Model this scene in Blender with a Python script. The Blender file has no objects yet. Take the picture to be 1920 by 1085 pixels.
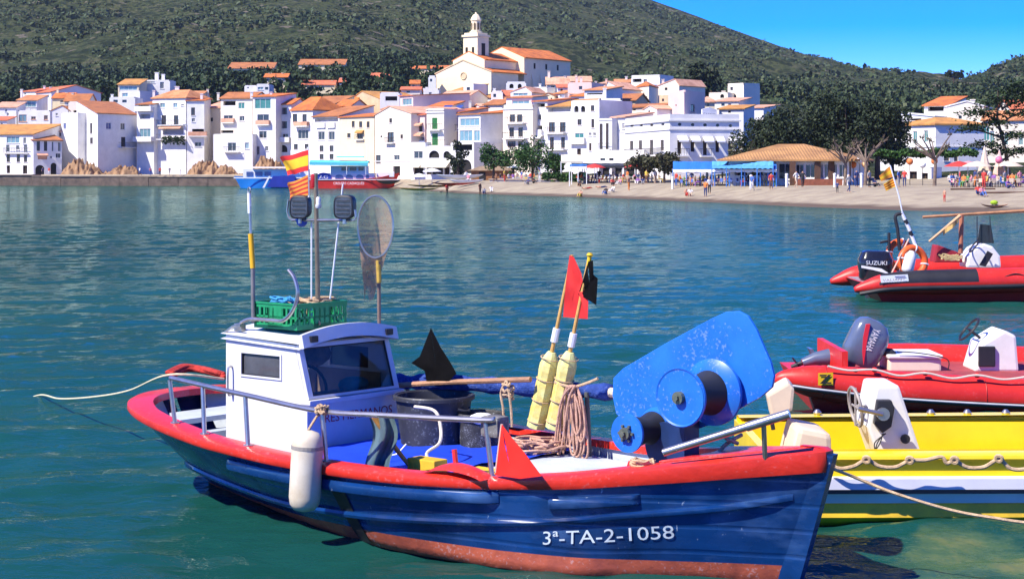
import bpy, bmesh, math, random
from mathutils import Vector, Matrix, noise
R=math.radians
# ---------------------------------------------------------------- camera, sky, sun, exposure
F=3400.0; H=3.2; Y0=318.0; KY=F/1920.0        # k = metres of view width at that depth; real depth = k*KY
sc=bpy.context.scene; col=sc.collection
cam=bpy.data.cameras.new('camera'); camo=bpy.data.objects.new('camera',cam); col.objects.link(camo)
camo.location=(0,0,H); camo.rotation_euler=(R(90),0,0)
cam.sensor_width=36; cam.lens=36*F/1920; cam.shift_y=-(542.5-Y0)/1920; cam.clip_end=9000; cam.clip_start=.1
sc.camera=camo
SUN=Vector((-1.5,-1.0,2.1)).normalized()
wd=bpy.data.worlds.new('World'); sc.world=wd; wd.use_nodes=True
nt=wd.node_tree; nt.nodes.clear()
sky=nt.nodes.new('ShaderNodeTexSky'); sky.sky_type='NISHITA'; sky.sun_disc=False
sky.sun_elevation=math.asin(SUN.z); sky.sun_rotation=math.atan2(SUN.x,SUN.y)
sky.air_density=1.0; sky.dust_density=0.0; sky.ozone_density=7.0; sky.altitude=3500
hs=nt.nodes.new('ShaderNodeHueSaturation'); hs.inputs['Hue'].default_value=.524; hs.inputs['Saturation'].default_value=1.5; hs.inputs['Value'].default_value=1.0
tint=nt.nodes.new('ShaderNodeMixRGB'); tint.blend_type='MULTIPLY'; tint.inputs[0].default_value=1; tint.inputs[2].default_value=(.95,.92,1.05,1)
bg=nt.nodes.new('ShaderNodeBackground'); bg.inputs[1].default_value=0.115
wo=nt.nodes.new('ShaderNodeOutputWorld')
nt.links.new(sky.outputs[0],hs.inputs['Color']); nt.links.new(hs.outputs[0],tint.inputs[1]); nt.links.new(tint.outputs[0],bg.inputs[0]); nt.links.new(bg.outputs[0],wo.inputs[0])
sl=bpy.data.lights.new('sun','SUN'); sl.energy=3.5; sl.angle=R(.5); sl.color=(1,.93,.80)
slo=bpy.data.objects.new('sun',sl); col.objects.link(slo); slo.rotation_euler=SUN.to_track_quat('Z','Y').to_euler()
sc.view_settings.view_transform='Standard'; sc.view_settings.look='None'; sc.view_settings.gamma=1
sc.view_settings.exposure=1.36
sc.cycles.max_bounces=6; sc.cycles.diffuse_bounces=3; sc.cycles.glossy_bounces=3; sc.cycles.transparent_max_bounces=12
sc.cycles.caustics_reflective=False; sc.cycles.caustics_refractive=False; sc.cycles.use_denoising=True

def W(px,py,k): return Vector(((px-960)/1920*k, k*KY, H-(py-Y0)/1920*k))
def XY(px,k): return Vector(((px-960)/1920*k, k*KY))
def zpy(py,k): return H-(py-Y0)/1920*k
def lin(c): return tuple(((x/255)/12.92 if x/255<=.04045 else ((x/255+.055)/1.055)**2.4) for x in c)

# ---------------------------------------------------------------- materials
MATS={}
def M(name,c,rough=.6,var=.15,scale=4,bump=0,bscale=30,metal=0,spec=.4,c2=None,dirt=0,coat=0,sheen=0,alpha=1):
    if name in MATS: return MATS[name]
    m=bpy.data.materials.new(name); m.use_nodes=True; n=m.node_tree; p=n.nodes['Principled BSDF']; L=n.links.new
    c=lin(c) if max(c)>1 else c
    tc=n.nodes.new('ShaderNodeTexCoord')
    nz=n.nodes.new('ShaderNodeTexNoise'); nz.inputs['Scale'].default_value=scale; nz.inputs['Detail'].default_value=5; nz.inputs['Roughness'].default_value=.65
    L(tc.outputs['Object'],nz.inputs['Vector'])
    rp=n.nodes.new('ShaderNodeValToRGB'); e=rp.color_ramp.elements
    d=lin(c2) if c2 and max(c2)>1 else (c2 or tuple(x*(1-2*var) for x in c))
    e[0].position=.3; e[1].position=.68 if not c2 else .6
    e[0].color=(*d,1); e[1].color=(*(tuple(min(1,x*(1+var*.4)) for x in c)),1)
    L(nz.outputs['Fac'],rp.inputs[0]); last=rp.outputs[0]
    if dirt:
        n2=n.nodes.new('ShaderNodeTexNoise'); n2.inputs['Scale'].default_value=scale*13; n2.inputs['Detail'].default_value=8
        L(tc.outputs['Object'],n2.inputs['Vector'])
        r2=n.nodes.new('ShaderNodeValToRGB'); r2.color_ramp.elements[0].position=.88; r2.color_ramp.elements[1].position=.99
        r2.color_ramp.elements[1].color=(dirt,)*3+(1,)
        mk=n.nodes.new('ShaderNodeMath'); mk.operation='MULTIPLY_ADD'; L(nz.outputs['Fac'],mk.inputs[0]); mk.inputs[1].default_value=.55; L(n2.outputs['Fac'],mk.inputs[2]); L(mk.outputs[0],r2.inputs[0])
        mx=n.nodes.new('ShaderNodeMixRGB'); mx.inputs[2].default_value=(.55,.6,.66,1); L(r2.outputs[0],mx.inputs[0]); L(last,mx.inputs[1]); last=mx.outputs[0]
    L(last,p.inputs['Base Color'])
    p.inputs['Roughness'].default_value=rough; p.inputs['Metallic'].default_value=metal; p.inputs['Specular IOR Level'].default_value=spec
    if coat: p.inputs['Coat Weight'].default_value=coat; p.inputs['Coat Roughness'].default_value=.15
    if alpha<1: p.inputs['Alpha'].default_value=alpha
    if bump:
        nb=n.nodes.new('ShaderNodeTexNoise'); nb.inputs['Scale'].default_value=bscale; nb.inputs['Detail'].default_value=6
        L(tc.outputs['Object'],nb.inputs['Vector'])
        bp=n.nodes.new('ShaderNodeBump'); bp.inputs['Strength'].default_value=min(1,bump); bp.inputs['Distance'].default_value=.02 if bump<=1 else bump*.02
        L(nb.outputs['Fac'],bp.inputs['Height']); L(bp.outputs[0],p.inputs['Normal'])
    MATS[name]=m; return m
def leafmat(name,c1,c2,c3=None):
    if name in MATS: return MATS[name]
    m=bpy.data.materials.new(name); m.use_nodes=True; n=m.node_tree; p=n.nodes['Principled BSDF']; L=n.links.new
    g=n.nodes.new('ShaderNodeNewGeometry'); r=n.nodes.new('ShaderNodeValToRGB')
    r.color_ramp.elements[0].color=(*c1,1); r.color_ramp.elements[1].color=(*c2,1)
    if c3: x=r.color_ramp.elements.new(.85); x.color=(*c2,1); r.color_ramp.elements[2].color=(*c3,1)
    L(g.outputs['Random Per Island'],r.inputs[0]); L(r.outputs[0],p.inputs['Base Color'])
    p.inputs['Roughness'].default_value=.65; p.inputs['Specular IOR Level'].default_value=.25
    MATS[name]=m; return m
# plain palette
white=M('white_plaster',(.78,.76,.73),.8,.10,.35,bump=.25,bscale=3)
cream=M('cream_plaster',(.74,.63,.42),.8,.07,.35,bump=.25,bscale=3)
warm=M('warm_white_plaster',(.76,.68,.56),.8,.06,.35,bump=.25,bscale=3)
pinkw=M('pink_plaster',(.74,.54,.48),.8,.06,.35,bump=.25,bscale=3)
greyw=M('grey_plaster',(.66,.65,.66),.8,.06,.35,bump=.25,bscale=3)
buff=M('buff_stone',(.62,.46,.28),.85,.15,.4,bump=.4,bscale=3)
churchw=M('church_plaster',(.82,.69,.46),.85,.06,.25,bump=.3,bscale=2)
def roofmat(name,c,c2):
    m=M(name,c,.85,.2,.5,c2=c2); n=m.node_tree; L=n.links.new; p=n.nodes['Principled BSDF']
    uv=n.nodes.new('ShaderNodeUVMap'); w=n.nodes.new('ShaderNodeTexWave'); w.inputs['Scale'].default_value=.95; w.inputs['Distortion'].default_value=.6; w.inputs['Detail'].default_value=2
    L(uv.outputs[0],w.inputs['Vector']); b=n.nodes.new('ShaderNodeBump'); b.inputs['Strength'].default_value=.7; b.inputs['Distance'].default_value=.07
    L(w.outputs['Fac'],b.inputs['Height']); L(b.outputs[0],p.inputs['Normal']); return m
tile_o=roofmat('orange_tile',(.56,.165,.035),(.32,.09,.03))
tile_r=roofmat('red_tile',(.58,.16,.07),(.36,.10,.05))
tile_y=roofmat('ochre_tile',(.50,.24,.06),(.30,.14,.045))
tile_p=roofmat('pale_tile',(.62,.34,.22),(.42,.20,.12))
tile_b=roofmat('brown_tile',(.40,.15,.05),(.24,.09,.035)); tile_s=roofmat('sun_bleached_tile',(.55,.24,.10),(.36,.13,.05)); tile_t=roofmat('tan_tile',(.38,.20,.075),(.24,.12,.05))
glass=M('window_glass',(.035,.045,.06),.12,.3,.5,spec=.6)
glassb=M('blue_glass',(.16,.30,.36),.1,.2,.5,spec=.7)
glassv=M('deep_blue_glass',(.05,.09,.30),.15,.2,.5,spec=.6)
darkin=M('dark_interior',(.02,.018,.018),.9,.3,.6)  # near-black sheet behind openings, their unlit depth put into the colour
shade=M('loggia_wall',(.62,.56,.58),.8,.08,.5)  # recess shade toned into the back wall colour
framew=M('window_frame_paint',(.72,.70,.67),.6,.06)
brown=M('brown_wood',(.12,.06,.035),.7,.2,3)
green=M('green_shutter',(.03,.20,.05),.6,.15,2)
teal=M('teal_shutter',(.05,.22,.22),.6,.15,2)
iron=M('iron_railing',(.05,.045,.045),.6,.2)
stone=M('rock',(.31,.19,.10),.9,.3,.35,bump=1,bscale=1.2,c2=(.17,.09,.045))
quaym=M('quay_stone',(.16,.115,.085),.9,.3,.8,bump=1,bscale=2,c2=(.07,.055,.045))
concrete=M('concrete',(.50,.46,.42),.85,.1,.6,bump=.5,bscale=4)
steel=M('steel',(.45,.43,.42),.32,.12,9,metal=.85)
wood=M('pole_wood',(.46,.22,.10),.65,.2,6,bump=.4)
rope=M('rope',(.60,.42,.25),.9,.2,20,bump=.6,bscale=120)
ropep=M('pink_rope',(.62,.36,.26),.9,.25,20,bump=.6,bscale=120)
whitep=M('white_paint',(.80,.80,.80),.35,.04,2,coat=.25)
black=M('black_plastic',(.018,.018,.022),.45,.2,5)
skinm=M('skin',(.50,.27,.17),.6,.08,3)

# ---------------------------------------------------------------- mesh builder
class MB:
    def __init__(s): s.v=[];s.f=[];s.m=[];s.uv={}
    def vt(s,*p): s.v.append(Vector(p) if len(p)==3 else Vector(p[0])); return len(s.v)-1
    def face(s,pts,mi=0,uv=None):
        i=[s.vt(p) for p in pts]; s.f.append(i); s.m.append(mi)
        if uv: s.uv[len(s.f)-1]=uv
        return s
    def box(s,a,b,mi=0,mat=None):
        x0,y0,z0=a;x1,y1,z1=b
        P=[Vector(p) for p in((x0,y0,z0),(x1,y0,z0),(x1,y1,z0),(x0,y1,z0),(x0,y0,z1),(x1,y0,z1),(x1,y1,z1),(x0,y1,z1))]
        if mat: P=[mat@p for p in P]
        o=len(s.v); s.v+=P
        for q in((0,3,2,1),(4,5,6,7),(0,1,5,4),(1,2,6,5),(2,3,7,6),(3,0,4,7)): s.f.append([o+i for i in q]); s.m.append(mi)
        return s
    def prism(s,poly,d,mi=0):          # poly: list of Vector, extruded by d
        n=len(poly); o=len(s.v); d=Vector(d); s.v+=[Vector(p) for p in poly]+[Vector(p)+d for p in poly]
        s.f.append([o+i for i in range(n)][::-1]); s.m.append(mi); s.f.append([o+n+i for i in range(n)]); s.m.append(mi)
        for i in range(n): j=(i+1)%n; s.f.append([o+i,o+j,o+n+j,o+n+i]); s.m.append(mi)
        return s
    def tube(s,path,r,n=8,mi=0,cap=True):
        P=[Vector(p) for p in path]; rr=r if isinstance(r,(list,tuple)) else [r]*len(P)
        o=len(s.v); up=None
        for i,p in enumerate(P):
            t=(P[min(i+1,len(P)-1)]-P[max(i-1,0)]).normalized()
            if up is None: up=Vector((0,0,1)) if abs(t.z)<.9 else Vector((1,0,0))
            a=(up-t*up.dot(t))
            a=a.normalized() if a.length>1e-6 else t.orthogonal().normalized()
            up=a; b=t.cross(a)
            for j in range(n):
                q=2*math.pi*j/n; s.v.append(p+(a*math.cos(q)+b*math.sin(q))*rr[i])
        for i in range(len(P)-1):
            for j in range(n):
                k=(j+1)%n; s.f.append([o+i*n+j,o+i*n+k,o+(i+1)*n+k,o+(i+1)*n+j]); s.m.append(mi)
        if cap:
            s.f.append([o+j for j in range(n)][::-1]); s.m.append(mi)
            s.f.append([o+(len(P)-1)*n+j for j in range(n)]); s.m.append(mi)
        return s
    def lathe(s,prof,c=(0,0,0),ax=(0,0,1),n=20,mi=0,cap=True):  # prof: (r,h)
        ax=Vector(ax).normalized(); a=ax.orthogonal().normalized(); b=ax.cross(a); c=Vector(c); o=len(s.v)
        for r,h in prof:
            for j in range(n):
                q=2*math.pi*j/n; s.v.append(c+ax*h+(a*math.cos(q)+b*math.sin(q))*r)
        for i in range(len(prof)-1):
            for j in range(n):
                k=(j+1)%n; s.f.append([o+i*n+j,o+i*n+k,o+(i+1)*n+k,o+(i+1)*n+j]); s.m.append(mi)
        if cap:
            s.f.append([o+j for j in range(n)][::-1]); s.m.append(mi)
            s.f.append([o+(len(prof)-1)*n+j for j in range(n)]); s.m.append(mi)
        return s
    def grid(s,fn,nu,nv,mi=0,flip=False,closeu=False):
        o=len(s.v)
        for i in range(nu):
            for j in range(nv): s.v.append(Vector(fn(i/(nu-1) if not closeu else i/nu,j/(nv-1))))
        for i in range(nu if closeu else nu-1):
            for j in range(nv-1):
                q=[o+i*nv+j,o+((i+1)%nu)*nv+j,o+((i+1)%nu)*nv+j+1,o+i*nv+j+1]
                s.f.append(q[::-1] if flip else q); s.m.append(mi)
        return s
    def sphere(s,c,r,nu=10,nv=7,mi=0,sc=(1,1,1)):
        prof=[]
        c=Vector(c); return s.grid(lambda u,v:(c.x+sc[0]*r*math.sin(math.pi*max(.02,min(.98,v)))*math.cos(2*math.pi*u),c.y+sc[1]*r*math.sin(math.pi*max(.02,min(.98,v)))*math.sin(2*math.pi*u),c.z-sc[2]*r*math.cos(math.pi*v)),nu,nv,mi,closeu=True)
    def torus(s,c,R_,r,ax=(0,0,1),n=20,m=8,mi=0):
        ax=Vector(ax).normalized(); a=ax.orthogonal().normalized(); b=ax.cross(a); c=Vector(c); o=len(s.v)
        for i in range(n):
            q=2*math.pi*i/n; d=a*math.cos(q)+b*math.sin(q)
            for j in range(m):
                w=2*math.pi*j/m; s.v.append(c+d*(R_+r*math.cos(w))+ax*r*math.sin(w))
        for i in range(n):
            for j in range(m): s.f.append([o+i*m+j,o+((i+1)%n)*m+j,o+((i+1)%n)*m+(j+1)%m,o+i*m+(j+1)%m]); s.m.append(mi)
        return s
    def build(s,name,mat,parent=None,origin=None,smooth=False,bevel=0,recalc=True,merge=False):
        me=bpy.data.meshes.new(name); og=Vector(origin) if origin is not None else Vector((0,0,0))
        me.from_pydata([p-og for p in s.v],[],s.f)
        for mm in (mat if isinstance(mat,(list,tuple)) else [mat]): me.materials.append(mm)
        me.polygons.foreach_set('material_index',s.m)
        if s.uv:
            l=me.uv_layers.new(name='UVMap')
            for fi,u in s.uv.items():
                for k,li in enumerate(me.polygons[fi].loop_indices): l.data[li].uv=u[k]
        if recalc or merge:
            bm=bmesh.new(); bm.from_mesh(me)
            if merge: bmesh.ops.remove_doubles(bm,verts=bm.verts,dist=.0005)
            if recalc: bmesh.ops.recalc_face_normals(bm,faces=bm.faces)
            if bevel: bmesh.ops.bevel(bm,geom=[e for e in bm.edges if e.is_manifold and e.calc_face_angle(0)>.6],offset=bevel,segments=2,affect='EDGES',profile=.6)
            bm.to_mesh(me); bm.free()
        if smooth:
            me.polygons.foreach_set('use_smooth',[True]*len(me.polygons))
            if smooth!='all': me.set_sharp_from_angle(angle=R(42))
        me.update()
        o=bpy.data.objects.new(name,me); col.objects.link(o)
        if parent: o.parent=parent
        elif origin is not None: o.location=og
        return o
def tag(o,label=None,cat=None,group=None,kind=None):
    if label:o['label']=label
    if cat:o['category']=cat
    if group:o['group']=group
    if kind:o['kind']=kind
    return o
def thing(name,label,cat,loc=(0,0,0),rz=0,group=None):
    o=bpy.data.objects.new(name,None); o.empty_display_size=.2; col.objects.link(o); o.location=loc; o.rotation_euler=(0,0,rz)
    return tag(o,label,cat,group)
def copy_tree(o,parent=None):
    c=o.copy(); col.objects.link(c); c.parent=parent
    for ch in o.children: copy_tree(ch,c)
    return c
def spline(pts,n=6):
    P=[Vector(p) for p in pts]; out=[]
    for i in range(len(P)-1):
        p0=P[max(i-1,0)];p1=P[i];p2=P[i+1];p3=P[min(i+2,len(P)-1)]
        for j in range(n):
            t=j/n; out.append(.5*((2*p1)+(p2-p0)*t+(2*p0-5*p1+4*p2-p3)*t*t+(3*p1-p0-3*p2+p3)*t**3))
    out.append(P[-1]); return out
def interp(tab,x):
    if x<=tab[0][0]: return tab[0][1]
    for (a,b),(c,d) in zip(tab,tab[1:]):
        if x<=c: return b+(d-b)*(x-a)/(c-a)
    return tab[-1][1]
def smooth_tab(tab):      # monotone-ish cubic through table
    xs=[t[0] for t in tab]; ys=[t[1] for t in tab]; n=len(xs)
    sl_=[(ys[i+1]-ys[i])/(xs[i+1]-xs[i]) for i in range(n-1)]
    m=[sl_[0]]+[0 if sl_[i-1]*sl_[i]<=0 else 2*sl_[i-1]*sl_[i]/(sl_[i-1]+sl_[i]) for i in range(1,n-1)]+[sl_[-1]]
    def f(x):
        x=max(xs[0],min(xs[-1],x))
        for i in range(n-1):
            if x<=xs[i+1]:
                h=xs[i+1]-xs[i]; t=(x-xs[i])/h
                return (2*t**3-3*t*t+1)*ys[i]+(t**3-2*t*t+t)*h*m[i]+(-2*t**3+3*t*t)*ys[i+1]+(t**3-t*t)*h*m[i+1]
    return f
def text_pts(body,size):   # triangulated letter mesh -> verts, faces in 2D
    c=bpy.data.curves.new('lettering','FONT'); c.body=body; c.size=size; c.resolution_u=3
    o=bpy.data.objects.new('lettering',c); col.objects.link(o); bpy.context.view_layer.update()
    me=o.evaluated_get(bpy.context.evaluated_depsgraph_get()).to_mesh()
    v=[x.co.copy() for x in me.vertices]; f=[list(p.vertices) for p in me.polygons]
    bpy.data.objects.remove(o); bpy.data.curves.remove(c); return v,f
def lettering(body,size,fn,mat,parent,origin=None,name='lettering',fit=None,bold=0):
    v,f=text_pts(body,size); x0=min(p.x for p in v); x1=max(p.x for p in v)
    m=MB(); k=(fit/(x1-x0)) if fit else 1
    m.v=[Vector(fn((p.x-x0)*k,p.y)) for p in v]; m.f=f; m.m=[0]*len(f)
    return m.build(name,mat,parent,origin,recalc=False)
# ---------------------------------------------------------------- land, water
D0t=[(-600,212),(0,205),(440,202),(600,186),(720,176),(765,164),(860,139),(960,128),(1100,118),(1300,102),(1500,88),(1700,80),(1920,75),(2500,62)]
def D0(px): return interp(D0t,px)
Gt=[(-600,200),(0,200),(200,192),(400,186),(600,182),(750,170),(870,180),(1000,180),(1150,172),(1300,176),(1450,195),(1600,222),(1750,222),(1920,214),(2500,214)]
Ht=[(-600,170),(0,165),(200,143),(400,128),(600,112),(700,120),(800,130),(900,150),(1100,160),(1300,160),(1450,165),(1600,166),(1690,165),(1800,168),(1920,168),(2500,168)]
Rt=[(-900,-560),(0,-330),(400,-250),(800,-150),(1100,-45),(1225,0),(1300,27),(1400,63),(1500,97),(1600,125),(1690,150),(1800,178),(2000,230),(2500,300)]
Rf=smooth_tab(Rt); Hf=smooth_tab(Ht); Gf=smooth_tab(Gt)
beach=[(0,0),(2,.15),(4,.4),(8,.95),(12,1.4),(16,1.5),(34,1.6),(45,2.3)]
quay_p=[(0,0),(.5,2.05),(1,2.2),(45,2.3)]
def ground(px,k):
    d=k-D0(px)
    if d<=0: return max(-4,.25*d)
    w=min(1,max(0,(px-590)/110)); w=w*w*(3-2*w)
    z=interp(quay_p,d)*(1-w)+interp(beach,d)*w
    kt=D0(px)+45
    if k>kt:
        zg=zpy(Gf(px),280); z=2.3+(zg-2.3)*min(1,(k-kt)/(280-kt))
        if k>280:
            y=interp([(280,Gf(px)),(420,Hf(px)),(1000,Rf(px)),(1500,Rf(px)+90)],k) if k<420 else None
            if k>=420:
                t=min(1,(k-420)/580); y=Hf(px)+(Rf(px)-Hf(px))*(t**.92) if k<=1000 else Rf(px)+90*(k-1000)/500
            z=zpy(y,k)
            p=XY(px,k); w2=min(1,(k-280)/200)*(1 if k<900 else max(.15,(1000-k)/100 if k<1000 else .15))
            z+=w2*(noise.fractal(Vector((p.x/140,p.y/140,.3)),.9,2,5)*11+noise.fractal(Vector((p.x/30,p.y/30,2)),.9,2,4)*2.2)
    return z
def landmat():
    m=bpy.data.materials.new('hillside_scrub'); m.use_nodes=True; n=m.node_tree; p=n.nodes['Principled BSDF']; L=n.links.new
    g=n.nodes.new('ShaderNodeNewGeometry')
    def nz(s,d=6):
        a=n.nodes.new('ShaderNodeTexNoise'); a.inputs['Scale'].default_value=s; a.inputs['Detail'].default_value=d; a.inputs['Roughness'].default_value=.7; L(g.outputs['Position'],a.inputs['Vector']); return a.outputs['Fac']
    def ramp(f,*st):
        r=n.nodes.new('ShaderNodeValToRGB'); e=r.color_ramp.elements
        while len(e)<len(st): e.new(.5)
        for x,(q,c) in zip(e,st): x.position=q; x.color=(*c,1)
        L(f,r.inputs[0]); return r.outputs[0]
    a=ramp(nz(.012),(.3,(.042,.070,.024)),(.5,(.075,.098,.036)),(.7,(.115,.115,.052)))
    b=ramp(nz(.11,10),(.38,(.020,.040,.013)),(.53,(.068,.080,.030)),(.66,(.15,.135,.085)))
    mx=n.nodes.new('ShaderNodeMixRGB'); mx.inputs[0].default_value=.6; L(a,mx.inputs[1]); L(b,mx.inputs[2])
    last=mx.outputs[0]
    for sc_,lo,hi,cc in((.16,.30,.48,(.016,.028,.011)),(.34,.26,.44,(.016,.026,.010)),(.09,.12,.22,(.20,.17,.13))):
        v=n.nodes.new('ShaderNodeTexVoronoi'); v.inputs['Scale'].default_value=sc_; v.inputs['Randomness'].default_value=1
        wn=n.nodes.new('ShaderNodeTexNoise'); wn.inputs['Scale'].default_value=sc_*2.2; wn.inputs['Detail'].default_value=4; L(g.outputs['Position'],wn.inputs['Vector'])
        ad=n.nodes.new('ShaderNodeVectorMath'); ad.operation='MULTIPLY_ADD'; L(wn.outputs['Color'],ad.inputs[0]); ad.inputs[1].default_value=(.7/sc_,)*3; L(g.outputs['Position'],ad.inputs[2]); L(ad.outputs[0],v.inputs['Vector'])
        cov=n.nodes.new('ShaderNodeMath'); cov.operation='MULTIPLY_ADD'; L(nz(sc_*.12,3),cov.inputs[0]); cov.inputs[1].default_value=.9; cov.inputs[2].default_value=-.45
        su=n.nodes.new('ShaderNodeMath'); su.operation='ADD'; L(v.outputs['Distance'],su.inputs[0]); L(cov.outputs[0],su.inputs[1])
        f=ramp(su.outputs[0],(lo,(.9,.9,.9)),(hi,(0,0,0)))
        m2=n.nodes.new('ShaderNodeMixRGB'); L(f,m2.inputs[0]); L(last,m2.inputs[1]); m2.inputs[2].default_value=(*cc,1); last=m2.outputs[0]
    L(last,p.inputs['Base Color'])
    p.inputs['Roughness'].default_value=.95; p.inputs['Specular IOR Level'].default_value=.1
    bp=n.nodes.new('ShaderNodeBump'); bp.inputs['Distance'].default_value=5; bp.inputs['Strength'].default_value=1; L(nz(.2,8),bp.inputs['Height']); L(bp.outputs[0],p.inputs['Normal'])
    return m
scrubland=landmat()
def sandmat():
    m=M('beach_sand',(.32,.27,.185),.95,.12,.5,bump=1.5,bscale=5,c2=(.22,.175,.125)); n=m.node_tree; L=n.links.new; p=n.nodes['Principled BSDF']
    g=n.nodes.new('ShaderNodeNewGeometry'); s=n.nodes.new('ShaderNodeSeparateXYZ'); L(g.outputs['Position'],s.inputs[0])
    nn=n.nodes.new('ShaderNodeTexNoise'); nn.inputs['Scale'].default_value=.3; L(g.outputs['Position'],nn.inputs['Vector'])
    ad=n.nodes.new('ShaderNodeMath'); ad.operation='MULTIPLY_ADD'; L(nn.outputs[0],ad.inputs[0]); ad.inputs[1].default_value=.3; L(s.outputs['Z'],ad.inputs[2])
    r=n.nodes.new('ShaderNodeValToRGB'); r.color_ramp.elements[0].position=.30; r.color_ramp.elements[1].position=.50; L(ad.outputs[0],r.inputs[0])
    mx=n.nodes.new('ShaderNodeMixRGB'); mx.inputs[1].default_value=(.10,.068,.042,1); old=p.inputs['Base Color'].links[0].from_socket
    L(r.outputs[0],mx.inputs[0]); L(old,mx.inputs[2]); L(mx.outputs[0],p.inputs['Base Color']); return m
sand=sandmat()
def land_sheet(name,ds,pxs,mat,off=0):
    m=MB(); n=len(ds(0)); 
    for px in pxs:
        for k in ds(px):
            p=XY(px,k); m.v.append(Vector((p.x,p.y,ground(px,k)+off)))
    for i in range(len(pxs)-1):
        for j in range(n-1): m.f.append([i*n+j,(i+1)*n+j,(i+1)*n+j+1,i*n+j+1]); m.m.append(0)
    return tag(m.build(name,mat,recalc=False,smooth='all'),kind='structure')
pxs=[-500+i*13 for i in range(int(2900/13))]
land_sheet('beach_ground',lambda px:[D0(px)+d for d in(-40,-15,-5,-1.5,0,.5,1,2,4,6,8,10,12,14,16,20,26,34,45)],pxs,sand)
land_sheet('town_hill',lambda px:[D0(px)+44.5+(282-D0(px)-44.5)*j/8 for j in range(9)],pxs,scrubland,-.02)
land_sheet('mountain',lambda px:[281+139*j/14 for j in range(14)]+[420+580*(j/46) for j in range(47)]+[1040,1120,1250,1500],pxs,scrubland)
# second hill on the right
R2=smooth_tab([(1500,330),(1600,215),(1690,172),(1760,158),(1830,141),(1870,123),(1920,104),(2050,55),(2300,10),(2700,10)])
def hill2(px,k):
    t=min(1,max(0,(k-380)/270)); y=190+(R2(px)-190)*t if k<=650 else R2(px)+60*(k-650)/200
    p=XY(px,k); return zpy(y,k)+(noise.fractal(Vector((p.x/40,p.y/40,5)),.9,2,5)*2.5 if k<640 else 0)
m=MB(); P2=[1560+i*14 for i in range(75)]; K2=[370+i*14 for i in range(21)]+[680,760,850]
for px in P2:
    for k in K2: p=XY(px,k); m.v.append(Vector((p.x,p.y,hill2(px,k))))
n=len(K2)
for i in range(len(P2)-1):
    for j in range(n-1): m.f.append([i*n+j,(i+1)*n+j,(i+1)*n+j+1,i*n+j+1]); m.m.append(0)
tag(m.build('right_hill',scrubland,recalc=False,smooth='all'),kind='structure')

def watermat():
    m=bpy.data.materials.new('harbour_water'); m.use_nodes=True; n=m.node_tree; n.nodes.clear(); L=n.links.new
    N=n.nodes.new; g=N('ShaderNodeNewGeometry'); out=N('ShaderNodeOutputMaterial')
    mp=N('ShaderNodeMapping'); L(g.outputs['Position'],mp.inputs[0])
    def nz(s,sx,sy,d=4,rot=0,rough=.6):
        q=N('ShaderNodeMapping'); q.inputs['Scale'].default_value=(sx,sy,1); q.inputs['Rotation'].default_value=(0,0,rot); L(g.outputs['Position'],q.inputs[0])
        a=N('ShaderNodeTexNoise'); a.inputs['Scale'].default_value=s; a.inputs['Detail'].default_value=d; a.inputs['Roughness'].default_value=rough; L(q.outputs[0],a.inputs['Vector']); return a.outputs['Fac']
    def math_(op,a,b):
        q=N('ShaderNodeMath'); q.operation=op
        for i,x in enumerate((a,b)):
            if isinstance(x,(int,float)): q.inputs[i].default_value=x
            else: L(x,q.inputs[i])
        return q.outputs[0]
    def ramp(f,*st):
        r=N('ShaderNodeValToRGB'); e=r.color_ramp.elements
        while len(e)<len(st): e.new(.5)
        for x,(q,c) in zip(e,st): x.position=q; x.color=(*c,1)
        L(f,r.inputs[0]); return r.outputs[0]
    # body colour: deep teal with weed patches, paler green over the shallow bottom near the quay (low x+y)
    body=ramp(nz(.05,1,.45,4,.2),(.3,(.005,.042,.037)),(.55,(.008,.066,.056)),(.75,(.018,.092,.074)))
    weed=ramp(nz(.9,1,.8,6),(.42,(.010,.052,.045)),(.55,(.055,.10,.05)),(.68,(.17,.16,.055)))
    sp=N('ShaderNodeSeparateXYZ'); L(g.outputs['Position'],sp.inputs[0])
    sh=math_('SUBTRACT',math_('MULTIPLY',sp.outputs[0],1.0),math_('MULTIPLY',math_('SUBTRACT',sp.outputs[1],12.0),.55))
    shf=ramp(math_('ADD',math_('MULTIPLY',sh,.5),math_('MULTIPLY',nz(.5,1,1),.6)),(.95,(0,0,0)),(1.0,(.85,.85,.85)))
    mx=N('ShaderNodeMixRGB'); L(shf,mx.inputs[0]); L(body,mx.inputs[1]); L(weed,mx.inputs[2])
    w1=nz(3.2,.8,1.2,4,.18,.6)
    bp=N('ShaderNodeBump'); bp.inputs['Distance'].default_value=.035; bp.inputs['Strength'].default_value=1; L(w1,bp.inputs['Height'])
    df=N('ShaderNodeBsdfDiffuse'); L(mx.outputs[0],df.inputs[0]); L(bp.outputs[0],df.inputs[1])
    gl=N('ShaderNodeBsdfGlossy'); gl.inputs['Roughness'].default_value=.06; gl.inputs[0].default_value=(.78,.94,.80,1); L(bp.outputs[0],gl.inputs['Normal'])
    fr=N('ShaderNodeFresnel'); fr.inputs['IOR'].default_value=1.33; L(bp.outputs[0],fr.inputs['Normal'])
    fm=math_('MULTIPLY',fr.outputs[0],.6)
    ms=N('ShaderNodeMixShader'); L(fm,ms.inputs[0]); L(df.outputs[0],ms.inputs[1]); L(gl.outputs[0],ms.inputs[2]); L(ms.outputs[0],out.inputs[0])
    return m
import numpy as np
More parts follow.
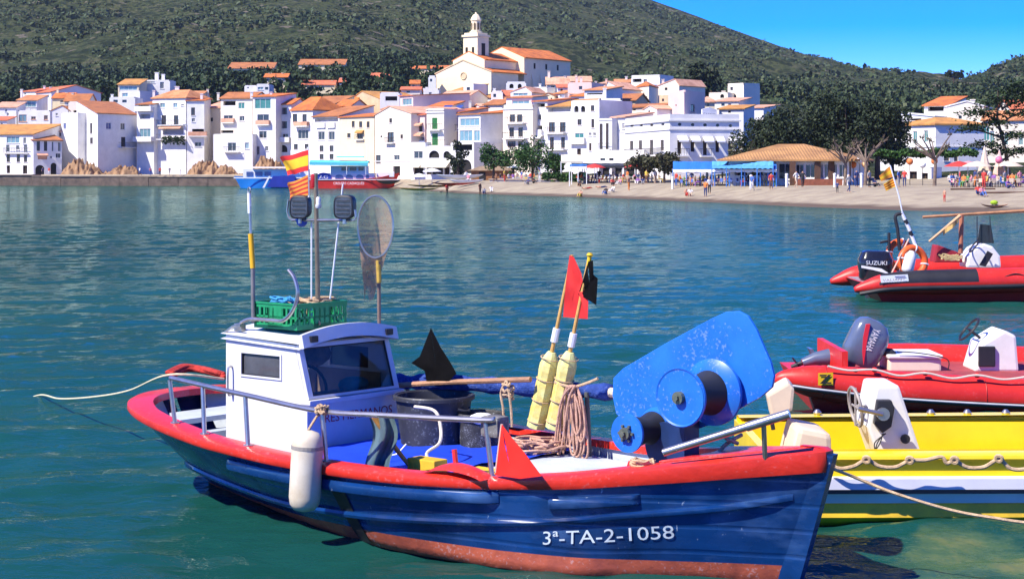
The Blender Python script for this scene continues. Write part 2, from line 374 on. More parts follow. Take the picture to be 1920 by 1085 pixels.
def wave_field(X,Y):
    rs=np.random.RandomState(4); Z=np.zeros_like(X)
    for i in range(46):
        lam=.22*(14**(rs.rand()**1.25)); an=math.pi/2+rs.normal(0,.55)+.18; kx=2*math.pi/lam*math.cos(an); ky=2*math.pi/lam*math.sin(an)
        Z+=lam*.0029*np.sin(kx*X+ky*Y+rs.rand()*6.28+.8*np.sin(.13*X+.21*Y+i))
    ruf=.5+.5*np.sin(.045*X+.9*np.sin(.031*Y+1))*np.sin(.06*Y+.7*np.sin(.05*X)); ruf=np.clip(ruf+.2,.28,1.15)
    shore=np.interp(X/Y*F+960,[t[0] for t in D0t],[t[1] for t in D0t])*KY
    calm=np.clip((shore-Y)/(shore*.32),0,1); calm=.05+.95*calm*calm*(3-2*calm)
    return Z*ruf*calm*np.interp(Y,[12,30,90,200],[1.55,1.3,.9,.8])
NR,NC=760,400
yy=5.5*(385/5.5)**(np.linspace(0,1,NR)**.92); tt=np.linspace(-.42,.42,NC)
YY,TT=np.meshgrid(yy,tt,indexing='ij'); XX=TT*(YY+4); ZZ=wave_field(XX,YY)
me=bpy.data.meshes.new('harbour_water'); V=np.stack([XX,YY,ZZ],-1).reshape(-1,3)
ii=np.arange(NR*NC).reshape(NR,NC); Q=np.stack([ii[:-1,:-1],ii[:-1,1:],ii[1:,1:],ii[1:,:-1]],-1).reshape(-1,4)
# flat skirt well outside the frame
n0=len(V); sk=np.array([[-1200,-80,-.03],[1200,-80,-.03],[1200,5.5,-.03],[-1200,5.5,-.03],[-1200,385,-.03],[1200,385,-.03]]); V=np.concatenate([V,sk])
lf,rt,l2,r2=ii[0,0],ii[0,-1],ii[-1,0],ii[-1,-1]
Q=np.concatenate([Q,np.array([[n0,n0+1,n0+2,n0+3],[n0+3,lf,l2,n0+4],[rt,n0+2,n0+5,r2]])])
me.vertices.add(len(V)); me.vertices.foreach_set('co',V.ravel().astype(np.float32)); me.loops.add(Q.size); me.loops.foreach_set('vertex_index',Q.ravel().astype(np.int32)); me.polygons.add(len(Q)); me.polygons.foreach_set('loop_start',np.arange(0,Q.size,4,dtype=np.int32))
me.update(calc_edges=True); me.validate(); me.polygons.foreach_set('use_smooth',[True]*len(me.polygons)); me.materials.append(watermat())
wob_=bpy.data.objects.new('harbour_water',me); col.objects.link(wob_); tag(wob_,kind='structure')
m=MB(); m.face([(-900,-60,-5),(900,-60,-5),(900,500,-5),(-900,500,-5)]); tag(m.build('seabed',sand,recalc=False),kind='structure')

# scrub bushes over the mountain: one uncountable mass
random.seed(3)
def blob(m,c,r,n=7,mi=0,flat=.7,ls=.6):
    for _ in range(n):
        d=Vector((random.gauss(0,1),random.gauss(0,1),random.gauss(0,1)*flat)).normalized(); p=c+d*r*random.uniform(.25,1)
        p.z=c.z+abs(p.z-c.z)*random.choice((1,1,.3))
        a=Vector((random.gauss(0,1),random.gauss(0,1),random.gauss(0,1))).normalized(); b=a.orthogonal().normalized(); s=r*ls*random.uniform(.7,1.25)
        b=Matrix.Rotation(random.random()*6.3,3,a)@b; e=a.cross(b)
        o=len(m.v); m.v+=[p+b*s,p+e*s,p-b*s,p-e*s*random.uniform(.6,1)]; m.f.append([o,o+1,o+2,o+3]); m.m.append(mi)
scrubleaf=leafmat('scrub_leaf',(.032,.055,.020),(.055,.080,.029),(.085,.095,.042))
pineleaf=leafmat('pine_leaf',(.010,.024,.008),(.032,.058,.018),(.06,.085,.03))
m=MB()
for _ in range(60000):
    px=random.uniform(-60,1720); k=290+690*random.random()**1.25; p=XY(px,k)
    if k<430 and px<840: continue
    if noise.noise(Vector((p.x/45,p.y/45,7)))<-.2: continue
    r=(.5+1.1*random.random()+2.0*random.random()**6)*(.5+k/1200); blob(m,Vector((p.x,p.y,ground(px,k)-.1*r)),r,4,ls=.55)
tag(m.build('mountain_scrub',scrubleaf,recalc=False),'low scrub covering the mountain behind the town','scrub',kind='stuff')
# dense wood in the belt above the houses
VILLAS=[(492,542,304),(562,630,296),(634,664,294),(682,738,300),(478,508,268),(455,490,268),(256,322,266),(218,262,260),(556,650,356),(425,515,354)]
m=MB()
for _ in range(900):
    px=random.uniform(-60,830); k=random.uniform(262,430); 
    if any(a<px<b and c-16<k<c for a,b,c in VILLAS): continue
    dens=interp([(0,.6),(150,.9),(300,1),(420,.9),(560,.75),(700,1),(800,.7)],px)
    if random.random()>dens*(1 if k<400 else .5): continue
    p=XY(px,k); r=random.uniform(2.2,4.2); z=ground(px,k)
    for q in range(4): blob(m,Vector((p.x+random.gauss(0,r*.5),p.y+random.gauss(0,r*.5),z+r*(.3+.35*q))),r*(1-.14*q),34,ls=.24)
tag(m.build('hillside_wood',pineleaf,recalc=False),'dark pine wood on the slope above the left houses','wood',kind='stuff')
m=MB()
for _ in range(760):
    px=random.uniform(1420,2050); k=random.uniform(215,420); 
    if px<1700 and k<300: continue
    p=XY(px,k); r=random.uniform(1.6,3.4); z=ground(px,k) if k<380 else max(ground(px,k),hill2(px,k) if px>1570 else -9)
    for q in range(3): blob(m,Vector((p.x+random.gauss(0,r*.5),p.y+random.gauss(0,r*.5),z+r*(.3+.35*q))),r*(1-.14*q),30,ls=.26)
for _ in range(900):
    px=random.uniform(1600,2100); k=random.uniform(400,650); p=XY(px,k); r=random.uniform(1.5,4); blob(m,Vector((p.x,p.y,hill2(px,k))),r,16,ls=.32)
tag(m.build('right_hill_wood',leafmat('oak_leaf',(.014,.030,.010),(.05,.075,.026),(.10,.11,.05)),recalc=False),'mixed green wood behind the white house on the right','wood',kind='stuff')
# ---------------------------------------------------------------- town houses
REG={'A':(0,130,4.8),'B':(350,130,4.8),'C':(700,20,4.8),'D':(680,170,4.8),'E':(1040,130,4.8),'F':(1360,150,3.42857),'P':(0,0,1)}
SH={'w':('window',glass,framew,.18),'b':('window',glassb,framew,.15),'v':('window',glassv,framew,.15),'o':('window',glass,brown,.15),'g':('shutter',green,green,.08),'t':('window',teal,framew,.12),
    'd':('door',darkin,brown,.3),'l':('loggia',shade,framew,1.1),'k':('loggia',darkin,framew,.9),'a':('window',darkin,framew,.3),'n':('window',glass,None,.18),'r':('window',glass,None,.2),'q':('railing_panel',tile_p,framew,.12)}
def roof_slab(m,a,b,c,d,th=.16):       # quad a,b eave ; c,d ridge  -> slab with uv in metres
    a,b,c,d=map(Vector,(a,b,c,d)); n=(b-a).cross(d-a).normalized()
    if n.z<0:n=-n
    t=n*th; w=(b-a).length; h=(d-a).length
    m.face([a+t,b+t,c+t,d+t],0,[(0,0),(w,0),(w,h),(0,h)]); m.face([a,b,c,d])
    for p,q in((a,b),(b,c),(c,d),(d,a)): m.face([p,q,q+t,p+t])
def house(label,reg,pts,top,bot,wall=white,roof=None,wins=(),balc=(),depth=9,tile=tile_o,chim=(),name='town_house',cat='house',band=(),rest=None,awn=(),trim=framew,over=.3):
    if tile is tile_o: tile=(tile_o,tile_b,tile_s,tile_o,tile_b)[sum(map(ord,label))%5]
    ox,oy,s=REG[reg]; cx=lambda x:ox+x/s; cy=lambda y:oy+y/s
    P=[XY(cx(p[0]),p[1]) for p in pts]; k0=pts[0][1] if len(pts)==2 else pts[1][1]
    zt=zpy(cy(top),k0); zb=zpy(cy(bot),k0)-1.5
    if len(pts)==2:
        e=(P[1]-P[0]); nin=Vector((-e.y,e.x)).normalized(); faces=[(P[0],P[1])]
        foot=[P[0],P[1],P[1]+nin*depth,P[0]+nin*depth]
    else:
        faces=[(P[0],P[1]),(P[1],P[2])]; foot=[P[0],P[1],P[2],P[0]+P[2]-P[1]]
    zb=min([zb]+[ground(960+F*p.x/p.y,p.y/KY)-.8 for p in foot])
    loc=Vector((foot[0].x,foot[0].y,zb)); root=thing(name,label,cat,loc)
    holes=[[] for _ in faces]
    def hit(fi,px,py):
        a,b=faces[fi]; t=(px-960)/F; e=b-a     # a+e*s on ray x=t*y
        den=e.x-t*e.y; q=(t*a.y-a.x)/den if abs(den)>1e-9 else 0; y=a.y+e.y*q
        return q*e.length, H-(py-Y0)/F*y
    def which(px):
        for i,(a,b) in enumerate(faces):
            if 960+F*a.x/a.y-.5<=px<=960+F*b.x/b.y+.5: return i
        return 0 if px<960+F*faces[0][0].x/faces[0][0].y else len(faces)-1
    todo=[]
    for w in wins:
        kd=w[4] if len(w)>4 else 'w'; fi=which((cx(w[0])+cx(w[2]))/2)
        s0,z1=hit(fi,cx(w[0]),cy(w[1])); s1,z0=hit(fi,cx(w[2]),cy(w[3])); Ln=(faces[fi][1]-faces[fi][0]).length
        z1=hit(fi,(cx(w[0])+cx(w[2]))/2,cy(w[1]))[1]; z0=hit(fi,(cx(w[0])+cx(w[2]))/2,cy(w[3]))[1]
        s0=max(.06,s0); s1=min(Ln-.06,s1); z1=min(z1,zt-.06); z0=max(z0,zb+.1)
        if s1-s0<.15 or z1-z0<.15: continue
        if any(not(s1<=h[0] or s0>=h[1] or z1<=h[2] or z0>=h[3]) for h in holes[fi]): continue
        holes[fi].append((s0,s1,z0,z1,kd)); todo.append((fi,s0,s1,z0,z1,kd))
    m=MB(); UP=Vector((0,0,1))
    for fi,(a,b) in enumerate(faces):
        e=b-a; Ln=e.length; e=Vector((e.x,e.y,0))/Ln; nn=Vector((-e.y,e.x,0)); A=Vector((a.x,a.y,0)); pt=lambda q,z,d=0:A+e*q+UP*z+nn*d
        S=sorted({0,Ln,*[h[0] for h in holes[fi]],*[h[1] for h in holes[fi]]}); Z=sorted({zb,zt,*[h[2] for h in holes[fi]],*[h[3] for h in holes[fi]]})
        for i in range(len(S)-1):
            for j in range(len(Z)-1):
                ms=(S[i]+S[i+1])/2; mz=(Z[j]+Z[j+1])/2
                if any(h[0]<ms<h[1] and h[2]<mz<h[3] for h in holes[fi]): continue
                m.face([pt(S[i],Z[j]),pt(S[i+1],Z[j]),pt(S[i+1],Z[j+1]),pt(S[i],Z[j+1])])
        for s0,s1,z0,z1,kd in holes[fi]:
            d=SH[kd][3]
            m.face([pt(s0,z0),pt(s0,z0,d),pt(s0,z1,d),pt(s0,z1)]); m.face([pt(s1,z0),pt(s1,z1),pt(s1,z1,d),pt(s1,z0,d)])
            m.face([pt(s0,z1),pt(s0,z1,d),pt(s1,z1,d),pt(s1,z1)]); m.face([pt(s0,z0),pt(s1,z0),pt(s1,z0,d),pt(s0,z0,d)])
            if kd in 'ar':     # arched or round head: spandrels flush with the wall
                r=(s1-s0)/2; c=(s0+s1)/2; zc=z1-min(r,z1-z0) if kd=='a' else (z0+z1)/2; rz=z1-zc
                for sg in(-1,1):
                    for up in((1,) if kd=='a' else (1,-1)):
                        arc=[pt(c+sg*r*math.cos(q*math.pi/12),zc+up*rz*math.sin(q*math.pi/12),.002) for q in range(7)]
                        m.face([pt(c+sg*r,zc+up*rz,.002)]+arc)
    nf=len(faces)
    ring=foot
    for i in range(nf,4):
        a=foot[i]; b=foot[(i+1)%4]; m.face([(a.x,a.y,zb),(b.x,b.y,zb),(b.x,b.y,zt),(a.x,a.y,zt)])
    m.face([(p.x,p.y,zt) for p in foot])
    F3=[Vector((p.x,p.y,zt)) for p in foot]; A,B,C,D=F3 if len(pts)==2 else (F3[1],F3[2],F3[3],F3[0])
    ex=(B-A).normalized(); ey=(D-A).normalized(); dep=(D-A).length; wid=(B-A).length; rf=None
    if roof:
        ty,ry=roof[0],roof[1]; rf=MB(); o=over
        kk=lambda p:p.y/KY
        if ty=='flat':
            zr=zpy(cy(ry),k0) if ry is not None else zt+.35; zr=max(zr,zt+.15)
            for a,b in((A,B),(B,C),(C,D),(D,A)):
                e2=(b-a).normalized(); n2=Vector((-e2.y,e2.x,0))*.22
                m.prism([a,b,b+n2,a+n2],(0,0,zr-zt))
            rf=None
        elif ty=='shed':
            zr=zpy(cy(ry),kk((C+D)/2)); h=max(.3,zr-zt); U=Vector((0,0,h))
            sl=(ey*dep+U).normalized()
            roof_slab(rf,A-ex*o-sl*o,B+ex*o-sl*o,C+U+ex*o+sl*.1,D+U-ex*o+sl*.1)
            m.face([A,D,D+U]); m.face([B,C+U,C]); m.face([C,C+U,D+U,D])
        elif ty=='gable':
            zr=zpy(cy(ry),kk((A+D)/2)); h=max(.3,zr-zt); mid=(A+D)/2+Vector((0,0,h)); mid2=(B+C)/2+Vector((0,0,h))
            sl=(mid-A).normalized(); sb=(mid-D).normalized()
            roof_slab(rf,A-ex*o-sl*o,B+ex*o-sl*o,mid2+ex*o,mid-ex*o); roof_slab(rf,D-ex*o-sb*o,C+ex*o-sb*o,mid2+ex*o,mid-ex*o)
            m.face([A,D,mid]); m.face([B,mid2,C])
        elif ty=='front':
            fr=roof[2] if len(roof)>2 else .5; zr=zpy(cy(ry),kk(A)); h=max(.3,zr-zt); p=A+ex*wid*fr+Vector((0,0,h)); q=p+ey*dep
            s1=(p-A).normalized(); s2=(p-B).normalized()
            roof_slab(rf,A-ey*.12-s1*o,D+ey*.1-s1*o,q+ey*.1,p-ey*.12); roof_slab(rf,B-ey*.12-s2*o,C+ey*.1-s2*o,q+ey*.1,p-ey*.12)
            m.face([A,B,p]); m.face([C,D,q])
        elif ty=='hip':
            zr=zpy(cy(ry),kk((A+D)/2)); h=max(.3,zr-zt); f0,f1=roof[2] if len(roof)>2 else (.3,.7)
            p=A+ex*wid*f0+ey*dep*.5+Vector((0,0,h)); q=A+ex*wid*f1+ey*dep*.5+Vector((0,0,h))
            a,b,c,d=A-ex*o-ey*o,B+ex*o-ey*o,C+ex*o+ey*o,D-ex*o+ey*o
            for z in(.0,.18):
                u=Vector((0,0,z)); 
                for qd in([a,b,q,p],[b,c,q],[c,d,p,q],[d,a,p]):
                    w=(qd[1]-qd[0]).length; hh=4
                    rf.face([x+u for x in qd],0,[(0,0),(w,0),(w*.7,hh),(w*.3,hh)][:len(qd)])
            for x,y in((a,b),(b,c),(c,d),(d,a)): rf.face([x,y,y+Vector((0,0,.18)),x+Vector((0,0,.18))])
    wo_=m.build('wall',wall,root,loc,recalc=False)
    if rf: ro=rf.build('roof',tile,root,loc,recalc=False)
    for fi,s0,s1,z0,z1,kd in todo:
        nm,pm,fm_,d=SH[kd]; a,b=faces[fi]; e=(b-a).normalized(); e=Vector((e.x,e.y,0)); nn=Vector((-e.y,e.x,0)); A0=Vector((a.x,a.y,0))
        pt=lambda q,z,dd=0:A0+e*q+UP*z+nn*dd
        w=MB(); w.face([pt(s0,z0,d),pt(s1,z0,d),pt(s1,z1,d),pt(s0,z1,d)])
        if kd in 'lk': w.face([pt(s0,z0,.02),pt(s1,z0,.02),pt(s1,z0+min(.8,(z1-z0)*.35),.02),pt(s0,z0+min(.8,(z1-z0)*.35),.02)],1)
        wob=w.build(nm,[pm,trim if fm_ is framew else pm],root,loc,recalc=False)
        if fm_ and kd not in 'lkaq' and (s1-s0)>.35:
            f=MB(); t=.09; dd=d-.05
            def bar(u0,u1,v0,v1,f=f,pt=pt,dd=dd): f.prism([pt(u0,v0,dd),pt(u1,v0,dd),pt(u1,v1,dd),pt(u0,v1,dd)],tuple(nn*.045))
            bar(s0,s0+t,z0,z1); bar(s1-t,s1,z0,z1); bar(s0+t,s1-t,z1-t,z1); bar(s0+t,s1-t,z0,z0+t)
            nb=max(1,round((s1-s0)/1.1)); 
            for i in range(1,nb+1 if nb>1 else 2):
                q=s0+(s1-s0)*i/(nb if nb>1 else 2)
                if q<s1-.2: bar(q-.03,q+.03,z0+t,z1-t)
            if kd=='g':
                for i in range(1,6): zz=z0+(z1-z0)*i/6; bar(s0+t,s1-t,zz-.02,zz+.02)
            fo=f.build('frame',fm_ if fm_ is not framew else trim,wob,loc,recalc=False)
            if kd in 'wobvn' :
                g=MB(); g.prism([pt(s0-.08,z0-.1,-.1),pt(s1+.08,z0-.1,-.1),pt(s1+.08,z0-.002,-.1),pt(s0-.08,z0-.002,-.1)],tuple(nn*(.098)))
                g.build('sill',trim,wob,loc,recalc=False)
    for bb in balc:                       # (x0,x1,y,depth,kind)
        x0,x1,y=bb[:3]; dp=bb[3] if len(bb)>3 else .9; kd=bb[4] if len(bb)>4 else 'i'
        fi=which((cx(x0)+cx(x1))/2); s0,z=hit(fi,cx(x0),cy(y)); s1,_=hit(fi,cx(x1),cy(y))
        a,b=faces[fi]; e=(b-a).normalized(); e=Vector((e.x,e.y,0)); nn=Vector((-e.y,e.x,0)); A0=Vector((a.x,a.y,0)); pt=lambda q,zz,dd=0:A0+e*q+UP*zz+nn*dd
        w=MB(); w.prism([pt(s0,z-.18,-.003),pt(s1,z-.18,-.003),pt(s1,z-.18,-dp),pt(s0,z-.18,-dp)],(0,0,.18)); bo=w.build('balcony',trim if kd!='c' else wall,root,loc)
        r=MB()
        if kd=='i':
            n=max(3,int((s1-s0)/.35)); 
            for i in range(n+1): q=s0+(s1-s0)*i/n; r.prism([pt(q-.02,z,-dp+.02),pt(q+.02,z,-dp+.02),pt(q+.02,z,-dp+.06),pt(q-.02,z,-dp+.06)],(0,0,.95))
            r.prism([pt(s0,z+.93,-dp),pt(s1,z+.93,-dp),pt(s1,z+.93,-dp+.07),pt(s0,z+.93,-dp+.07)],(0,0,.06))
            for q in(s0,s1-.04): r.prism([pt(q,z+.93,-dp),pt(q+.04,z+.93,-dp),pt(q+.04,z+.93,0),pt(q,z+.93,0)],(0,0,.05))
            r.build('railing',iron,bo,loc)
        else:
            r.prism([pt(s0,z,-dp),pt(s1,z,-dp),pt(s1,z,-dp+.15),pt(s0,z,-dp+.15)],(0,0,.85)); r.prism([pt(s0,z,-dp+.15),pt(s0+.15,z,-dp+.15),pt(s0+.15,z,0),pt(s0,z,0)],(0,0,.85)); r.prism([pt(s1-.15,z,-dp+.15),pt(s1,z,-dp+.15),pt(s1,z,0),pt(s1-.15,z,0)],(0,0,.85))
            r.build('parapet',wall if kd=='c' else tile_p,bo,loc)
    for bb in band:                       # (y, height_px, proud) moulding all along the faces
        y,hp,pr=bb
        for fi,(a,b) in enumerate(faces):
            e=(b-a); Ln=e.length; e=Vector((e.x,e.y,0))/Ln; nn=Vector((-e.y,e.x,0)); A0=Vector((a.x,a.y,0)); z=zpy(cy(y),k0); hh=hp/s/1920*k0
            w=MB(); w.prism([A0+e*-pr+UP*z-nn*.002,A0+e*(Ln+pr)+UP*z-nn*.002,A0+e*(Ln+pr)+UP*z-nn*pr,A0+e*-pr+UP*z-nn*pr],(0,0,hh)); w.build('cornice',trim,root,loc)
    for aw in awn:                        # (x0,x1,ytop,ybot,mat,depth)
        x0,x1,ya,yb,am=aw[:5]; dp=aw[5] if len(aw)>5 else 1.6; fi=which((cx(x0)+cx(x1))/2); s0,z1=hit(fi,cx(x0),cy(ya)); s1,_=hit(fi,cx(x1),cy(ya)); z0=hit(fi,cx(x0),cy(yb))[1]
        a,b=faces[fi]; e=(b-a).normalized(); e=Vector((e.x,e.y,0)); nn=Vector((-e.y,e.x,0)); A0=Vector((a.x,a.y,0)); pt=lambda q,zz,dd=0:A0+e*q+UP*zz+nn*dd
        w=MB(); w.face([pt(s0,z1,-.01),pt(s1,z1,-.01),pt(s1,z0,-dp),pt(s0,z0,-dp)]); w.face([pt(s0,z0,-dp),pt(s1,z0,-dp),pt(s1,z0-.22,-dp),pt(s0,z0-.22,-dp)]); w.build('awning',am,root,loc,recalc=False)
    for cc in chim:                       # (x,ytop,ybot[,wpx])
        x,ya,yb=cc[:3]; wpx=(cc[3] if len(cc)>3 else 5)/s; kc=k0+dep*.45/KY; b=W(cx(x),cy(yb),kc); z1=zpy(cy(ya),kc); ww=wpx*s/1920*kc/2
        ww=max(.25,wpx/1920*kc*.5*2.2); zc0=min(b.z,zt)-.2
        w=MB(); w.box((b.x-ww,b.y-ww,zc0),(b.x+ww,b.y+ww,z1-.12)); w.box((b.x-ww-.08,b.y-ww-.08,z1-.12),(b.x+ww+.08,b.y+ww+.08,z1)); w.build('chimney',wall,root,loc)
    return root
awc=M('cream_awning',(.72,.66,.50),.8,.06,1); aww=M('white_awning',(.8,.8,.8),.8,.05,1)
# ---- left end
house('white left-end house with long brown tiled roof and three rows of windows above the quay','A',[(-260,212),(296,210)],590,950,roof=('shed',500),depth=12,wins=[(60,605,175,665,'b'),(210,615,235,670),(55,680,85,745),(145,685,175,725),(215,680,245,750),(60,765,90,835,'o'),(150,765,180,835,'o'),(215,770,245,835,'o'),(60,865,90,935,'d'),(205,865,245,940,'d'),(-200,610,-150,670),(-100,610,-60,670),(-200,690,-160,750),(-100,690,-60,750)],balc=[(40,260,752,.5)],tile=tile_y)
house('narrow white house with pink arcades and orange eave left of the big corner house','A',[(300,209.5),(556,211)],642,955,roof=('shed',592),depth=8,wins=[(330,648,360,735,'o'),(395,648,425,735,'o'),(465,650,482,740),(520,655,548,740),(500,755,545,800),(340,770,425,812,'q'),(448,780,472,803),(318,862,400,950,'a'),(456,842,508,950,'a')],awn=[(330,430,758,772,tile_p,.6)])
house('white hillside house with wide picture window under an orange roof, far left','A',[(155,236),(330,236)],282,380,roof=('shed',236),depth=10,wins=[(165,285,325,342,'b')],chim=[(195,180,240)])
house('white flat house with pink roof edge and three square windows, far left','A',[(165,228),(450,228)],380,510,roof=('flat',370),wins=[(170,408,240,472,'b'),(280,425,322,452),(395,415,430,456)],trim=tile_p,chim=[(262,355,390)])
house('house with grey gable wall and red roof at the top left','A',[(330,254),(462,250)],215,340,wall=greyw,roof=('gable',158),depth=13,tile=tile_r,wins=[(350,240,440,258,'n')],chim=[(400,150,190),(455,160,190)])
house('white house with red tiled slope, highest at the far left','A',[(190,256),(330,254)],205,330,roof=('shed',165),tile=tile_r,depth=9,wins=[(215,210,235,230)])
house('pale house with layered orange roofs behind the left houses','A',[(472,244),(640,244)],262,400,wall=cream,roof=('gable',215),depth=9,wins=[(540,275,570,300)],chim=[(520,180,215),(600,210,250)])
house('warm white house under an orange roof behind the big corner house','A',[(580,240),(790,240)],290,400,wall=warm,roof=('gable',225),wins=[(600,300,620,320)],chim=[(655,215,250),(770,235,280)])
house('small white house with pink roof at the left edge, second row','A',[(-60,230),(145,230)],345,520,roof=('shed',300),tile=tile_p,depth=8,wins=[(45,355,65,385),(60,395,80,420)])
house('low white house half hidden by shrubs at the left edge','A',[(-120,222),(60,222)],462,560,roof=('shed',430),tile=tile_r,depth=7,wins=[(5,480,25,505)])
house('white house with lavender gable between the left houses','A',[(470,222),(620,222)],370,560,wall=greyw,roof=('front',330,.6),wins=[(500,395,520,420),(560,400,585,430)])
house('pink trimmed house squeezed above the arcade house','A',[(375,216),(555,216)],560,640,wall=pinkw,roof=('shed',520),tile=tile_p,depth=6,wins=[(420,572,500,605,'k'),(520,572,548,605,'o')])
# big corner house
house('big plain white corner house with orange roof standing on rocks above the quay','A',[(690,220),(880,208),(1230,214)],398,900,roof=('shed',292),wins=[(715,495,730,535,'n'),(810,485,830,580,'o'),(720,640,740,665,'n'),(810,615,835,670,'o'),(955,480,1000,540,'v'),(1085,485,1125,545),(1090,610,1130,698,'o')],balc=[(1065,1195,700,1.1)])
house('tall white windowless-looking tower block beside the big corner house','A',[(552,216),(700,213.5)],402,900,roof=('flat',396),depth=8,wins=[(570,485,595,540,'v')])
house('cream upper storey with one dark loggia behind the white tower block','A',[(615,222),(775,222)],300,480,wall=warm,roof=('flat',290),wins=[(662,370,745,405,'k')])
house('stepped white house with terraces and a grey garage door right of the corner house','A',[(1232,213),(1385,212)],320,880,roof=('shed',283),depth=8,wins=[(1245,318,1340,345,'k'),(1258,405,1352,470,'l'),(1255,535,1355,615,'b')],balc=[(1236,1400,645,1.6,'c'),(1236,1380,372,1.0,'c')])
house('white three storey house with orange hipped roof and a deep pink loggia','A',[(1372,213),(1672,211)],266,870,roof=('hip',196,(.25,.75)),depth=9,wins=[(1440,305,1485,345,'b'),(1560,305,1595,345,'b'),(1630,315,1655,330),(1455,415,1495,500,'o'),(1565,415,1605,500,'o'),(1465,530,1650,615,'l')],balc=[(1405,1665,502,.7),(1445,1675,628,1.5)],chim=[(1385,190,220),(1595,155,215,16)],awn=[(1450,1645,512,528,tile_p,1.0)])
house('pale blue shaded white house with one tall window column and a dark terrace','A',[(1682,211),(1838,211)],284,850,wall=white,roof=('shed',268),depth=7,wins=[(1720,345,1755,415,'o'),(1725,440,1755,475),(1728,537,1842,592,'k'),(1752,655,1812,695)],balc=[(1700,1865,600,.9,'p')],chim=[(1815,220,290)])
# ---- centre left (B)
house('narrow recessed house with pink sloping roof between white houses','B',[(158,216),(304,215)],352,830,wall=warm,roof=('shed',272),tile=tile_p,wins=[(180,436,236,470,'o'),(185,560,215,620,'o'),(192,640,214,720,'o')],depth=9)
house('white house with flower boxes, orange roof and an open top terrace','B',[(306,211),(592,210)],266,620,wall=warm,roof=('gable',212),depth=9,wins=[(330,288,440,346,'k'),(465,300,522,356,'t'),(335,415,415,470),(475,420,520,466),(310,550,420,586,'k')],balc=[(320,430,480,.6,'p')],chim=[(285,210,260),(510,210,260),(545,212,260)])
house('low white projecting house with one balcony window above brown rocks','B',[(240,207),(594,206)],590,885,roof=('flat',583),wins=[(370,660,445,736),(525,660,560,715,'b')],balc=[(342,482,742,.9)],depth=5)
house('tall slim white house with wide teal glazed top room','B',[(598,207.5),(802,206.5)],250,880,roof=('shed',222),wins=[(612,265,757,356,'t'),(636,406,740,494),(652,556,720,622),(625,692,655,772),(705,692,735,736)],balc=[(632,752,498,.7,'p')],depth=9,chim=[(585,205,250),(760,205,240)])
house('slender white house with stacked square windows and an arched one','B',[(804,208),(942,207.5)],318,900,roof=('gable',268),wins=[(820,342,905,411),(820,465,905,536),(862,580,915,630),(815,575,832,600,'n'),(832,682,906,746,'a')],balc=[(812,935,650,1.0,'c')],depth=9,chim=[(860,235,300)])
house('white house under a broad orange hipped roof with a bay window','B',[(942,206),(1134,204)],376,900,roof=('hip',258,(.1,.6)),depth=10,wins=[(955,402,995,480,'o'),(1042,405,1080,490,'o'),(1000,545,1096,626),(965,672,1000,722,'o'),(1062,672,1096,716,'o')],balc=[(985,1105,512,.8,'p')])
house('white house with glazed upper loggia and paired dark windows behind the ferry','B',[(1138,201),(1374,198)],430,900,roof=('shed',335),depth=9,wins=[(1152,440,1364,490,'l'),(1182,560,1242,636),(1275,560,1332,636),(1196,686,1232,740,'o'),(1286,686,1322,740,'o'),(1196,762,1232,810,'o'),(1286,762,1322,810,'o')],balc=[(1170,1250,520,.3,'c'),(1268,1340,520,.3,'c')])
house('cream house with three small top windows and long orange eave','B',[(1376,197),(1690,192)],436,900,wall=cream,roof=('shed',396),depth=7,wins=[(1486,466,1512,522,'o'),(1552,470,1580,524,'o'),(1620,470,1646,526,'o'),(1445,576,1475,615,'o'),(1536,578,1586,628,'o'),(1702,770,1748,850,'d')],balc=[(1525,1600,632,.4)],awn=[(1530,1598,548,566,tile_y,.5)])
house('long orange roofed house with a strip dormer window behind the front row','B',[(1030,216),(1300,214)],330,480,wall=cream,roof=('shed',246),depth=9,wins=[(1102,282,1270,328,'n')])
house('small dormer house with three square panes and orange roof','B',[(1345,209),(1475,208)],334,440,wall=warm,roof=('gable',278),depth=6,wins=[(1355,336,1378,370),(1392,336,1415,370),(1428,336,1452,370)])
house('ochre roofed house with a white gable dormer, centre left','B',[(1296,220),(1480,219)],312,440,wall=cream,roof=('gable',248),tile=tile_o,wins=[(1310,318,1335,330,'n')])
house('large brown stone barn with a wide brown gable roof','B',[(1472,222),(1742,218)],278,480,wall=buff,roof=('front',205,.4),tile=tile_y,depth=12,wins=[(1490,290,1560,330,'b')])
house('small white flat roofed house on the wooded slope','B',[(628,262),(742,262)],140,230,roof=('flat',132),wins=[(640,160,690,185,'b'),(705,160,735,185,'n')])
house('low white wing next to the flat roofed house on the slope','B',[(520,264),(632,264)],152,240,roof=('flat',145),depth=6,wins=[(545,160,560,172,'n')])
house('villa with orange roof and two white chimneys among the pines','B',[(700,300),(905,300)],74,140,wall=cream,roof=('gable',42),wins=[(720,84,760,112),(860,80,885,115)],chim=[(745,35,70),(862,32,70)])
house('long villa with red roof half hidden in green on the slope','B',[(1040,292),(1330,292)],142,220,wall=cream,roof=('gable',104),tile=tile_r,wins=[(1080,150,1120,178),(1200,150,1240,178)],chim=[(1130,98,140),(1310,100,140)])
house('short red roofed villa beside the long villa on the slope','B',[(1372,290),(1490,290)],118,190,wall=warm,roof=('gable',82),tile=tile_r,wins=[(1395,124,1425,152)],chim=[(1395,78,110),(1420,80,110)])
house('pale villa with a big red hipped roof, alone on the slope','B',[(1605,296),(1850,296)],84,150,wall=cream,roof=('hip',38,(.2,.8)),tile=tile_r,wins=[(1630,92,1665,122,'n'),(1700,92,1730,122,'n')],chim=[(1818,24,70)])
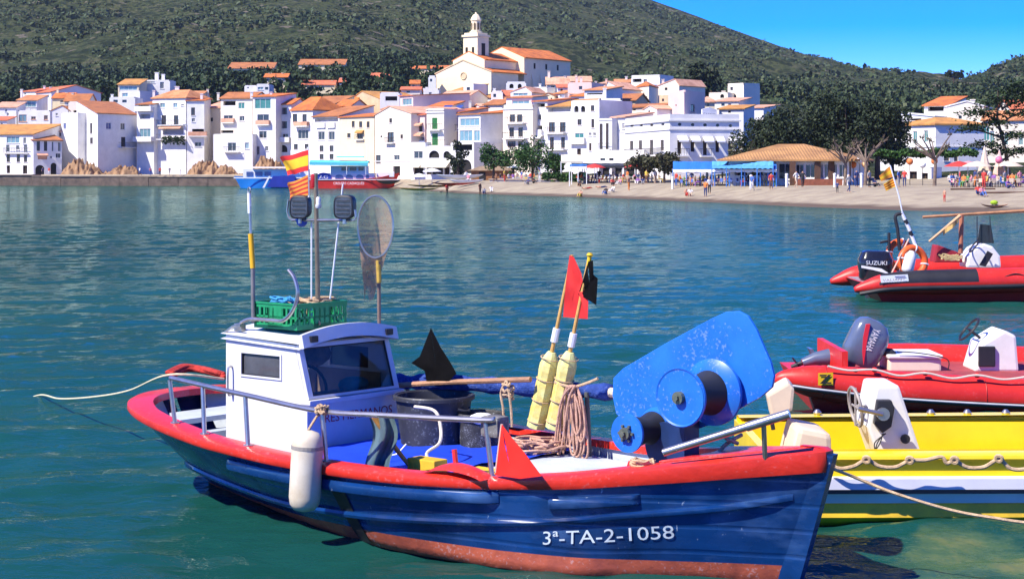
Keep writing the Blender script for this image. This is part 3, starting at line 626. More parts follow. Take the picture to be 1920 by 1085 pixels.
house('grey white modern house with a roof terrace at the wood edge','A',[(1248,262),(1530,262)],108,260,roof=('flat',96),wins=[(1270,95,1395,125,'b'),(1270,112,1390,130,'b'),(1440,115,1475,175)],chim=[(1412,30,110,14),(1470,45,110,12)],depth=8)
house('brown verandah house under a low roof left of the modern house','A',[(1062,256),(1250,256)],140,260,wall=cream,roof=('shed',92),tile=tile_y,wins=[(1075,150,1235,190,'b')],depth=10)
house('grey stone house below the verandah house','A',[(1075,248),(1260,247)],205,330,wall=greyw,roof=('flat',196),wins=[(1100,215,1150,248,'b')])
house('white house with low parapet behind the stepped terraces','A',[(985,236),(1215,236)],258,420,roof=('flat',250),wins=[(1020,275,1060,300,'n'),(1100,275,1140,300,'n')],chim=[(1010,225,270)])
house('small orange roofed house tucked behind the hipped roof','A',[(1560,240),(1830,240)],222,330,wall=warm,roof=('gable',200),wins=[(1600,235,1640,260,'n')],chim=[(1870,180,235)])
house('long orange farmhouse roof high on the wooded slope','P',[(560,352),(646,352)],122,134,wall=cream,roof=('shed',112),depth=8,wins=[(580,124,590,131,'n')])
house('ochre farmhouse roof further left on the wooded slope','P',[(428,350),(512,350)],129,142,wall=cream,roof=('shed',118),depth=9,wins=[(450,132,458,139,'n')])
# ---- gable house and waterfront centre (D)
house('big pale gable fronted house with a balcony niche on the waterfront','D',[(112,186),(436,180)],222,770,wall=warm,roof=('front',152,.42),tile=tile_p,depth=14,wins=[(240,250,264,290,'o'),(224,375,280,465,'o'),(160,405,176,422,'n'),(340,395,362,432,'o'),(280,580,332,626),(120,580,162,655,'o'),(275,680,337,765,'d')],balc=[(215,295,470,.6)],band=[(640,8,.06)])
house('narrow terraced house with orange awnings between two white facades','D',[(438,181),(560,180)],222,480,wall=pinkw,roof=('shed',170),tile=tile_r,wins=[(460,240,492,275,'k'),(440,320,496,346,'k'),(506,318,540,372,'o'),(440,420,550,466,'k')],awn=[(440,545,290,308,tile_p,.9),(440,550,378,400,tile_p,1.0)])
house('white ground floor block with one dark window under the terraced house','D',[(434,176),(564,175)],472,770,roof=('flat',466),depth=5,wins=[(460,545,540,612),(460,692,548,755,'d')],awn=[(440,566,640,682,awc,1.8)])
house('white house with two tall green shutters and balconies','D',[(576,176),(732,175)],200,520,wall=warm,roof=('flat',165),wins=[(625,245,672,346,'g'),(625,386,677,492,'g')],balc=[(600,715,352,.8),(588,740,496,.9)],band=[(178,8,.12),(202,10,.15)])
house('grey arcade with cream awning under the green shuttered house','D',[(566,173),(795,172)],508,770,wall=greyw,roof=('flat',498),depth=5,wins=[(596,540,690,606,'a'),(726,545,788,606,'a'),(575,690,722,755,'d'),(735,690,780,755,'d')],awn=[(570,800,622,682,awc,2.2)])
house('recessed pinkish house with a tall brown window behind white posts','D',[(732,178),(866,177)],205,540,wall=pinkw,roof=('shed',160),wins=[(806,252,850,340,'o'),(738,412,795,495,'k'),(800,412,842,495,'k')],balc=[(732,860,362,.9),(732,860,500,1.0)])
house('modern white house with wide blue glass fronts and an orange roof edge','D',[(862,174),(1060,172)],220,500,roof=('shed',192),depth=14,wins=[(876,250,1050,318,'b'),(870,358,988,456,'b'),(998,358,1054,456,'b')],band=[(345,8,.08)])
house('white cube with a long dark opening and blue arch below the glass house','D',[(792,170),(1002,168.5)],476,780,roof=('flat',468),depth=12,wins=[(812,484,986,566,'k'),(872,620,980,745,'a'),(812,680,850,755,'d')])
house('cream blank sided house right of the glass fronted house','D',[(1064,178),(1150,176)],205,720,wall=warm,roof=('shed',150),depth=10,wins=[(1085,255,1106,300,'n')])
house('white house with shaded ledges behind the plaza trees','D',[(1152,176),(1262,175)],200,720,roof=('shed',150),depth=9,wins=[(1165,235,1225,252,'l'),(1160,350,1220,372,'l'),(1170,480,1210,540)],awn=[(1160,1228,228,238,aww,.8)])
house('white house with two rows of balcony doors and a parapet roof terrace','D',[(1264,172),(1532,170)],178,760,wall=warm,roof=('flat',130),depth=7,wins=[(1325,215,1371,282,'o'),(1390,215,1436,282,'o'),(1320,332,1362,416,'o'),(1400,332,1442,416,'o'),(1305,456,1376,510,'o'),(1400,456,1440,510,'o')],balc=[(1300,1468,292,.9),(1284,1480,430,.9)],band=[(172,10,.15)])
house('set back penthouse with blue window strip above the balcony house','D',[(1292,180),(1522,179)],66,180,roof=('shed',52),depth=8,wins=[(1345,88,1500,122,'b')])
house('slim white house with an open dark roof loggia and one awning','D',[(1534,171),(1662,170)],100,760,roof=('shed',78),depth=8,wins=[(1542,116,1640,166,'k'),(1560,215,1606,266),(1545,316,1616,388,'k'),(1550,470,1620,520)],awn=[(1540,1630,398,420,aww,1.0)],balc=[(1540,1622,398,.5,'c')])
house('white four door house with an orange roof over a lavender top loggia','D',[(1664,170),(1882,168)],148,760,roof=('shed',82),depth=8,wins=[(1668,152,1872,212,'l'),(1676,285,1730,372,'o'),(1775,285,1827,372,'o'),(1685,420,1721,518,'o'),(1785,420,1821,518,'o'),(1765,575,1831,645,'a')],balc=[(1662,1838,382,.9),(1662,1838,530,.9)],tile=tile_y)
# ---- right of centre (E)
house('white house with twin arched attic windows and a large teal pane','E',[(150,165),(402,163)],292,800,roof=('flat',284),depth=9,wins=[(175,330,215,386,'a'),(235,330,275,386,'a'),(325,325,357,377,'o'),(205,450,242,502,'o'),(330,448,356,526,'o'),(180,575,262,650,'t'),(305,570,331,600),(345,570,371,600),(200,715,236,782,'d'),(310,665,331,732,'o')],balc=[(140,280,664,.6,'c')],chim=[(450,170,290,8)])
house('plain white block with one dark window at its top','E',[(404,166),(604,166)],280,520,roof=('flat',262),depth=9,wins=[(425,320,466,376)])
house('narrow white house with two very tall window slits','E',[(396,160),(516,159)],452,820,roof=('flat',446),depth=7,wins=[(404,490,432,720,'o'),(460,486,486,720,'o')],band=[(462,10,.12)],balc=[(396,510,722,.5)])
house('lavender white house with small dark windows left of the hotel','E',[(520,160),(634,159)],436,820,wall=greyw,roof=('shed',395),depth=7,wins=[(540,486,572,536),(608,486,630,536),(545,606,572,656)],band=[(572,8,.06)],tile=tile_p)
hot=house('grand white two faced hotel with balustraded roof and round attic vents','E',[(636,158),(1036,144),(1660,145.3)],462,860,roof=('flat',402),name='hotel',cat='hotel',wins=[(680,496,712,520,'r'),(765,494,795,516,'r'),(858,492,888,515,'r'),(958,485,988,508,'r'),(1108,482,1142,510,'r'),(1225,486,1258,512,'r'),(1336,488,1370,515,'r'),(1450,490,1482,518,'r'),(1566,495,1598,522,'r'),(676,645,706,742,'o'),(755,640,786,722,'o'),(855,636,886,772,'o'),(952,636,982,732,'o'),(1104,640,1142,762,'d'),(1224,640,1260,742,'d'),(1335,645,1371,772,'d'),(1448,645,1482,745,'d'),(1562,645,1596,765,'d')],band=[(468,14,.22),(545,12,.14)],balc=[(655,1000,778,.6),(1080,1200,775,.7),(1305,1420,778,.7)],awn=[(1100,1190,600,640,aww,.9),(1215,1300,602,640,aww,.9),(1330,1420,604,644,aww,.9),(1445,1520,606,645,aww,.9),(1560,1630,608,648,aww,.9)])
house('white hotel terrace block at street level below the tall slits','E',[(396,154),(890,150)],745,1030,roof=('flat',730),depth=3,wins=[(410,800,455,822,'n'),(488,800,530,822,'n'),(400,850,500,1005,'k'),(512,850,610,1005,'k'),(622,850,740,1005,'k'),(752,850,880,1005,'k')],name='terrace_block',cat='terrace')  # wide dark openings added to paint in the shade under the marquee
# ---------------------------------------------------------------- upper town
T=house
T('white house with a dark open terrace right of the brown barn','C',[(60,216),(236,216)],745,900,roof=('flat',735),wins=[(108,772,215,832,'k')])
T('white house with a big pale window and pinkish side wall above the waterfront','C',[(240,204),(358,202)],772,930,wall=pinkw,roof=('shed',750),depth=14,wins=[(262,792,346,852,'b')],tile=tile_r)
T('tiny orange topped turret house below the church','C',[(335,238),(412,238)],660,760,wall=tile_p,roof=('gable',630),depth=4,wins=[(350,668,370,690,'n')])
T('white house with stepped parapet left below the church','C',[(410,232),(590,232)],715,860,roof=('flat',700),wins=[(430,730,450,760,'n'),(500,735,525,765)],chim=[(480,690,740)])
T('long white house with slanting pale orange roof below the church','C',[(588,228),(852,226)],780,900,wall=warm,roof=('gable',728),tile=tile_p,wins=[(620,790,650,815,'n')])
T('pale house behind the long slanting roof','C',[(250,226),(420,226)],715,800,wall=warm,roof=('gable',690),tile=tile_r,wins=[(300,722,330,740,'n')])
T('low orange roofed house just behind the green shuttered house','C',[(462,192),(650,191)],880,960,wall=warm,roof=('shed',822),wins=[(480,885,500,900,'n')],depth=8)
T('house with blue and white striped roof terrace','C',[(640,190),(826,189)],885,960,wall=white,roof=('flat',878),wins=[(660,888,800,905,'v')],depth=6,awn=[(645,720,852,880,glassv,1.2),(760,815,852,880,glassv,1.2)])
T('brown roofed house against the church front','C',[(680,244),(830,242)],735,820,wall=warm,roof=('shed',668),tile=tile_y,wins=[(700,742,720,762,'n')],depth=8)
T('narrow lavender house against the church front','C',[(812,240),(902,239)],668,820,wall=greyw,roof=('flat',660),wins=[(840,690,870,720,'n')],depth=5)
T('olive roofed house at the church corner','C',[(915,240),(1060,238)],792,880,wall=warm,roof=('shed',730),tile=tile_y,depth=9,wins=[(940,800,965,820,'n')])
T('orange double roofed house behind the cream blank house','C',[(995,196),(1160,195)],852,960,wall=warm,roof=('gable',806),wins=[(1010,860,1035,885,'n')],chim=[(870,815,880,10)])
T('small white house with a round chimney right below the church','C',[(1060,226),(1165,226)],735,860,roof=('flat',722),wins=[(1080,750,1105,780,'n')],chim=[(1090,700,740)])
T('red roofed cottage right below the church','C',[(1160,228),(1245,228)],772,860,wall=pinkw,roof=('shed',722),tile=tile_r,wins=[(1180,780,1200,800,'n')])
T('white terrace house with round arches near the church buttresses','C',[(1195,238),(1375,238)],652,780,roof=('flat',640),wins=[(1225,660,1262,700,'a'),(1300,660,1335,700,'a')])
T('white gabled house with a slanted skylight right of the church','C',[(1235,224),(1425,223)],735,860,roof=('front',690,.7),wins=[(1260,742,1390,768,'b'),(1270,775,1300,800,'n')],tile=tile_p)
T('white house with small square windows right of the skylight house','C',[(1422,230),(1565,229)],705,860,roof=('flat',690),wins=[(1440,720,1470,750),(1510,725,1540,755)],chim=[(1500,660,700)])
T('rose roofed house with a tall white chimney','C',[(1562,240),(1762,240)],668,800,wall=warm,roof=('gable',602),tile=tile_p,wins=[(1600,678,1630,705,'n')],chim=[(1580,545,660,10),(1725,590,640)])
T('white cottage with a dark door under the rose roofs','C',[(1660,226),(1756,226)],695,800,roof=('shed',668),tile=tile_r,wins=[(1685,705,1705,735,'d')])
T('broad pale pink house with a low parapet, upper centre','C',[(1750,218),(1965,217)],660,800,wall=pinkw,roof=('flat',648),wins=[(1850,680,1880,710,'n')],chim=[(1830,600,660),(1870,600,660)])
T('rose roofed row at the top of the town','C',[(1760,250),(1960,250)],640,700,wall=warm,roof=('gable',596),tile=tile_p,wins=[(1800,648,1825,665,'n')],chim=[(1825,580,620)])
T('white attic house with orange cap roof behind the arched windows','C',[(1778,186),(1905,185)],775,900,roof=('shed',738),wins=[(1815,790,1850,830,'n')],depth=6)
T('two tone white house under a short orange roof, upper right','E',[(268,184),(458,183)],192,300,roof=('shed',162),depth=8,wins=[(290,215,430,235,'k')])
T('white slanting house beside the two tone house','E',[(450,200),(600,199)],180,300,roof=('front',112,.2),tile=tile_p,wins=[(480,200,510,225,'n')])
T('orange roofed house half behind the plain white block','E',[(480,188),(725,187)],285,380,wall=buff,roof=('gable',228),wins=[(600,292,640,320,'k')],chim=[(615,290,330)])
T('house with small orange roof high on the right of town','E',[(552,246),(690,246)],122,220,roof=('gable',94),wins=[(570,130,640,150,'k')],chim=[(645,65,110)])
T('white summit house with an open pergola terrace','E',[(690,242),(948,240)],82,200,roof=('flat',56),wins=[(702,86,782,132,'k'),(800,90,830,120)],depth=8)
T('white stepped houses below the summit house','E',[(572,226),(765,224)],150,300,roof=('flat',138),wins=[(590,165,620,190,'n'),(650,185,690,215),(600,215,630,240,'n')])
T('tall white corner house with a cream shaded side and orange roof','E',[(730,206),(848,202),(930,208)],150,340,wall=warm,roof=('hip',108,(.4,.6)),wins=[(815,245,832,265,'n'),(760,200,780,225,'n')])
T('white house with a pinkish gable next to the dark round tree','E',[(932,210),(1120,208)],150,300,wall=warm,roof=('front',98,.8),tile=tile_p,wins=[(990,165,1015,190,'n')],chim=[(975,90,130)])
T('ochre stone cube above the hotel','E',[(942,172),(1028,171)],244,380,wall=buff,roof=('flat',236),depth=6,wins=[(965,265,985,290,'n')])
T('low orange roofed row directly behind the hotel','E',[(600,172),(945,168)],350,440,wall=warm,roof=('gable',322),wins=[(700,356,730,372,'n')],depth=7)
T('small white pediment house behind the hotel balustrade','E',[(800,164),(920,162)],365,450,roof=('front',332,.5),wins=[(840,372,860,392,'n')],tile=tile_p,depth=6)
T('pink tower house with battlements above the hotel corner','E',[(1022,164),(1166,158),(1352,163)],205,440,wall=pinkw,roof=('flat',186),wins=[(1225,318,1262,382,'o'),(1085,318,1098,332,'n')],trim=pinkw)
T('domed ochre roof house right of the pink tower house','E',[(1350,168),(1440,168)],300,420,wall=cream,roof=('hip',255,(.4,.6)),tile=tile_p,depth=7,wins=[(1370,310,1390,335,'n')])
T('white house with two round arches on the right skyline','E',[(1388,216),(1560,215)],222,330,wall=warm,roof=('flat',210),wins=[(1490,225,1525,258,'a'),(1600,225,1620,250,'n')],chim=[(1520,195,225,14)])
T('pale square tower house on the right skyline','E',[(1558,218),(1702,216)],150,330,wall=warm,roof=('flat',130),wins=[(1580,160,1605,190,'n'),(1600,225,1635,258,'a')],depth=5)
T('long pale house with orange eave left of the dark trees','E',[(1440,194),(1655,193)],292,420,wall=warm,roof=('shed',262),tile=tile_p,wins=[(1500,305,1530,330,'n'),(1560,305,1590,330)])
T('lavender wall house with a brown eave behind the balustrade','E',[(1480,170),(1700,169)],362,470,wall=greyw,roof=('shed',328),tile=tile_y,wins=[(1560,372,1585,392,'n')],depth=6)
T('white house peeping out above the dark trees','E',[(1700,190),(1880,189)],352,480,roof=('shed',326),tile=tile_p,wins=[(1720,370,1745,395),(1770,368,1790,388)])
# hotel roof sign with its faint lettering, and balustrade openings
a=W(1314,212,147.0); b=W(1341,213,148.6); hl=hot.location
m=MB(); ex=Vector((b.x-a.x,b.y-a.y,0)); n=Vector((ex.y,-ex.x,0)).normalized(); ex.normalize()
z0=zpy(217,147)-.2; Lw=(Vector((b.x,b.y,0))-Vector((a.x,a.y,0))).length; A=Vector((a.x,a.y,z0))+n*.25
m.prism([A,A+ex*Lw,A+ex*Lw-n*.15,A-n*.15],(0,0,1.1)); m.prism([A+Vector((0,0,1.1)),A+ex*Lw+Vector((0,0,1.1)),A+ex*Lw*.5+Vector((0,0,1.45))],tuple(-n*.15))
sg=m.build('roof_sign',white,hot,hl); 
lettering('CASINO',.55,lambda x,y:A+ex*(x+.25)+Vector((0,0,y+.22))+n*.012,M('sign_grey',(.30,.28,.27),.8),sg,hl,fit=Lw-.5)
# ---- church
fv=Vector((14,-10.6,0)).normalized(); rz=math.atan2(fv.y,fv.x); c0=W(816.7,175,256); zb=19.5
ch=thing('church','pale yellow church with slim bell tower and orange roofs crowning the town','church',(c0.x,c0.y,zb),rz)
def cz(z): return z-zb
wall_=MB(); 
def gable(m,x0,x1,y0,y1,z0,ze,zp,px=None):
    px=(x0+x1)/2 if px is None else px; P=[(x0,y0,z0),(x1,y0,z0),(x1,y0,ze),(px,y0,zp),(x0,y0,ze)]
    m.prism([Vector(p) for p in P],(0,y1-y0,0))
gable(wall_,0,17.6,0,11,-2,cz(27),cz(30.1)); wall_.build('front_wall',churchw,ch)
w=MB(); gable(w,4.9,14.8,.9,14,cz(26),cz(30.2),cz(32.2)); w.build('nave_wall',churchw,ch)
w=MB(); gable(w,3.0,17.2,14,34,-2,cz(31.2),cz(34.0)); ap=w.build('choir_wall',churchw,ch)
for i in range(5):
    f=MB(); f.prism([Vector((17.2,17+i*3.6,-2)),Vector((19.6,17+i*3.6,-2)),Vector((17.2,17+i*3.6,cz(27.5)))],(0,.8,0)); f.build('buttress',churchw,ch)
def slope(x0,z0,x1,z1,y0,y1,name='roof',o=.4):
    m=MB(); d=Vector((x0-x1,0,z0-z1)).normalized()*o; roof_slab(m,(x0+d.x,y0-.2,z0+d.z),(x0+d.x,y1+.2,z0+d.z),(x1,y1+.2,z1),(x1,y0-.2,z1),.22); m.build(name,tile_o,ch,recalc=False)
slope(17.6,cz(27.02),14.82,cz(27.95),.5,13.9,'aisle_roof'); slope(0,cz(27.02),4.88,cz(28.7),.5,13.9,'aisle_roof')
slope(14.8,cz(30.22),9.85,cz(32.25),1.1,14,'nave_roof'); slope(4.9,cz(30.22),9.85,cz(32.25),1.1,14,'nave_roof')
slope(17.2,cz(31.22),10.1,cz(34.05),14.2,34,'choir_roof'); slope(3.0,cz(31.22),10.1,cz(34.05),14.2,34,'choir_roof')
t=MB(); t.box((7.9,1.2,cz(28)),(12.4,5.7,cz(36.0))); t.box((7.6,.9,cz(36.0)),(12.7,6.0,cz(36.5))); t.box((8.1,1.4,cz(36.5)),(12.2,5.5,cz(37.0)))
tw=t.build('bell_tower',churchw,ch)
for x in(9.0,11.0): q=MB(); q.box((x-.35,1.14,cz(31.6)),(x+.35,1.198,cz(33.4))); q.build('belfry_opening',darkin,tw)
q=MB(); q.box((12.402,2.8,cz(31.2)),(12.46,4.2,cz(34.4))); q.build('belfry_opening',darkin,tw)
l=MB(); cxy=(10.15,3.45,0); l.lathe([(1.55,cz(37.0)),(1.6,cz(37.4)),(1.25,cz(37.45)),(1.2,cz(40.0)),(1.4,cz(40.1)),(1.35,cz(40.35)),(1.1,cz(40.9)),(.7,cz(41.5)),(.25,cz(41.8)),(.2,cz(42.2))],cxy,n=8); la=l.build('lantern',churchw,ch)
for i in range(8):
    an=math.pi/8+i*math.pi/4; q=MB(); d=Vector((math.cos(an),math.sin(an),0)); e=Vector((-d.y,d.x,0)); c=Vector((10.15,3.45,0))+d*1.17
    q.prism([c-e*.25+Vector((0,0,cz(37.8))),c+e*.25+Vector((0,0,cz(37.8))),c+e*.25+Vector((0,0,cz(39.3))),c+Vector((0,0,cz(39.6))),c-e*.25+Vector((0,0,cz(39.3)))],tuple(d*.06)); q.build('lantern_opening',M('belfry_shadow',(.14,.10,.06),.9),la)  # opaque plates coloured as the shadow inside the lantern
q=MB(); q.torus((9.0,-.05,cz(26.3)),.85,.16,(0,1,0),24,8); rw=q.build('rose_window',buff,ch,smooth=True); q=MB(); q.lathe([(.85,-.02),(.85,.0)],(9.0,-.03,cz(26.3)),(0,1,0),24); q.build('pane',buff,rw)
q=MB(); q.prism([Vector((0,-.02,cz(27)))-Vector((.2,0,0)),Vector((8.8,-.02,cz(30.1))),Vector((17.8,-.02,cz(27))),Vector((17.8,-.02,cz(27.25))),Vector((8.8,-.02,cz(30.4))),Vector((-.2,-.02,cz(27.25)))],(0,-.15,0)); q.build('cornice',buff,ch)
for i in range(3): q=MB(); q.box((17.203,18+i*5,cz(28.6)),(17.25,18.7+i*5,cz(30))); q.build('side_window',darkin,ch)
T('white presbytery cottage left of the church front','C',[(495,252),(562,252)],600,700,roof=('flat',585),wins=[(510,615,530,640,'n')],depth=5)
T('long low orange roof in the trees left of the church','C',[(285,300),(690,298)],528,580,wall=cream,roof=('shed',500),wins=[(330,535,360,560,'n')],depth=10)
# ---- right side
T('white house with teal shutters and cream side wall right of the dark trees','F',[(1075,134),(1352,130),(1665,131)],290,690,roof=('hip',248,(.45,.75)),wins=[(1205,330,1232,412,'t'),(1275,325,1302,402,'t'),(1110,455,1140,516,'t'),(1160,456,1236,520,'k'),(1470,456,1496,522,'o'),(1405,470,1440,520,'o')],tile=tile_y,band=[(432,8,.1)])
T('low white wing with teal door left of the shuttered house','F',[(972,135),(1078,134)],448,690,roof=('flat',440),wins=[(1035,456,1066,512,'t'),(990,470,1015,515,'t')],depth=6)
T('white roof terrace parapet behind the shuttered house','F',[(1050,144),(1335,142)],240,330,roof=('front',212,.15),tile=white,wins=[(1180,248,1260,268,'k')])
T('open roof room under a bright orange roof above the terrace','F',[(1278,148),(1432,147)],168,320,roof=('shed',112),depth=9,wins=[(1302,172,1404,216,'k')])
T('big blank white upper wall beside the orange roofed room','F',[(1425,144),(1660,143)],172,330,wall=warm,roof=('front',140,.55),tile=white,wins=[(1500,230,1520,250,'n')],chim=[(1590,125,160,10)])
T('cream house behind the pine at the right edge','F',[(1655,140),(2100,138)],262,690,wall=warm,roof=('gable',205),wins=[(1640,300,1700,390,'t'),(1885,340,1916,420,'t'),(1700,330,1730,410,'t'),(1790,345,1820,420,'t'),(1700,560,1760,640,'d')])
T('orange roofed house at the right edge of the wood','F',[(1840,168),(2100,168)],188,330,wall=warm,roof=('gable',128),tile=tile_r,wins=[(1870,200,1900,230,'n')])
T('low white kiosk with two dark doors behind parked scooters','F',[(1140,122),(1325,121)],568,690,roof=('flat',560),wins=[(1185,588,1232,645,'d'),(1262,598,1302,645,'d')],depth=4,name='kiosk',cat='kiosk')
pav=T('beach restaurant pavilion with a wide ochre hipped roof and white glazed walls','F',[(20,110.5),(795,108)],522,700,roof=('hip',424,(.34,.56)),depth=10,over=1.0,tile=tile_t,wins=[(340,535,425,640,'w'),(450,540,505,632,'w'),(512,540,582,632,'w'),(602,540,628,632,'w'),(634,540,672,632,'w'),(690,540,720,628,'w'),(728,540,775,628,'w'),(60,560,140,640,'k'),(160,560,240,640,'k'),(255,560,325,640,'k')],name='beach_pavilion',cat='restaurant')  # left three dark openings paint in the shade below the blue awning
for x in(432,592,680,786): 
    k=110; a=W(1360+x/3.42857,302,108.9-.0008*x); m=MB(); m.box((a.x-.3,a.y-.25,ground(1450,110)-.5),(a.x+.3,a.y+.1,zpy(303,109))); m.build('pillar',brown,pav,pav.location)
m=MB(); a=W(1490,340,108.2); b=W(1590,340,107.6); m.box((a.x,a.y-.12,1.0),(b.x,a.y+.0,2.2)); m.build('brick_plinth',M('brick',(.30,.10,.055),.9,.2,2),pav,pav.location)

# ---- small houses filling the rows that climb to the church
sky_=[(690,182),(760,178),(820,184),(900,186),(960,176),(1020,164),(1100,154),(1180,158),(1260,166),(1330,172),(1400,186)]
OR2=['first','second','third','fourth','fifth','sixth','seventh','eighth','ninth','tenth','eleventh','twelfth','thirteenth','fourteenth','fifteenth']
for rn,kk_,dy,px,seed in(('upper',247,5,1018,61),('middle',222,17,704,62),('lower',203,27,716,63)):
    random.seed(seed); i=0
    while px<1385 and i<15:
        w=random.uniform(13,24); yt=interp(sky_,px)+dy+random.uniform(-4,4); k_=kk_+random.uniform(-4,4); wl=random.choice((white,white,warm,pinkw,cream)); cn_={'white_plaster':'white','warm_white_plaster':'off-white','pink_plaster':'pink','cream_plaster':'cream'}[wl.name]
        rf_k=random.choice(('gable','shed','flat','gable','front')); rl=yt-random.uniform(3,7); ws=[]
        for q in range(int(w//7)): ws.append((px+2.5+q*7,yt+3,px+5.3+q*7,yt+7.5,random.choice('wonk')))
        T('small %s house with %s, %s from the left in the %s hillside row'%(cn_,{'gable':'tiled ridge roof','shed':'sloping tiled roof','flat':'flat roof','front':'gable front'}[rf_k],OR2[i],rn),'P',[(px,k_),(px+w,k_-random.uniform(-1.5,1.5))],yt,yt+22,wall=wl,roof=(rf_k,rl if rf_k!='flat' else yt-1.2),wins=ws,depth=random.uniform(5,9),tile=random.choice((tile_o,tile_p,tile_s,tile_b)),chim=[(px+w*random.uniform(.2,.8),yt-random.uniform(5,9),yt,1.4)])
        px+=w+random.choice((1,3,9,22,34)); i+=1
# ---------------------------------------------------------------- quay, rocks, trees, beach furniture
def place(px,k): p=XY(px,k); return Vector((p.x,p.y,ground(px,k)))
a=XY(-500,207.8); b=XY(60,202.6); c=XY(446,199.2); c2=XY(600,183.4) 
def wallseg(name,label,cat,p,q,z0,z1,th,mat,kind=None):
    e=(q-p).normalized(); n=Vector((-e.y,e.x)); m=MB(); L_=(q-p).length; N=max(2,int(L_/6))
    # coursed blocks: each run of wall stands a little proud or shy
    root=thing(name,label,cat,(p.x,p.y,z0))
    for i in range(N):
        u0=p+e*L_*i/N; u1=p+e*(L_*(i+1)/N-.06); d=n*random.uniform(-.12,.05); m=MB()
        m.prism([Vector((u0.x+d.x,u0.y+d.y,z0)),Vector((u1.x+d.x,u1.y+d.y,z0)),Vector((u1.x+n.x*th,u1.y+n.y*th,z0)),Vector((u0.x+n.x*th,u0.y+n.y*th,z0))],(0,0,z1-z0-random.uniform(0,.1)))
        m.build('wall_section',mat,root,(p.x,p.y,z0))
    cp=MB(); d=n*-.2; cp.prism([Vector((p.x+d.x,p.y+d.y,z1)),Vector((q.x+d.x,q.y+d.y,z1)),Vector((q.x+n.x*th,q.y+n.y*th,z1)),Vector((p.x+n.x*th,p.y+n.y*th,z1))],(0,0,.18)); cp.build('coping',M('quay_top',(.33,.25,.19),.9,.2,.5),root,(p.x,p.y,z0))
    return root
random.seed(11)
wallseg('quay_wall','far left section of dark stone quay wall','quay wall',a,b,-1.2,2.05,4.5,quaym)
wallseg('quay_wall','long dark stone quay wall below the white houses, left','quay wall',b,c,-1.2,1.8,4.5,quaym)
wallseg('quay_wall','dark quay wall behind the moored ferries','quay wall',c,c2,-1.2,1.8,4.5,quaym)
wallseg('beach_wall','low pale concrete wall between plaza trees and beach','wall',XY(918,146.5),XY(1045,139.5),.6,1.75,.5,concrete)
def rock(label,px0,px1,py0,py1,k,seed):
    random.seed(seed); A=W(px0,py1,k); B=W(px1,py1,k); w=B.x-A.x; h=(zpy(py0,k)-zpy(py1,k)+.8)*1.2; c=Vector(((A.x+B.x)/2,A.y+2,zpy(py1,k)-.8))
    m=MB(); m.grid(lambda u,v:(0,0,0),2,2); m=MB(); N=40
    def fn(u,v):
        x=(u-.5)*w; r=(1-abs(2*u-1)**3)**.6; z=h*max(0,r)*math.sin(math.pi*.5*min(1,v*1.2))*(.62+.5*noise.noise(Vector((x*.22,seed,1)))+.22*abs(noise.noise(Vector((x*.8,seed,3))))+.15*noise.noise(Vector((x*2.2,v*5,seed))))
        y=-3+5*v+noise.noise(Vector((x*.5,v*3,seed)))*1.1; z+=noise.noise(Vector((x*1.3,v*6,seed+9)))*.7
        return c+Vector((x,y,max(-.3,z)))
    m.grid(fn,60,20)
    tag(m.build('rock_outcrop',stone,None,c,smooth=False),label,'rock')
rock('brown rock outcrop under the big corner house',108,190,296,332,206.5,1); rock('flat brown rock ledge right of the first outcrop',182,262,306,332,206.3,2)
rock('pointed brown rock below the low projecting house',345,412,294,332,205,3); rock('long brown rock ledge behind the blue boat',395,462,308,332,204.6,4)
rock('grey arched rock mound behind the flags',470,540,290,332,204,5)

def tree(name,label,px,k,h,rx,rz,leaf,n=2200,ls=.3,trunk=True,cz_=None,clumps=26,cat='tree',seed=0,flat=1,zoff=0,group=None,ry=None):
    random.seed(seed+int(px)); g=place(px,k)+Vector((0,0,zoff)); root=thing(name,label,cat,g,group=group); cz0=h-rz if cz_ is None else cz_; ry=ry or rx
    m=MB(); cs=[]
    for i in range(clumps):
        d=Vector((random.gauss(0,1),random.gauss(0,1),random.gauss(0,1))).normalized()*random.uniform(.35,.95)
        cs.append((Vector((d.x*rx,d.y*ry,cz0+d.z*rz)),random.uniform(.22,.42)*min(rx,rz*1.5)))
    for i in range(n):
        c,r=random.choice(cs); d=Vector((random.gauss(0,1),random.gauss(0,1),random.gauss(0,1)*flat)); d=d.normalized()*r*random.uniform(.3,1)**.5
        p=c+d; a=Vector((random.gauss(0,1),random.gauss(0,1),random.gauss(0,1)+.6)).normalized(); b=a.orthogonal().normalized(); b=Matrix.Rotation(random.random()*6.3,3,a)@b; e=a.cross(b); s=ls*random.uniform(.6,1.3)
        o=len(m.v); m.v+=[p+b*s,p+e*s*.6,p-b*s,p-e*s*.6]; m.f.append([o,o+1,o+2,o+3]); m.m.append(0)
    m.build('crown',leaf,root,recalc=False)
    if trunk:
        t=MB(); top=Vector((random.gauss(0,.2),0,cz0)); t.tube([Vector((0,0,-.4)),Vector((.05,0,cz0*.5)),top],[h*.03+.08,h*.022+.05,h*.012+.03],8)
        for c,r in cs[:9]: t.tube([Vector((0,0,cz0*.55)),Vector((c.x*.5,c.y*.5,(cz0*.6+c.z)/2)),c],[h*.014+.03,h*.009+.02,.02],5)
        t.build('trunk',M('bark',(.10,.07,.05),.9,.25,3,bump=.8),root)
    return root
pl=MATS['pine_leaf']; dk=leafmat('cypress_leaf',(.010,.019,.008),(.028,.045,.018),(.06,.075,.03)); pz=leafmat('plaza_leaf',(.012,.04,.008),(.04,.10,.018),(.09,.16,.04))
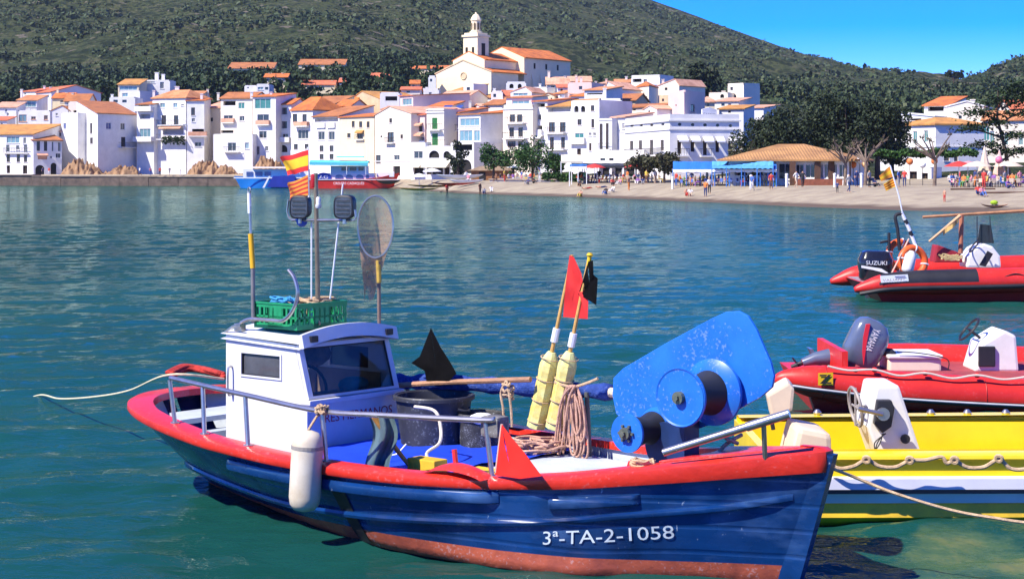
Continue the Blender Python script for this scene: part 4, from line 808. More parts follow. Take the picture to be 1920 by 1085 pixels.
for i,(px,k,h,rx,rz,lb) in enumerate([(1425,124,8.2,3.0,3.4,'leftmost dark evergreen of the big clump, low and wide'),(1470,121,9.6,3.6,4.2,'dark evergreen second from the left of the big clump'),(1530,122,10.8,4.2,5.0,'broad dark evergreen in the middle of the big clump'),(1590,122,11.6,4.2,5.4,'tallest dark evergreen behind the pavilion roof'),(1645,123,10.6,3.6,5.0,'dark evergreen at the right of the big clump'),(1672,126,8.4,2.3,3.6,'slim dark evergreen touching the white house')]):
    tree('evergreen_tree',lb,px,k,h,rx,rz,dk,6500,.2,clumps=44,seed=i,group='dark evergreens behind the pavilion')
for i,(px,k,h,rx,rz,lb) in enumerate([(925,151,5.2,2.6,1.8,'leftmost green plaza tree by the white cube house'),(962,150,5.4,3.0,2.0,'second green plaza tree from the left'),(998,149,6.0,3.0,2.4,'tallest green plaza tree in front of the balcony house'),(1040,148,4.2,1.8,1.6,'small green plaza tree at the right end of the row'),(858,162,6.4,1.7,3.0,'dark cone shaped tree by the arch'),(1205,128,3.9,2.2,1.3,'low olive tree in front of the hotel terrace'),(1245,127,3.8,2.0,1.3,'thin olive tree left of the blue awning'),(1395,114,4.6,2.2,1.6,'small olive tree at the hotel corner')]):
    tree('plaza_tree',lb,px,k,h,rx,rz,pz if i<4 else (dk if i==4 else leafmat('olive_leaf',(.03,.035,.014),(.075,.075,.034),(.13,.10,.06))),1700,.2,clumps=24,seed=20+i)
tree('round_tree','dark round tree on the skyline above the hotel',1308,232,9.5,5.2,4.2,dk,1600,.5,seed=51,zoff=1)
tree('umbrella_pine','lone umbrella pine on the skyline at the right',1788,420,8,5.4,1.7,dk,700,.6,seed=52,zoff=-1.5)
# layered pine at right edge
def layered(label,px,k,layers,seed):
    random.seed(seed); g=place(px,k); root=thing('layered_pine',label,'tree',g); m=MB(); t=MB(); h=max(l[2] for l in layers)
    t.tube([Vector((1.2,0,-.4)),Vector((.6,0,h*.35)),Vector((-.3,0,h*.7)),Vector((-.2,0,h))],[.26,.2,.13,.06],8)
    for dx,w,z,th in layers:
        t.tube([Vector((.3,0,z-1.0)),Vector((dx*.5,.2,z-.4)),Vector((dx,.3,z))],[.14,.09,.04],6)
        for i in range(int(190*w)):
            u=random.gauss(0,.5); p=Vector((dx+u*w,random.gauss(0,.8),z+random.gauss(0,th)+.12*math.cos(u*3))); a=Vector((random.gauss(0,.5),random.gauss(0,.5),1)).normalized(); b=Matrix.Rotation(random.random()*6.3,3,a)@a.orthogonal().normalized(); e=a.cross(b); s=random.uniform(.12,.3)
            o=len(m.v); m.v+=[p+b*s,p+e*s*.5,p-b*s,p-e*s*.5]; m.f.append([o,o+1,o+2,o+3]); m.m.append(0)
    m.build('crown',pl,root,recalc=False); t.build('trunk',M('bark',(.10,.07,.05)),root)
layered('spreading layered pine in front of the cream house at the right edge',1875,110,[(-2.2,2.2,7.7,.3),(.3,2.6,9.0,.35),(1.6,2.4,10.2,.4),(-3.0,2.0,6.0,.22),(-.6,1.8,6.6,.2),(2.2,2.2,7.6,.3),(-1.6,2.2,4.2,.2),(1.8,2.4,5.2,.25),(3.2,2,9.2,.4),(0,1.6,3.5,.2),(2.6,1.8,3.6,.2)],7)
def bare(label,px,k,h,seed):
    random.seed(seed); g=place(px,k); root=thing('plane_tree',label,'tree',g); t=MB(); t.tube([(0,0,-.3),(.1,0,h*.4),(.05,0,h*.55)],[.2,.16,.15],8); m=MB()
    for i in range(11):
        an=random.uniform(0,6.28); e=Vector((math.cos(an)*h*.38,math.sin(an)*h*.3,h*random.uniform(.7,1)))
        t.tube([Vector((.05,0,h*.5)),e*.6+Vector((0,0,h*.22)),e],[.11,.08,.05],5); blob(m,e,.35,9,ls=.35)
        for q in range(4): t.tube([e,e+Vector((random.gauss(0,.3),random.gauss(0,.3),random.uniform(.2,.7)))],[.035,.012],4)
    t.build('trunk',M('plane_bark',(.22,.16,.12),.9,.25,3),root); m.build('crown',MATS['olive_leaf'],root,recalc=False)
bare('bare pollarded plane tree right of the pavilion roof',1584,107,4.6,1); bare('second bare pollarded plane tree behind the globe lanterns',1622,106,4.8,2); bare('leaning pollarded plane tree in front of the kiosk',1752,104,5.2,3)
def hedge(name,label,px0,px1,k0,k1,z0,h,leaf,n,dp=1.0,cat='hedge'):
    a=place(px0,k0); b=place(px1,k1); m=MB()
    for i in range(n):
        t=random.random(); p=a.lerp(b,t)+Vector((0,random.uniform(-dp,dp),z0+h*random.random()**.7+.12*math.sin(t*23))); blob(m,p,.22,3,ls=.8)
    tag(m.build(name,leaf,None,a,recalc=False),label,cat)
hedge('hedge','dark green clipped hedge at the left end of the beach terrace',1018,1100,141,138,.0,1.1,pz,900)
hedge('vine_pergola','bright green vine pergola along the right terraces',1640,1830,112,106,3.0,.6,pz,1300,cat='pergola')
hedge('shrubs','green shrubs on the slope among the far left houses',62,108,231,231,0,4.0,pl,500,2); hedge('hedge','dark hedge hanging under the pink loggia balcony',304,346,208,207.5,6.0,1.6,pl,250,.4)
# awnings and marquees
bluef=M('blue_canvas',(.02,.16,.55),.75,.12,.6); darkf=M('dark_canvas',(.035,.04,.05),.8,.2,.5)
def marquee(name,label,px0,px1,pyf,pyb,kf,kb,mat,ribs=6,postmat=whitep,cat='awning'):
    kf,kf2=kf if isinstance(kf,tuple) else (kf,kf); kb,kb2=kb if isinstance(kb,tuple) else (kb,kb)
    A=W(px0,pyf,kf); B=W(px1,pyf,kf2); C=W(px1,pyb,kb2); D=W(px0,pyb,kb); gz=ground((px0+px1)/2,(kf+kf2)/2); root=thing(name,label,cat,(A.x,A.y,gz)); og=(A.x,A.y,gz)
    m=MB(); m.grid(lambda u,v:A.lerp(B,u).lerp(D.lerp(C,u),v)+Vector((0,0,-.12*math.sin(math.pi*v)+.03*math.sin(u*60))),ribs*6+1,5); m.build('canvas',mat,root,og,recalc=False)
    v=MB(); v.grid(lambda u,t:A.lerp(B,u)+Vector((0,-.02,-t*(.28+.05*math.sin(u*70)))),ribs*6+1,2); v.build('valance',mat if mat is not bluef else aww,root,og,recalc=False)
    for i in range(ribs+1):
        p=A.lerp(B,i/ribs)+Vector((0,.1,0)); q=MB(); q.tube([(p.x,p.y,gz-.3),(p.x,p.y,p.z-.04)],.06,6); q.build('post',postmat,root,og)
    return root
marquee('marquee','long dark marquee over the terrace tables below the hotel',1072,1262,311,306,131,141,darkf,8)
marquee('awning','small blue awning at the left end of the dark marquee',1068,1100,312,308,129.5,133,bluef,2)
marquee('awning','large blue awning over the tables left of the pavilion',1262,1456,318,303,(116,105),(121,110.2),bluef,7,M('blue_post',(.05,.2,.6),.6))
marquee('awning','paler blue awning in front of the large one, beside the pavilion',1335,1450,311,302.5,(111,104.4),(114.6,108),M('pale_blue_canvas',(.10,.36,.72),.75,.1,.6),4,M('blue_post',(.05,.2,.6),.6))
marquee('awning','cream awning stall roof by the plaza trees',1052,1092,302,290,140,146,awc,2)
# wooden hut by the cube house
a=place(896,158); hut=thing('wooden_hut','low brown wooden hut with sloping roof near the beach boats','hut',a)
m=MB(); m.box((-1,-2,-1),(5.4,2,1.5)); m.build('wall',M('hut_wood',(.30,.13,.05),.8,.2,1),hut); m=MB(); m.prism([Vector((-1.6,-2.4,1.5)),Vector((5.9,-2.4,1.5)),Vector((4.5,-2.4,2.2)),Vector((.5,-2.4,2.2))],(0,4.8,0)); m.build('roof',M('hut_roof',(.45,.32,.2),.8,.15,1),hut)
m=MB(); m.box((.2,-2.06,-.2),(1.2,-2.005,1.3)); m.build('door',darkin,hut)
# folded parasols
def parasol(label,px,k,h,mat,openr=0,group=None,name='parasol'):
    g=place(px,k); r=thing(name,label,'parasol',g,group=group); m=MB(); m.tube([(0,0,-.3),(0,0,h)],.04,6); m.build('pole',whitep,r); m=MB()
    if openr: m.lathe([(openr,h-.55),(openr*.98,h-.5),(openr*.5,h-.18),(.05,h)],n=10); 
    else:
        m.grid(lambda u,v:((.55*(1-v)+.06)*math.cos(6.283*u)*(1+.18*math.cos(6.283*u*6)*(1-v)),(.55*(1-v)+.06)*math.sin(6.283*u)*(1+.18*math.cos(6.283*u*6)*(1-v)),h*.32+v*h*.66),36,8,closeu=True)
    m.build('canopy',mat,r,smooth=True); return r
beige=M('beige_canvas',(.62,.50,.38),.8,.08,1); pink=M('pink_canvas',(.70,.28,.30),.8,.1,1); redc=M('red_canvas',(.50,.04,.03),.75,.12,1); yel=M('yellow_canvas',(.75,.45,.05),.75,.1,1)
parasol('folded cream parasol, taller of two, under the layered pine',1846,101,4.0,beige); parasol('folded pinkish cream parasol right of the taller one',1874,101,3.6,M('rose_beige',(.66,.42,.36),.8,.08,1))
random.seed(5)
for i,(px,k,c,lb) in enumerate([(968,150,aww,'open white parasol under the plaza trees'),(1798,101,redc,'open red parasol among the right terrace tables'),(1815,102,pink,'open pink parasol right of the red one on the terrace'),(1832,100,beige,'open beige parasol by the folded parasols'),(1115,131,redc,'open dark red parasol at the marquee end'),(1192,130,redc,'small red parasol between olive and marquee'),(786,160,aww,'left white and blue parasol by the arcade shops'),(810,160,aww,'right white and blue parasol by the arcade shops'),(1890,100,beige,'open beige parasol at the far right edge')]):
    parasol(lb,px,k,2.5,c,1.5)
for i,(px,py,k,c,lb) in enumerate([(1706,303,108,'orange','orange globe lantern left of the pergola'),(1730,309,107,'white','white globe lantern between the orange globes'),(1752,302,106,'orange','orange globe lantern at the leaning tree'),(1600,309,109,'orange','orange globe lantern near the pavilion corner'),(1612,301,108.5,'white','white globe lantern above the pavilion corner'),(1622,308,108,'peach','peach globe lantern right of the pavilion corner'),(1873,300,99,'pink','pink round sign by the folded parasols')]):
    p=W(px,py,k); cc={'orange':(.75,.20,.05),'white':(.8,.8,.8),'peach':(.75,.42,.2),'pink':(.7,.15,.25)}[c]
    gz=ground(px,k); r=thing('globe_lantern',lb,'lantern',(p.x,p.y,gz),group='globe lanterns of the terraces'); m=MB(); m.sphere((0,0,p.z-gz),.36,12,8); m.build('globe',M('globe_'+c,cc,.5,.05),r,smooth='all'); m=MB(); m.tube([(0,0,-.2),(0,0,p.z-gz-.33)],.035,5); m.build('stem',iron,r)
ORD=['first','second','third','fourth','fifth','sixth','seventh','eighth','ninth','tenth','eleventh','twelfth']
# café furniture, shared meshes
def table_set(label,px,k,cloth,n=2,group='cafe tables'):
    g=place(px,k); r=thing('cafe_table',label,'table',g,group=group); m=MB(); m.lathe([(.42,.70),(.42,.74)],n=12); m.build('tabletop',cloth,r); m=MB(); m.tube([(0,0,-.1),(0,0,.7)],.035,6); m.lathe([(.25,0),(.22,.03)],n=10); m.build('pedestal',iron,r)
def chair(px,k,mat,rz,label,proto={}):
    key=mat.name; g=place(px,k)
    if key not in proto:
        r=thing('cafe_chair','x','chair',g,rz); m=MB(); m.box((-.2,-.2,.43),(.2,.2,.47)); m.build('seat',mat,r); m=MB(); m.box((-.2,.17,.5),(.2,.2,.85)); m.build('backrest',mat,r)
        for x in(-.18,.18):
            for y in(-.18,.18): m=MB(); m.box((x-.02,y-.02,-.05),(x+.02,y+.02,.43)); m.build('leg',iron,r)
        proto[key]=r
    else: r=copy_tree(proto[key]); r.location=g; r.rotation_euler=(0,0,rz)
    tag(r,label,'chair','cafe chairs on the terraces')
random.seed(9)
wc=M('white_cloth',(.72,.7,.68),.8,.05); pc=M('pink_cloth',(.62,.30,.36),.8,.05); bc=M('blue_chair',(.08,.14,.42),.6,.1); wdc=M('wood_chair',(.3,.16,.08),.7,.1)
for i in range(12):
    px=1275+i*15; table_set(ORD[i]+' cafe table from the left under the large blue awning',px,115-.048*(px-1275)+random.uniform(0,2),(wc,pc)[i%2])
    chair(px+5,114.4-.048*(px-1275),bc,random.uniform(0,6),ORD[i]+' blue cafe chair from the left under the large blue awning')
for i in range(8):
    px=1090+i*19; table_set(ORD[i]+' cafe table from the left under the long dark marquee',px,132.5-.03*(px-1090),wc); chair(px+7,131.5-.03*(px-1090),wdc,random.uniform(0,6),ORD[i]+' wooden cafe chair from the left under the long dark marquee')
for i in range(9):
    px=1785+i*15; table_set(ORD[i]+' cafe table from the left on the right terrace',px,97.5,(wc,redc,pc)[i%3]); chair(px+6,96.8,beige,random.uniform(0,6),ORD[i]+' pale cafe chair from the left on the right terrace')
# white bollard posts along the promenade
for i,(px,k) in enumerate([(1261,114),(1408,105.5),(1475,103),(1565,100.5),(1615,99)]):
    g=place(px,k); m=MB(); m.lathe([(.14,-.2),(.14,1.2),(.17,1.22),(.17,1.32),(.06,1.38)],g,n=10); tag(m.build('bollard',whitep,None,g,smooth=True),['white bollard at the left end of the blue awning','white bollard below the awning right end','white bollard in front of the pavilion windows','white bollard in front of the pavilion right half','white bollard at the pavilion corner'][i],'bollard','white promenade bollards')
# beached boats and kayaks
def kayak(label,px,py,k,L_,mat,rz,name='kayak',w=.38,h=.32,z=None):
    p=W(px,py,k); gz=ground(px,k) if z is None else z; r=thing(name,label,name,(p.x,p.y,gz+.02),rz); m=MB()
    sh=lambda u:math.sin(math.pi*min(1,max(0,u)))**.6
    m.grid(lambda u,v:((u-.5)*L_,w*sh(u)*math.cos(math.pi*(v)),h*(1-sh(u)*.99*math.sin(math.pi*v))+.12*abs(2*u-1)**3),21,9); m.build('hull',mat,r,recalc=False,smooth='all')
    m=MB(); m.grid(lambda u,v:((u-.5)*L_*.99,w*.96*sh(u)*(2*v-1),h*.93+.12*abs(2*u-1)**3),15,3); m.build('deck',mat,r,recalc=False); 
    m=MB(); m.torus((0,0,h*.98),.22,.04,n=14,m=6); m.build('rim',black,r); return r
ork=M('orange_kayak',(.60,.20,.03),.5,.12,2); rk=M('red_kayak',(.50,.05,.03),.5,.12,2); yk=M('yellow_kayak',(.65,.40,.05),.5,.12,2)
kayak('long orange kayak lying at the left end of the beach',812,354,143,7.5,ork,.25,z=.7); kayak('yellow kayak at the water edge, left end of the beach',785,358,148,6,yk,.1,z=.15); kayak('red and orange kayak behind the orange one',850,350,142,6.5,rk,.3,z=1.0); kayak('small brown dinghy bottom up on the left sand',728,339,160,4,M('brown_dinghy',(.25,.12,.06),.7,.15,1),.2,'dinghy',.7,.6,z=.9)
kayak('white rowing boat pulled up by the hut',862,331,149,7,whitep,.15,'rowing_boat',.9,.7,z=1.7); kayak('second white rowing boat in front of the first',875,337,145,5,whitep,.2,'rowing_boat',.8,.6,z=1.1)
kayak('driftwood coloured skiff on the right beach with a green cover',1865,375,79,2.2,M('skiff_wood',(.40,.24,.14),.7,.15,2),.1,'skiff',.4,.18,z=.25)
g=place(1864,80.5); m=MB(); blob(m,g+Vector((0,0,.35)),.35,14,ls=.6); m=MB(); m.sphere(g+Vector((0,0,.18)),.26,12,8,sc=(1.2,.8,.7)); tag(m.build('green_bag',M('lime_cloth',(.35,.55,.02),.7,.15,3),None,g,smooth='all'),'lime green bundle lying on the skiff at the right beach','bundle')
for i,(px,py,k,L_) in enumerate([(1825,362,90,4.0),(1885,366,86,4.2)]):
    p=place(px,k); m=MB(); m.tube([p+Vector((-L_/2,0,.06)),p+Vector((L_/2,.3,.08))],.075,7); tag(m.build('beach_log',brown,None,p,smooth=True),['left wooden log lying on the right beach','right wooden log lying on the right beach near the table end'][i],'log')
p=W(186,349,203); m=MB(); m.sphere((p.x,p.y,.15),.45,12,8); m.tube([(p.x,p.y,.4),(p.x,p.y,.8)],.1,6); tag(m.build('mooring_buoy',M('buoy_yellow',(.75,.5,.03),.5,.05),None,(p.x,p.y,0),smooth=True),'tiny yellow mooring buoy off the left quay','buoy')
# ---------------------------------------------------------------- blue fishing boat in the foreground
ax=Vector((.764,-.645,0)).normalized(); fr_=Vector((.645,.764,0)).normalized(); S0=Vector((-4.10,19.38,0)); LOA=8.5
BRZ=math.atan2(ax.y,ax.x); BM=Matrix.Translation(S0)@Matrix.Rotation(BRZ,4,'Z')
def Lp(px,py,z=None,v=None,u=None):      # photo pixel -> boat coordinates on a plane
    r=Vector(((px-960)/F,1,-(py-Y0)/F)); o=Vector((0,0,H))
    if z is not None: d=(z-H)/r.z
    elif v is not None: d=(v+S0.dot(fr_))/r.dot(fr_)
    else: d=(u+S0.dot(ax))/r.dot(ax)
    p=o+r*d-S0; return Vector((p.dot(ax),p.dot(fr_),p.z))
gt=smooth_tab([(.75,.02),(.80,.36),(.95,.66),(1.2,.88),(1.6,1.06),(2.2,1.22),(3,1.35),(4.3,1.4),(5.2,1.33),(6,1.15),(6.8,.88),(7.5,.58),(8.1,.26),(8.5,.05)])
wt=smooth_tab([(0,.02),(.05,.14),(.15,.38),(.25,.62),(.4,.96),(.55,1.13),(.68,1.10),(.78,.95),(.87,.56),(.94,.25),(1,.03)])
zt_=smooth_tab([(0,.94),(1,.87),(2,.78),(3,.71),(4,.67),(5,.66),(6,.68),(6.6,.73),(7.2,.82),(8,.95),(8.5,1.03)])
def hull(t,s):     # t along 0..1 stern->bow, s 0 waterline .. 1 gunwale (s<0 below water)
    sc_=max(0,s); us=.75+.6*(1-sc_)**1.2; ub=8.19+.31*sc_
    if s<0: us=1.35-s*.8; ub=8.19+s*.5
    u=us+t*(ub-us); g=gt(.75+t*7.75); w=wt(t)*(1 if s>=0 else max(0,1+s*1.1))
    f=sc_**.85; b=w+(g-w)*f; return u,b,zt_(u)*s if s>=0 else s*.5
TS=[(i/60)**1.7*.3 for i in range(60)]+[.3+.7*(1-(1-i/70)**1.4) for i in range(71)]
bt=thing('fishing_boat','blue wooden fishing boat with red gunwale and white wheelhouse in the foreground','boat',S0,BRZ)
# paint
def hullmat():
    m=M('hull_blue',(.004,.034,.135),.28,.2,1.1,coat=.3,c2=(.003,.013,.055)); n=m.node_tree; L=n.links.new; p=n.nodes['Principled BSDF']; tc=n.nodes.new('ShaderNodeTexCoord')
    def nz(s,d,st):
        mp=n.nodes.new('ShaderNodeMapping'); mp.inputs['Scale'].default_value=st; L(tc.outputs['Object'],mp.inputs[0]); a=n.nodes.new('ShaderNodeTexNoise'); a.inputs['Scale'].default_value=s; a.inputs['Detail'].default_value=d; L(mp.outputs[0],a.inputs['Vector']); return a.outputs['Fac']
    def ramp(f,a,b,c):
        r=n.nodes.new('ShaderNodeValToRGB'); r.color_ramp.elements[0].position=a; r.color_ramp.elements[1].position=b; r.color_ramp.elements[1].color=(c,c,c,1); L(f,r.inputs[0]); return r.outputs[0]
    last=p.inputs['Base Color'].links[0].from_socket
    for f,c in((ramp(nz(2.0,8,(1,1,2.2)),.55,.78,.45),(.10,.20,.42)),(ramp(nz(22,5,(1,1,.7)),.70,.74,.5),(.45,.52,.60)),(ramp(nz(1.3,5,(1.6,1,.25)),.6,.8,.5),(.004,.012,.05))):
        mx=n.nodes.new('ShaderNodeMixRGB'); L(f,mx.inputs[0]); L(last,mx.inputs[1]); mx.inputs[2].default_value=(*c,1); last=mx.outputs[0]
    L(last,p.inputs['Base Color']); L(ramp(nz(3,6,(1,1,2)),.2,.9,.62),p.inputs['Roughness'])
    b=n.nodes.new('ShaderNodeBump'); b.inputs['Strength'].default_value=.3; b.inputs['Distance'].default_value=.015; wv=n.nodes.new('ShaderNodeTexWave'); wv.bands_direction='Z'; wv.inputs['Scale'].default_value=1.55; wv.inputs['Distortion'].default_value=1.2; wv.inputs['Detail'].default_value=1; wv.inputs['Detail Scale'].default_value=.4; L(tc.outputs['Object'],wv.inputs['Vector']); rw_=n.nodes.new('ShaderNodeValToRGB'); rw_.color_ramp.elements[0].position=.0; rw_.color_ramp.elements[1].position=.10; L(wv.outputs['Fac'],rw_.inputs[0]); ad_=n.nodes.new('ShaderNodeMath'); ad_.operation='ADD'; L(nz(1.6,4,(.6,1,6)),ad_.inputs[0]); L(rw_.outputs[0],ad_.inputs[1]); L(ad_.outputs[0],b.inputs['Height']); L(b.outputs[0],p.inputs['Normal'])
    return m
blueh=hullmat(); redg=M('gunwale_red',(.66,.030,.016),.35,.14,2.2,bump=.25,bscale=14,coat=.25,dirt=.10,c2=(.50,.022,.014)); antif=M('antifoul_red',(.36,.075,.035),.6,.2,3,c2=(.22,.045,.03),bump=.4,bscale=12,dirt=.2)
inner=M('inner_paint',(.50,.56,.63),.6,.12,2,bump=.3,bscale=20,dirt=.25); wcab=M('cabin_white',(.66,.67,.69),.38,.08,1.5,coat=.2,bump=.15,bscale=5); bluef2=M('hauler_blue',(.010,.115,.50),.38,.18,3,dirt=.20,c2=(.02,.17,.60),coat=.15)
def zboot(t): return .04+.10*min(1,max(0,(t-.02)/.45))
def side_rows(s0,s1,n): return [s0+(s1-s0)*i/n for i in range(n+1)]
for sg in(-1,1):
    m=MB(); R1=side_rows(0,1,12); nT=len(TS)
    for t in TS:
        for s in R1:
            q=zboot(t)/zt_(t*8.5); q=q+(1-q)*s; u,b,z=hull(t,q); m.v.append(Vector((u,sg*b,z)))
    n=len(R1)
    for i in range(nT-1):
        for j in range(n-1):
            f=[i*n+j,(i+1)*n+j,(i+1)*n+j+1,i*n+j+1]; m.f.append(f if sg<0 else f[::-1]); m.m.append(0)
    m.build('topside',blueh,bt,smooth='all',recalc=False)
    m=MB(); R2=[-.7,-.3,0,.5,1]
    for t in TS:
        for s in R2:
            q=zboot(t)/zt_(t*8.5); q=q*s if s>0 else s; u,b,z=hull(t,q); m.v.append(Vector((u,sg*b,z)))
    n=len(R2)
    for i in range(nT-1):
        for j in range(n-1):
            f=[i*n+j,(i+1)*n+j,(i+1)*n+j+1,i*n+j+1]; m.f.append(f if sg<0 else f[::-1]); m.m.append(0)
    m.build('bottom',antif,bt,smooth='all',recalc=False)
# stem post
m=MB(); P=[]
for s in [i/8 for i in range(-2,9)]: u,b,z=hull(1,s); P.append(Vector((u+.03,0,z)))
for i in range(len(P)-1):
    a,b=P[i],P[i+1]; m.prism([a+Vector((-.10,-.07,0)),a+Vector((.07,-.035,0)),a+Vector((.07,.035,0)),a+Vector((-.10,.07,0))],b-a)
m.build('stem_post',blueh,bt,merge=True)
# gunwale cap all round
def capw(u): return interp([(0,.30),(.6,.26),(1.5,.17),(5,.15),(7,.17),(8,.2),(8.5,.2)],u)
m=MB(); ring=[]
for t in TS: u,b,z=hull(t,1); ring.append((u,-b,z))
pts=[Vector(p) for p in ring]; both=[Vector((p.x,-p.y,p.z)) for p in pts[::-1]]; loop=pts+both; nL=len(loop); prof=None; o0=len(m.v)
for i,p in enumerate(loop):
    t=(loop[(i+1)%nL]-loop[i-1]); t.z=0; t.normalize(); nrm=Vector((t.y,-t.x,0))   # outward
    if p.y!=0 and nrm.dot(Vector((p.x-4.5,p.y*6,0)))<0: nrm=-nrm
    w=capw(p.x); hh=.05+.08*max(0,(p.x-6.3)/2)
    for d,z in((.035,-hh),(.05,-hh*.5),(.045,.02),(.0,.045),(-w,.045),(-w-.01,-.02)):
        q=p+nrm*d+Vector((0,0,z))
        if abs(d)>.1 and q.y*p.y<0: q.y=0.001*(1 if p.y>0 else -1)
        m.v.append(q)
for i in range(nL):
    for j in range(5): k=(i+1)%nL; m.f.append([o0+i*6+j,o0+k*6+j,o0+k*6+j+1,o0+i*6+j+1]); m.m.append(0)
m.build('gunwale',redg,bt,smooth=True)
# inner bulwark and decks
for sg in(-1,1):
    m=MB(); rows=[t for t in TS if .01<t<.985]
    for t in rows:
        u,b,z=hull(t,1); b=max(.01,b-capw(u)+.02); h1=hull(t,1-.18/z); h2=hull(t,1-.36/z); m.v+= [Vector((u,sg*b,z+.02)),Vector((h1[0]+(.06 if t<.2 else 0),sg*max(.005,min(b,h1[1]-.06)),z-.18)),Vector((h2[0]+(.1 if t<.2 else 0),sg*max(.005,min(b,h2[1]-.08)),z-.36))]
    for i in range(len(rows)-1):
        for j in range(2): f=[i*3+j,(i+1)*3+j,(i+1)*3+j+1,i*3+j+1]; m.f.append(f if sg>0 else f[::-1]); m.m.append(0)
    m.build('bulwark',inner,bt,recalc=False,smooth='all')
def deck(name,u0,u1,z,mat,inset=.22,n=24,zf=None):
    m=MB(); 
    def fn(a,b):
        u=u0+(u1-u0)*a; h=max(.02,gt(u)-inset); return (u,h*(2*b-1),(z if zf is None else zf(u,2*b-1))+.03*(1-(2*b-1)**2))
    m.grid(fn,n,9); return m.build(name,mat,bt,recalc=False,smooth='all')
deck('aft_well_floor',1.65,2.3,.44,M('well_floor',(.18,.2,.23),.8,.2,3),inset=.42); deck('fore_deck',4.9,8.2,.56,inner,zf=lambda u,b:.57+max(0,(u-6.5)*.13))
m=MB(); m.box((1.7,-.7,.46),(1.86,.7,.62)); m.prism([Vector((1.2,-.42,.70)),Vector((1.7,-.78,.70)),Vector((1.7,.78,.70)),Vector((1.2,.42,.70))],(0,0,.05)); m.build('stern_bench',inner,bt)
m=MB()
for i in range(5): m.box((1.9+i*.075,-.75,.47),(1.95+i*.075,.75,.50))
m.build('floor_slats',inner,bt)
tp=deck('blue_deck_cover',3.42,5.25,.595,M('deck_cover_blue',(.008,.055,.60),.6,.12,2,bump=.6,bscale=3),zf=lambda u,b:.60+.014*math.sin(u*9+b*5)+.01*math.sin(b*17))
# rub strakes on the near side and far side
def strake(name,t0,t1,sfun,r,h,sg=-1,n=50,mat=blueh):
    m=MB(); 
    for i in range(n+1):
        t=t0+(t1-t0)*i/n; s=sfun(t); u,b,z=hull(t,s); e=min(1,min(i,n-i)/1.5+.15)
        for dy,dz in((-.01,-h),(r*e*.8,-h*.75),(r*e,0),(r*e*.8,h*.75),(-.01,h)): m.v.append(Vector((u,sg*(b+dy),z+dz)))
    for i in range(n):
        for j in range(4): f=[i*5+j,(i+1)*5+j,(i+1)*5+j+1,i*5+j+1]; m.f.append(f); m.m.append(0)
    m.f.append([0,1,2,3,4]); m.m.append(0); m.f.append([n*5+j for j in range(5)][::-1]); m.m.append(0)
    return m.build(name,mat,bt,smooth=True)
for sg in(-1,1):
    strake('lower_rubbing_strake',.01,.985,smooth_tab([(0,.30),(.1,.32),(.3,.31),(.48,.40),(.69,.53),(.75,.56),(.84,.61),(.92,.63),(1,.7)]),.05,.032,sg)
    strake('upper_rubbing_strake',.28,.70,lambda t:.75+.08*(t-.28)/.42,.075,.058,sg); strake('short_rubbing_strake',.755,.845,lambda t:.755,.06,.05,sg)
# black strip down the near hull side, beside the fender
m=MB()
for i in range(7):
    s=.02+.96*i/6; 
    for t in(.475,.497): u,b,z=hull(t,s); m.v.append(Vector((u,-(b+.012 if s<.6 else b+.012),z)))
for i in range(6): m.f.append([2*i,2*i+1,2*i+3,2*i+2]); m.m.append(0)
m.build('black_strip',black,bt,recalc=False)
# registration lettering wrapped on the bow
def hull_at(u,z):
    s=z/zt_(u)
    for _ in range(3): us=.75+.6*(1-max(0,s))**1.2; ub=8.19+.31*s; t=(u-us)/(ub-us)
    return hull(min(1,max(0,t)),s)[1]
A=Lp(1018,1015,v=-.85); B=Lp(1242,1005,v=-.55)
u0,u1=6.53,7.47
def regfn(x,y):
    k=x/.94; u=u0+x; z=.225+.10*k+y; return Vector((u,-hull_at(u,z)-.014,z))
lettering('3ª-TA-2-1058',.15,regfn,M('pale_lettering',(.55,.62,.66),.6,.15,8),bt,name='registration_lettering',fit=u1-u0)
# ---- wheelhouse
cu0,cu1,cv,zf,zr=2.27,3.40,.60,.42,1.60
wh=MB()
sideprof=[(cu0,zf),(cu1,zf),(cu1,1.03),(3.24,1.57),(cu0,1.62)]
def sidewall(y,th):
    return [Vector((u,y,z)) for u,z in sideprof]
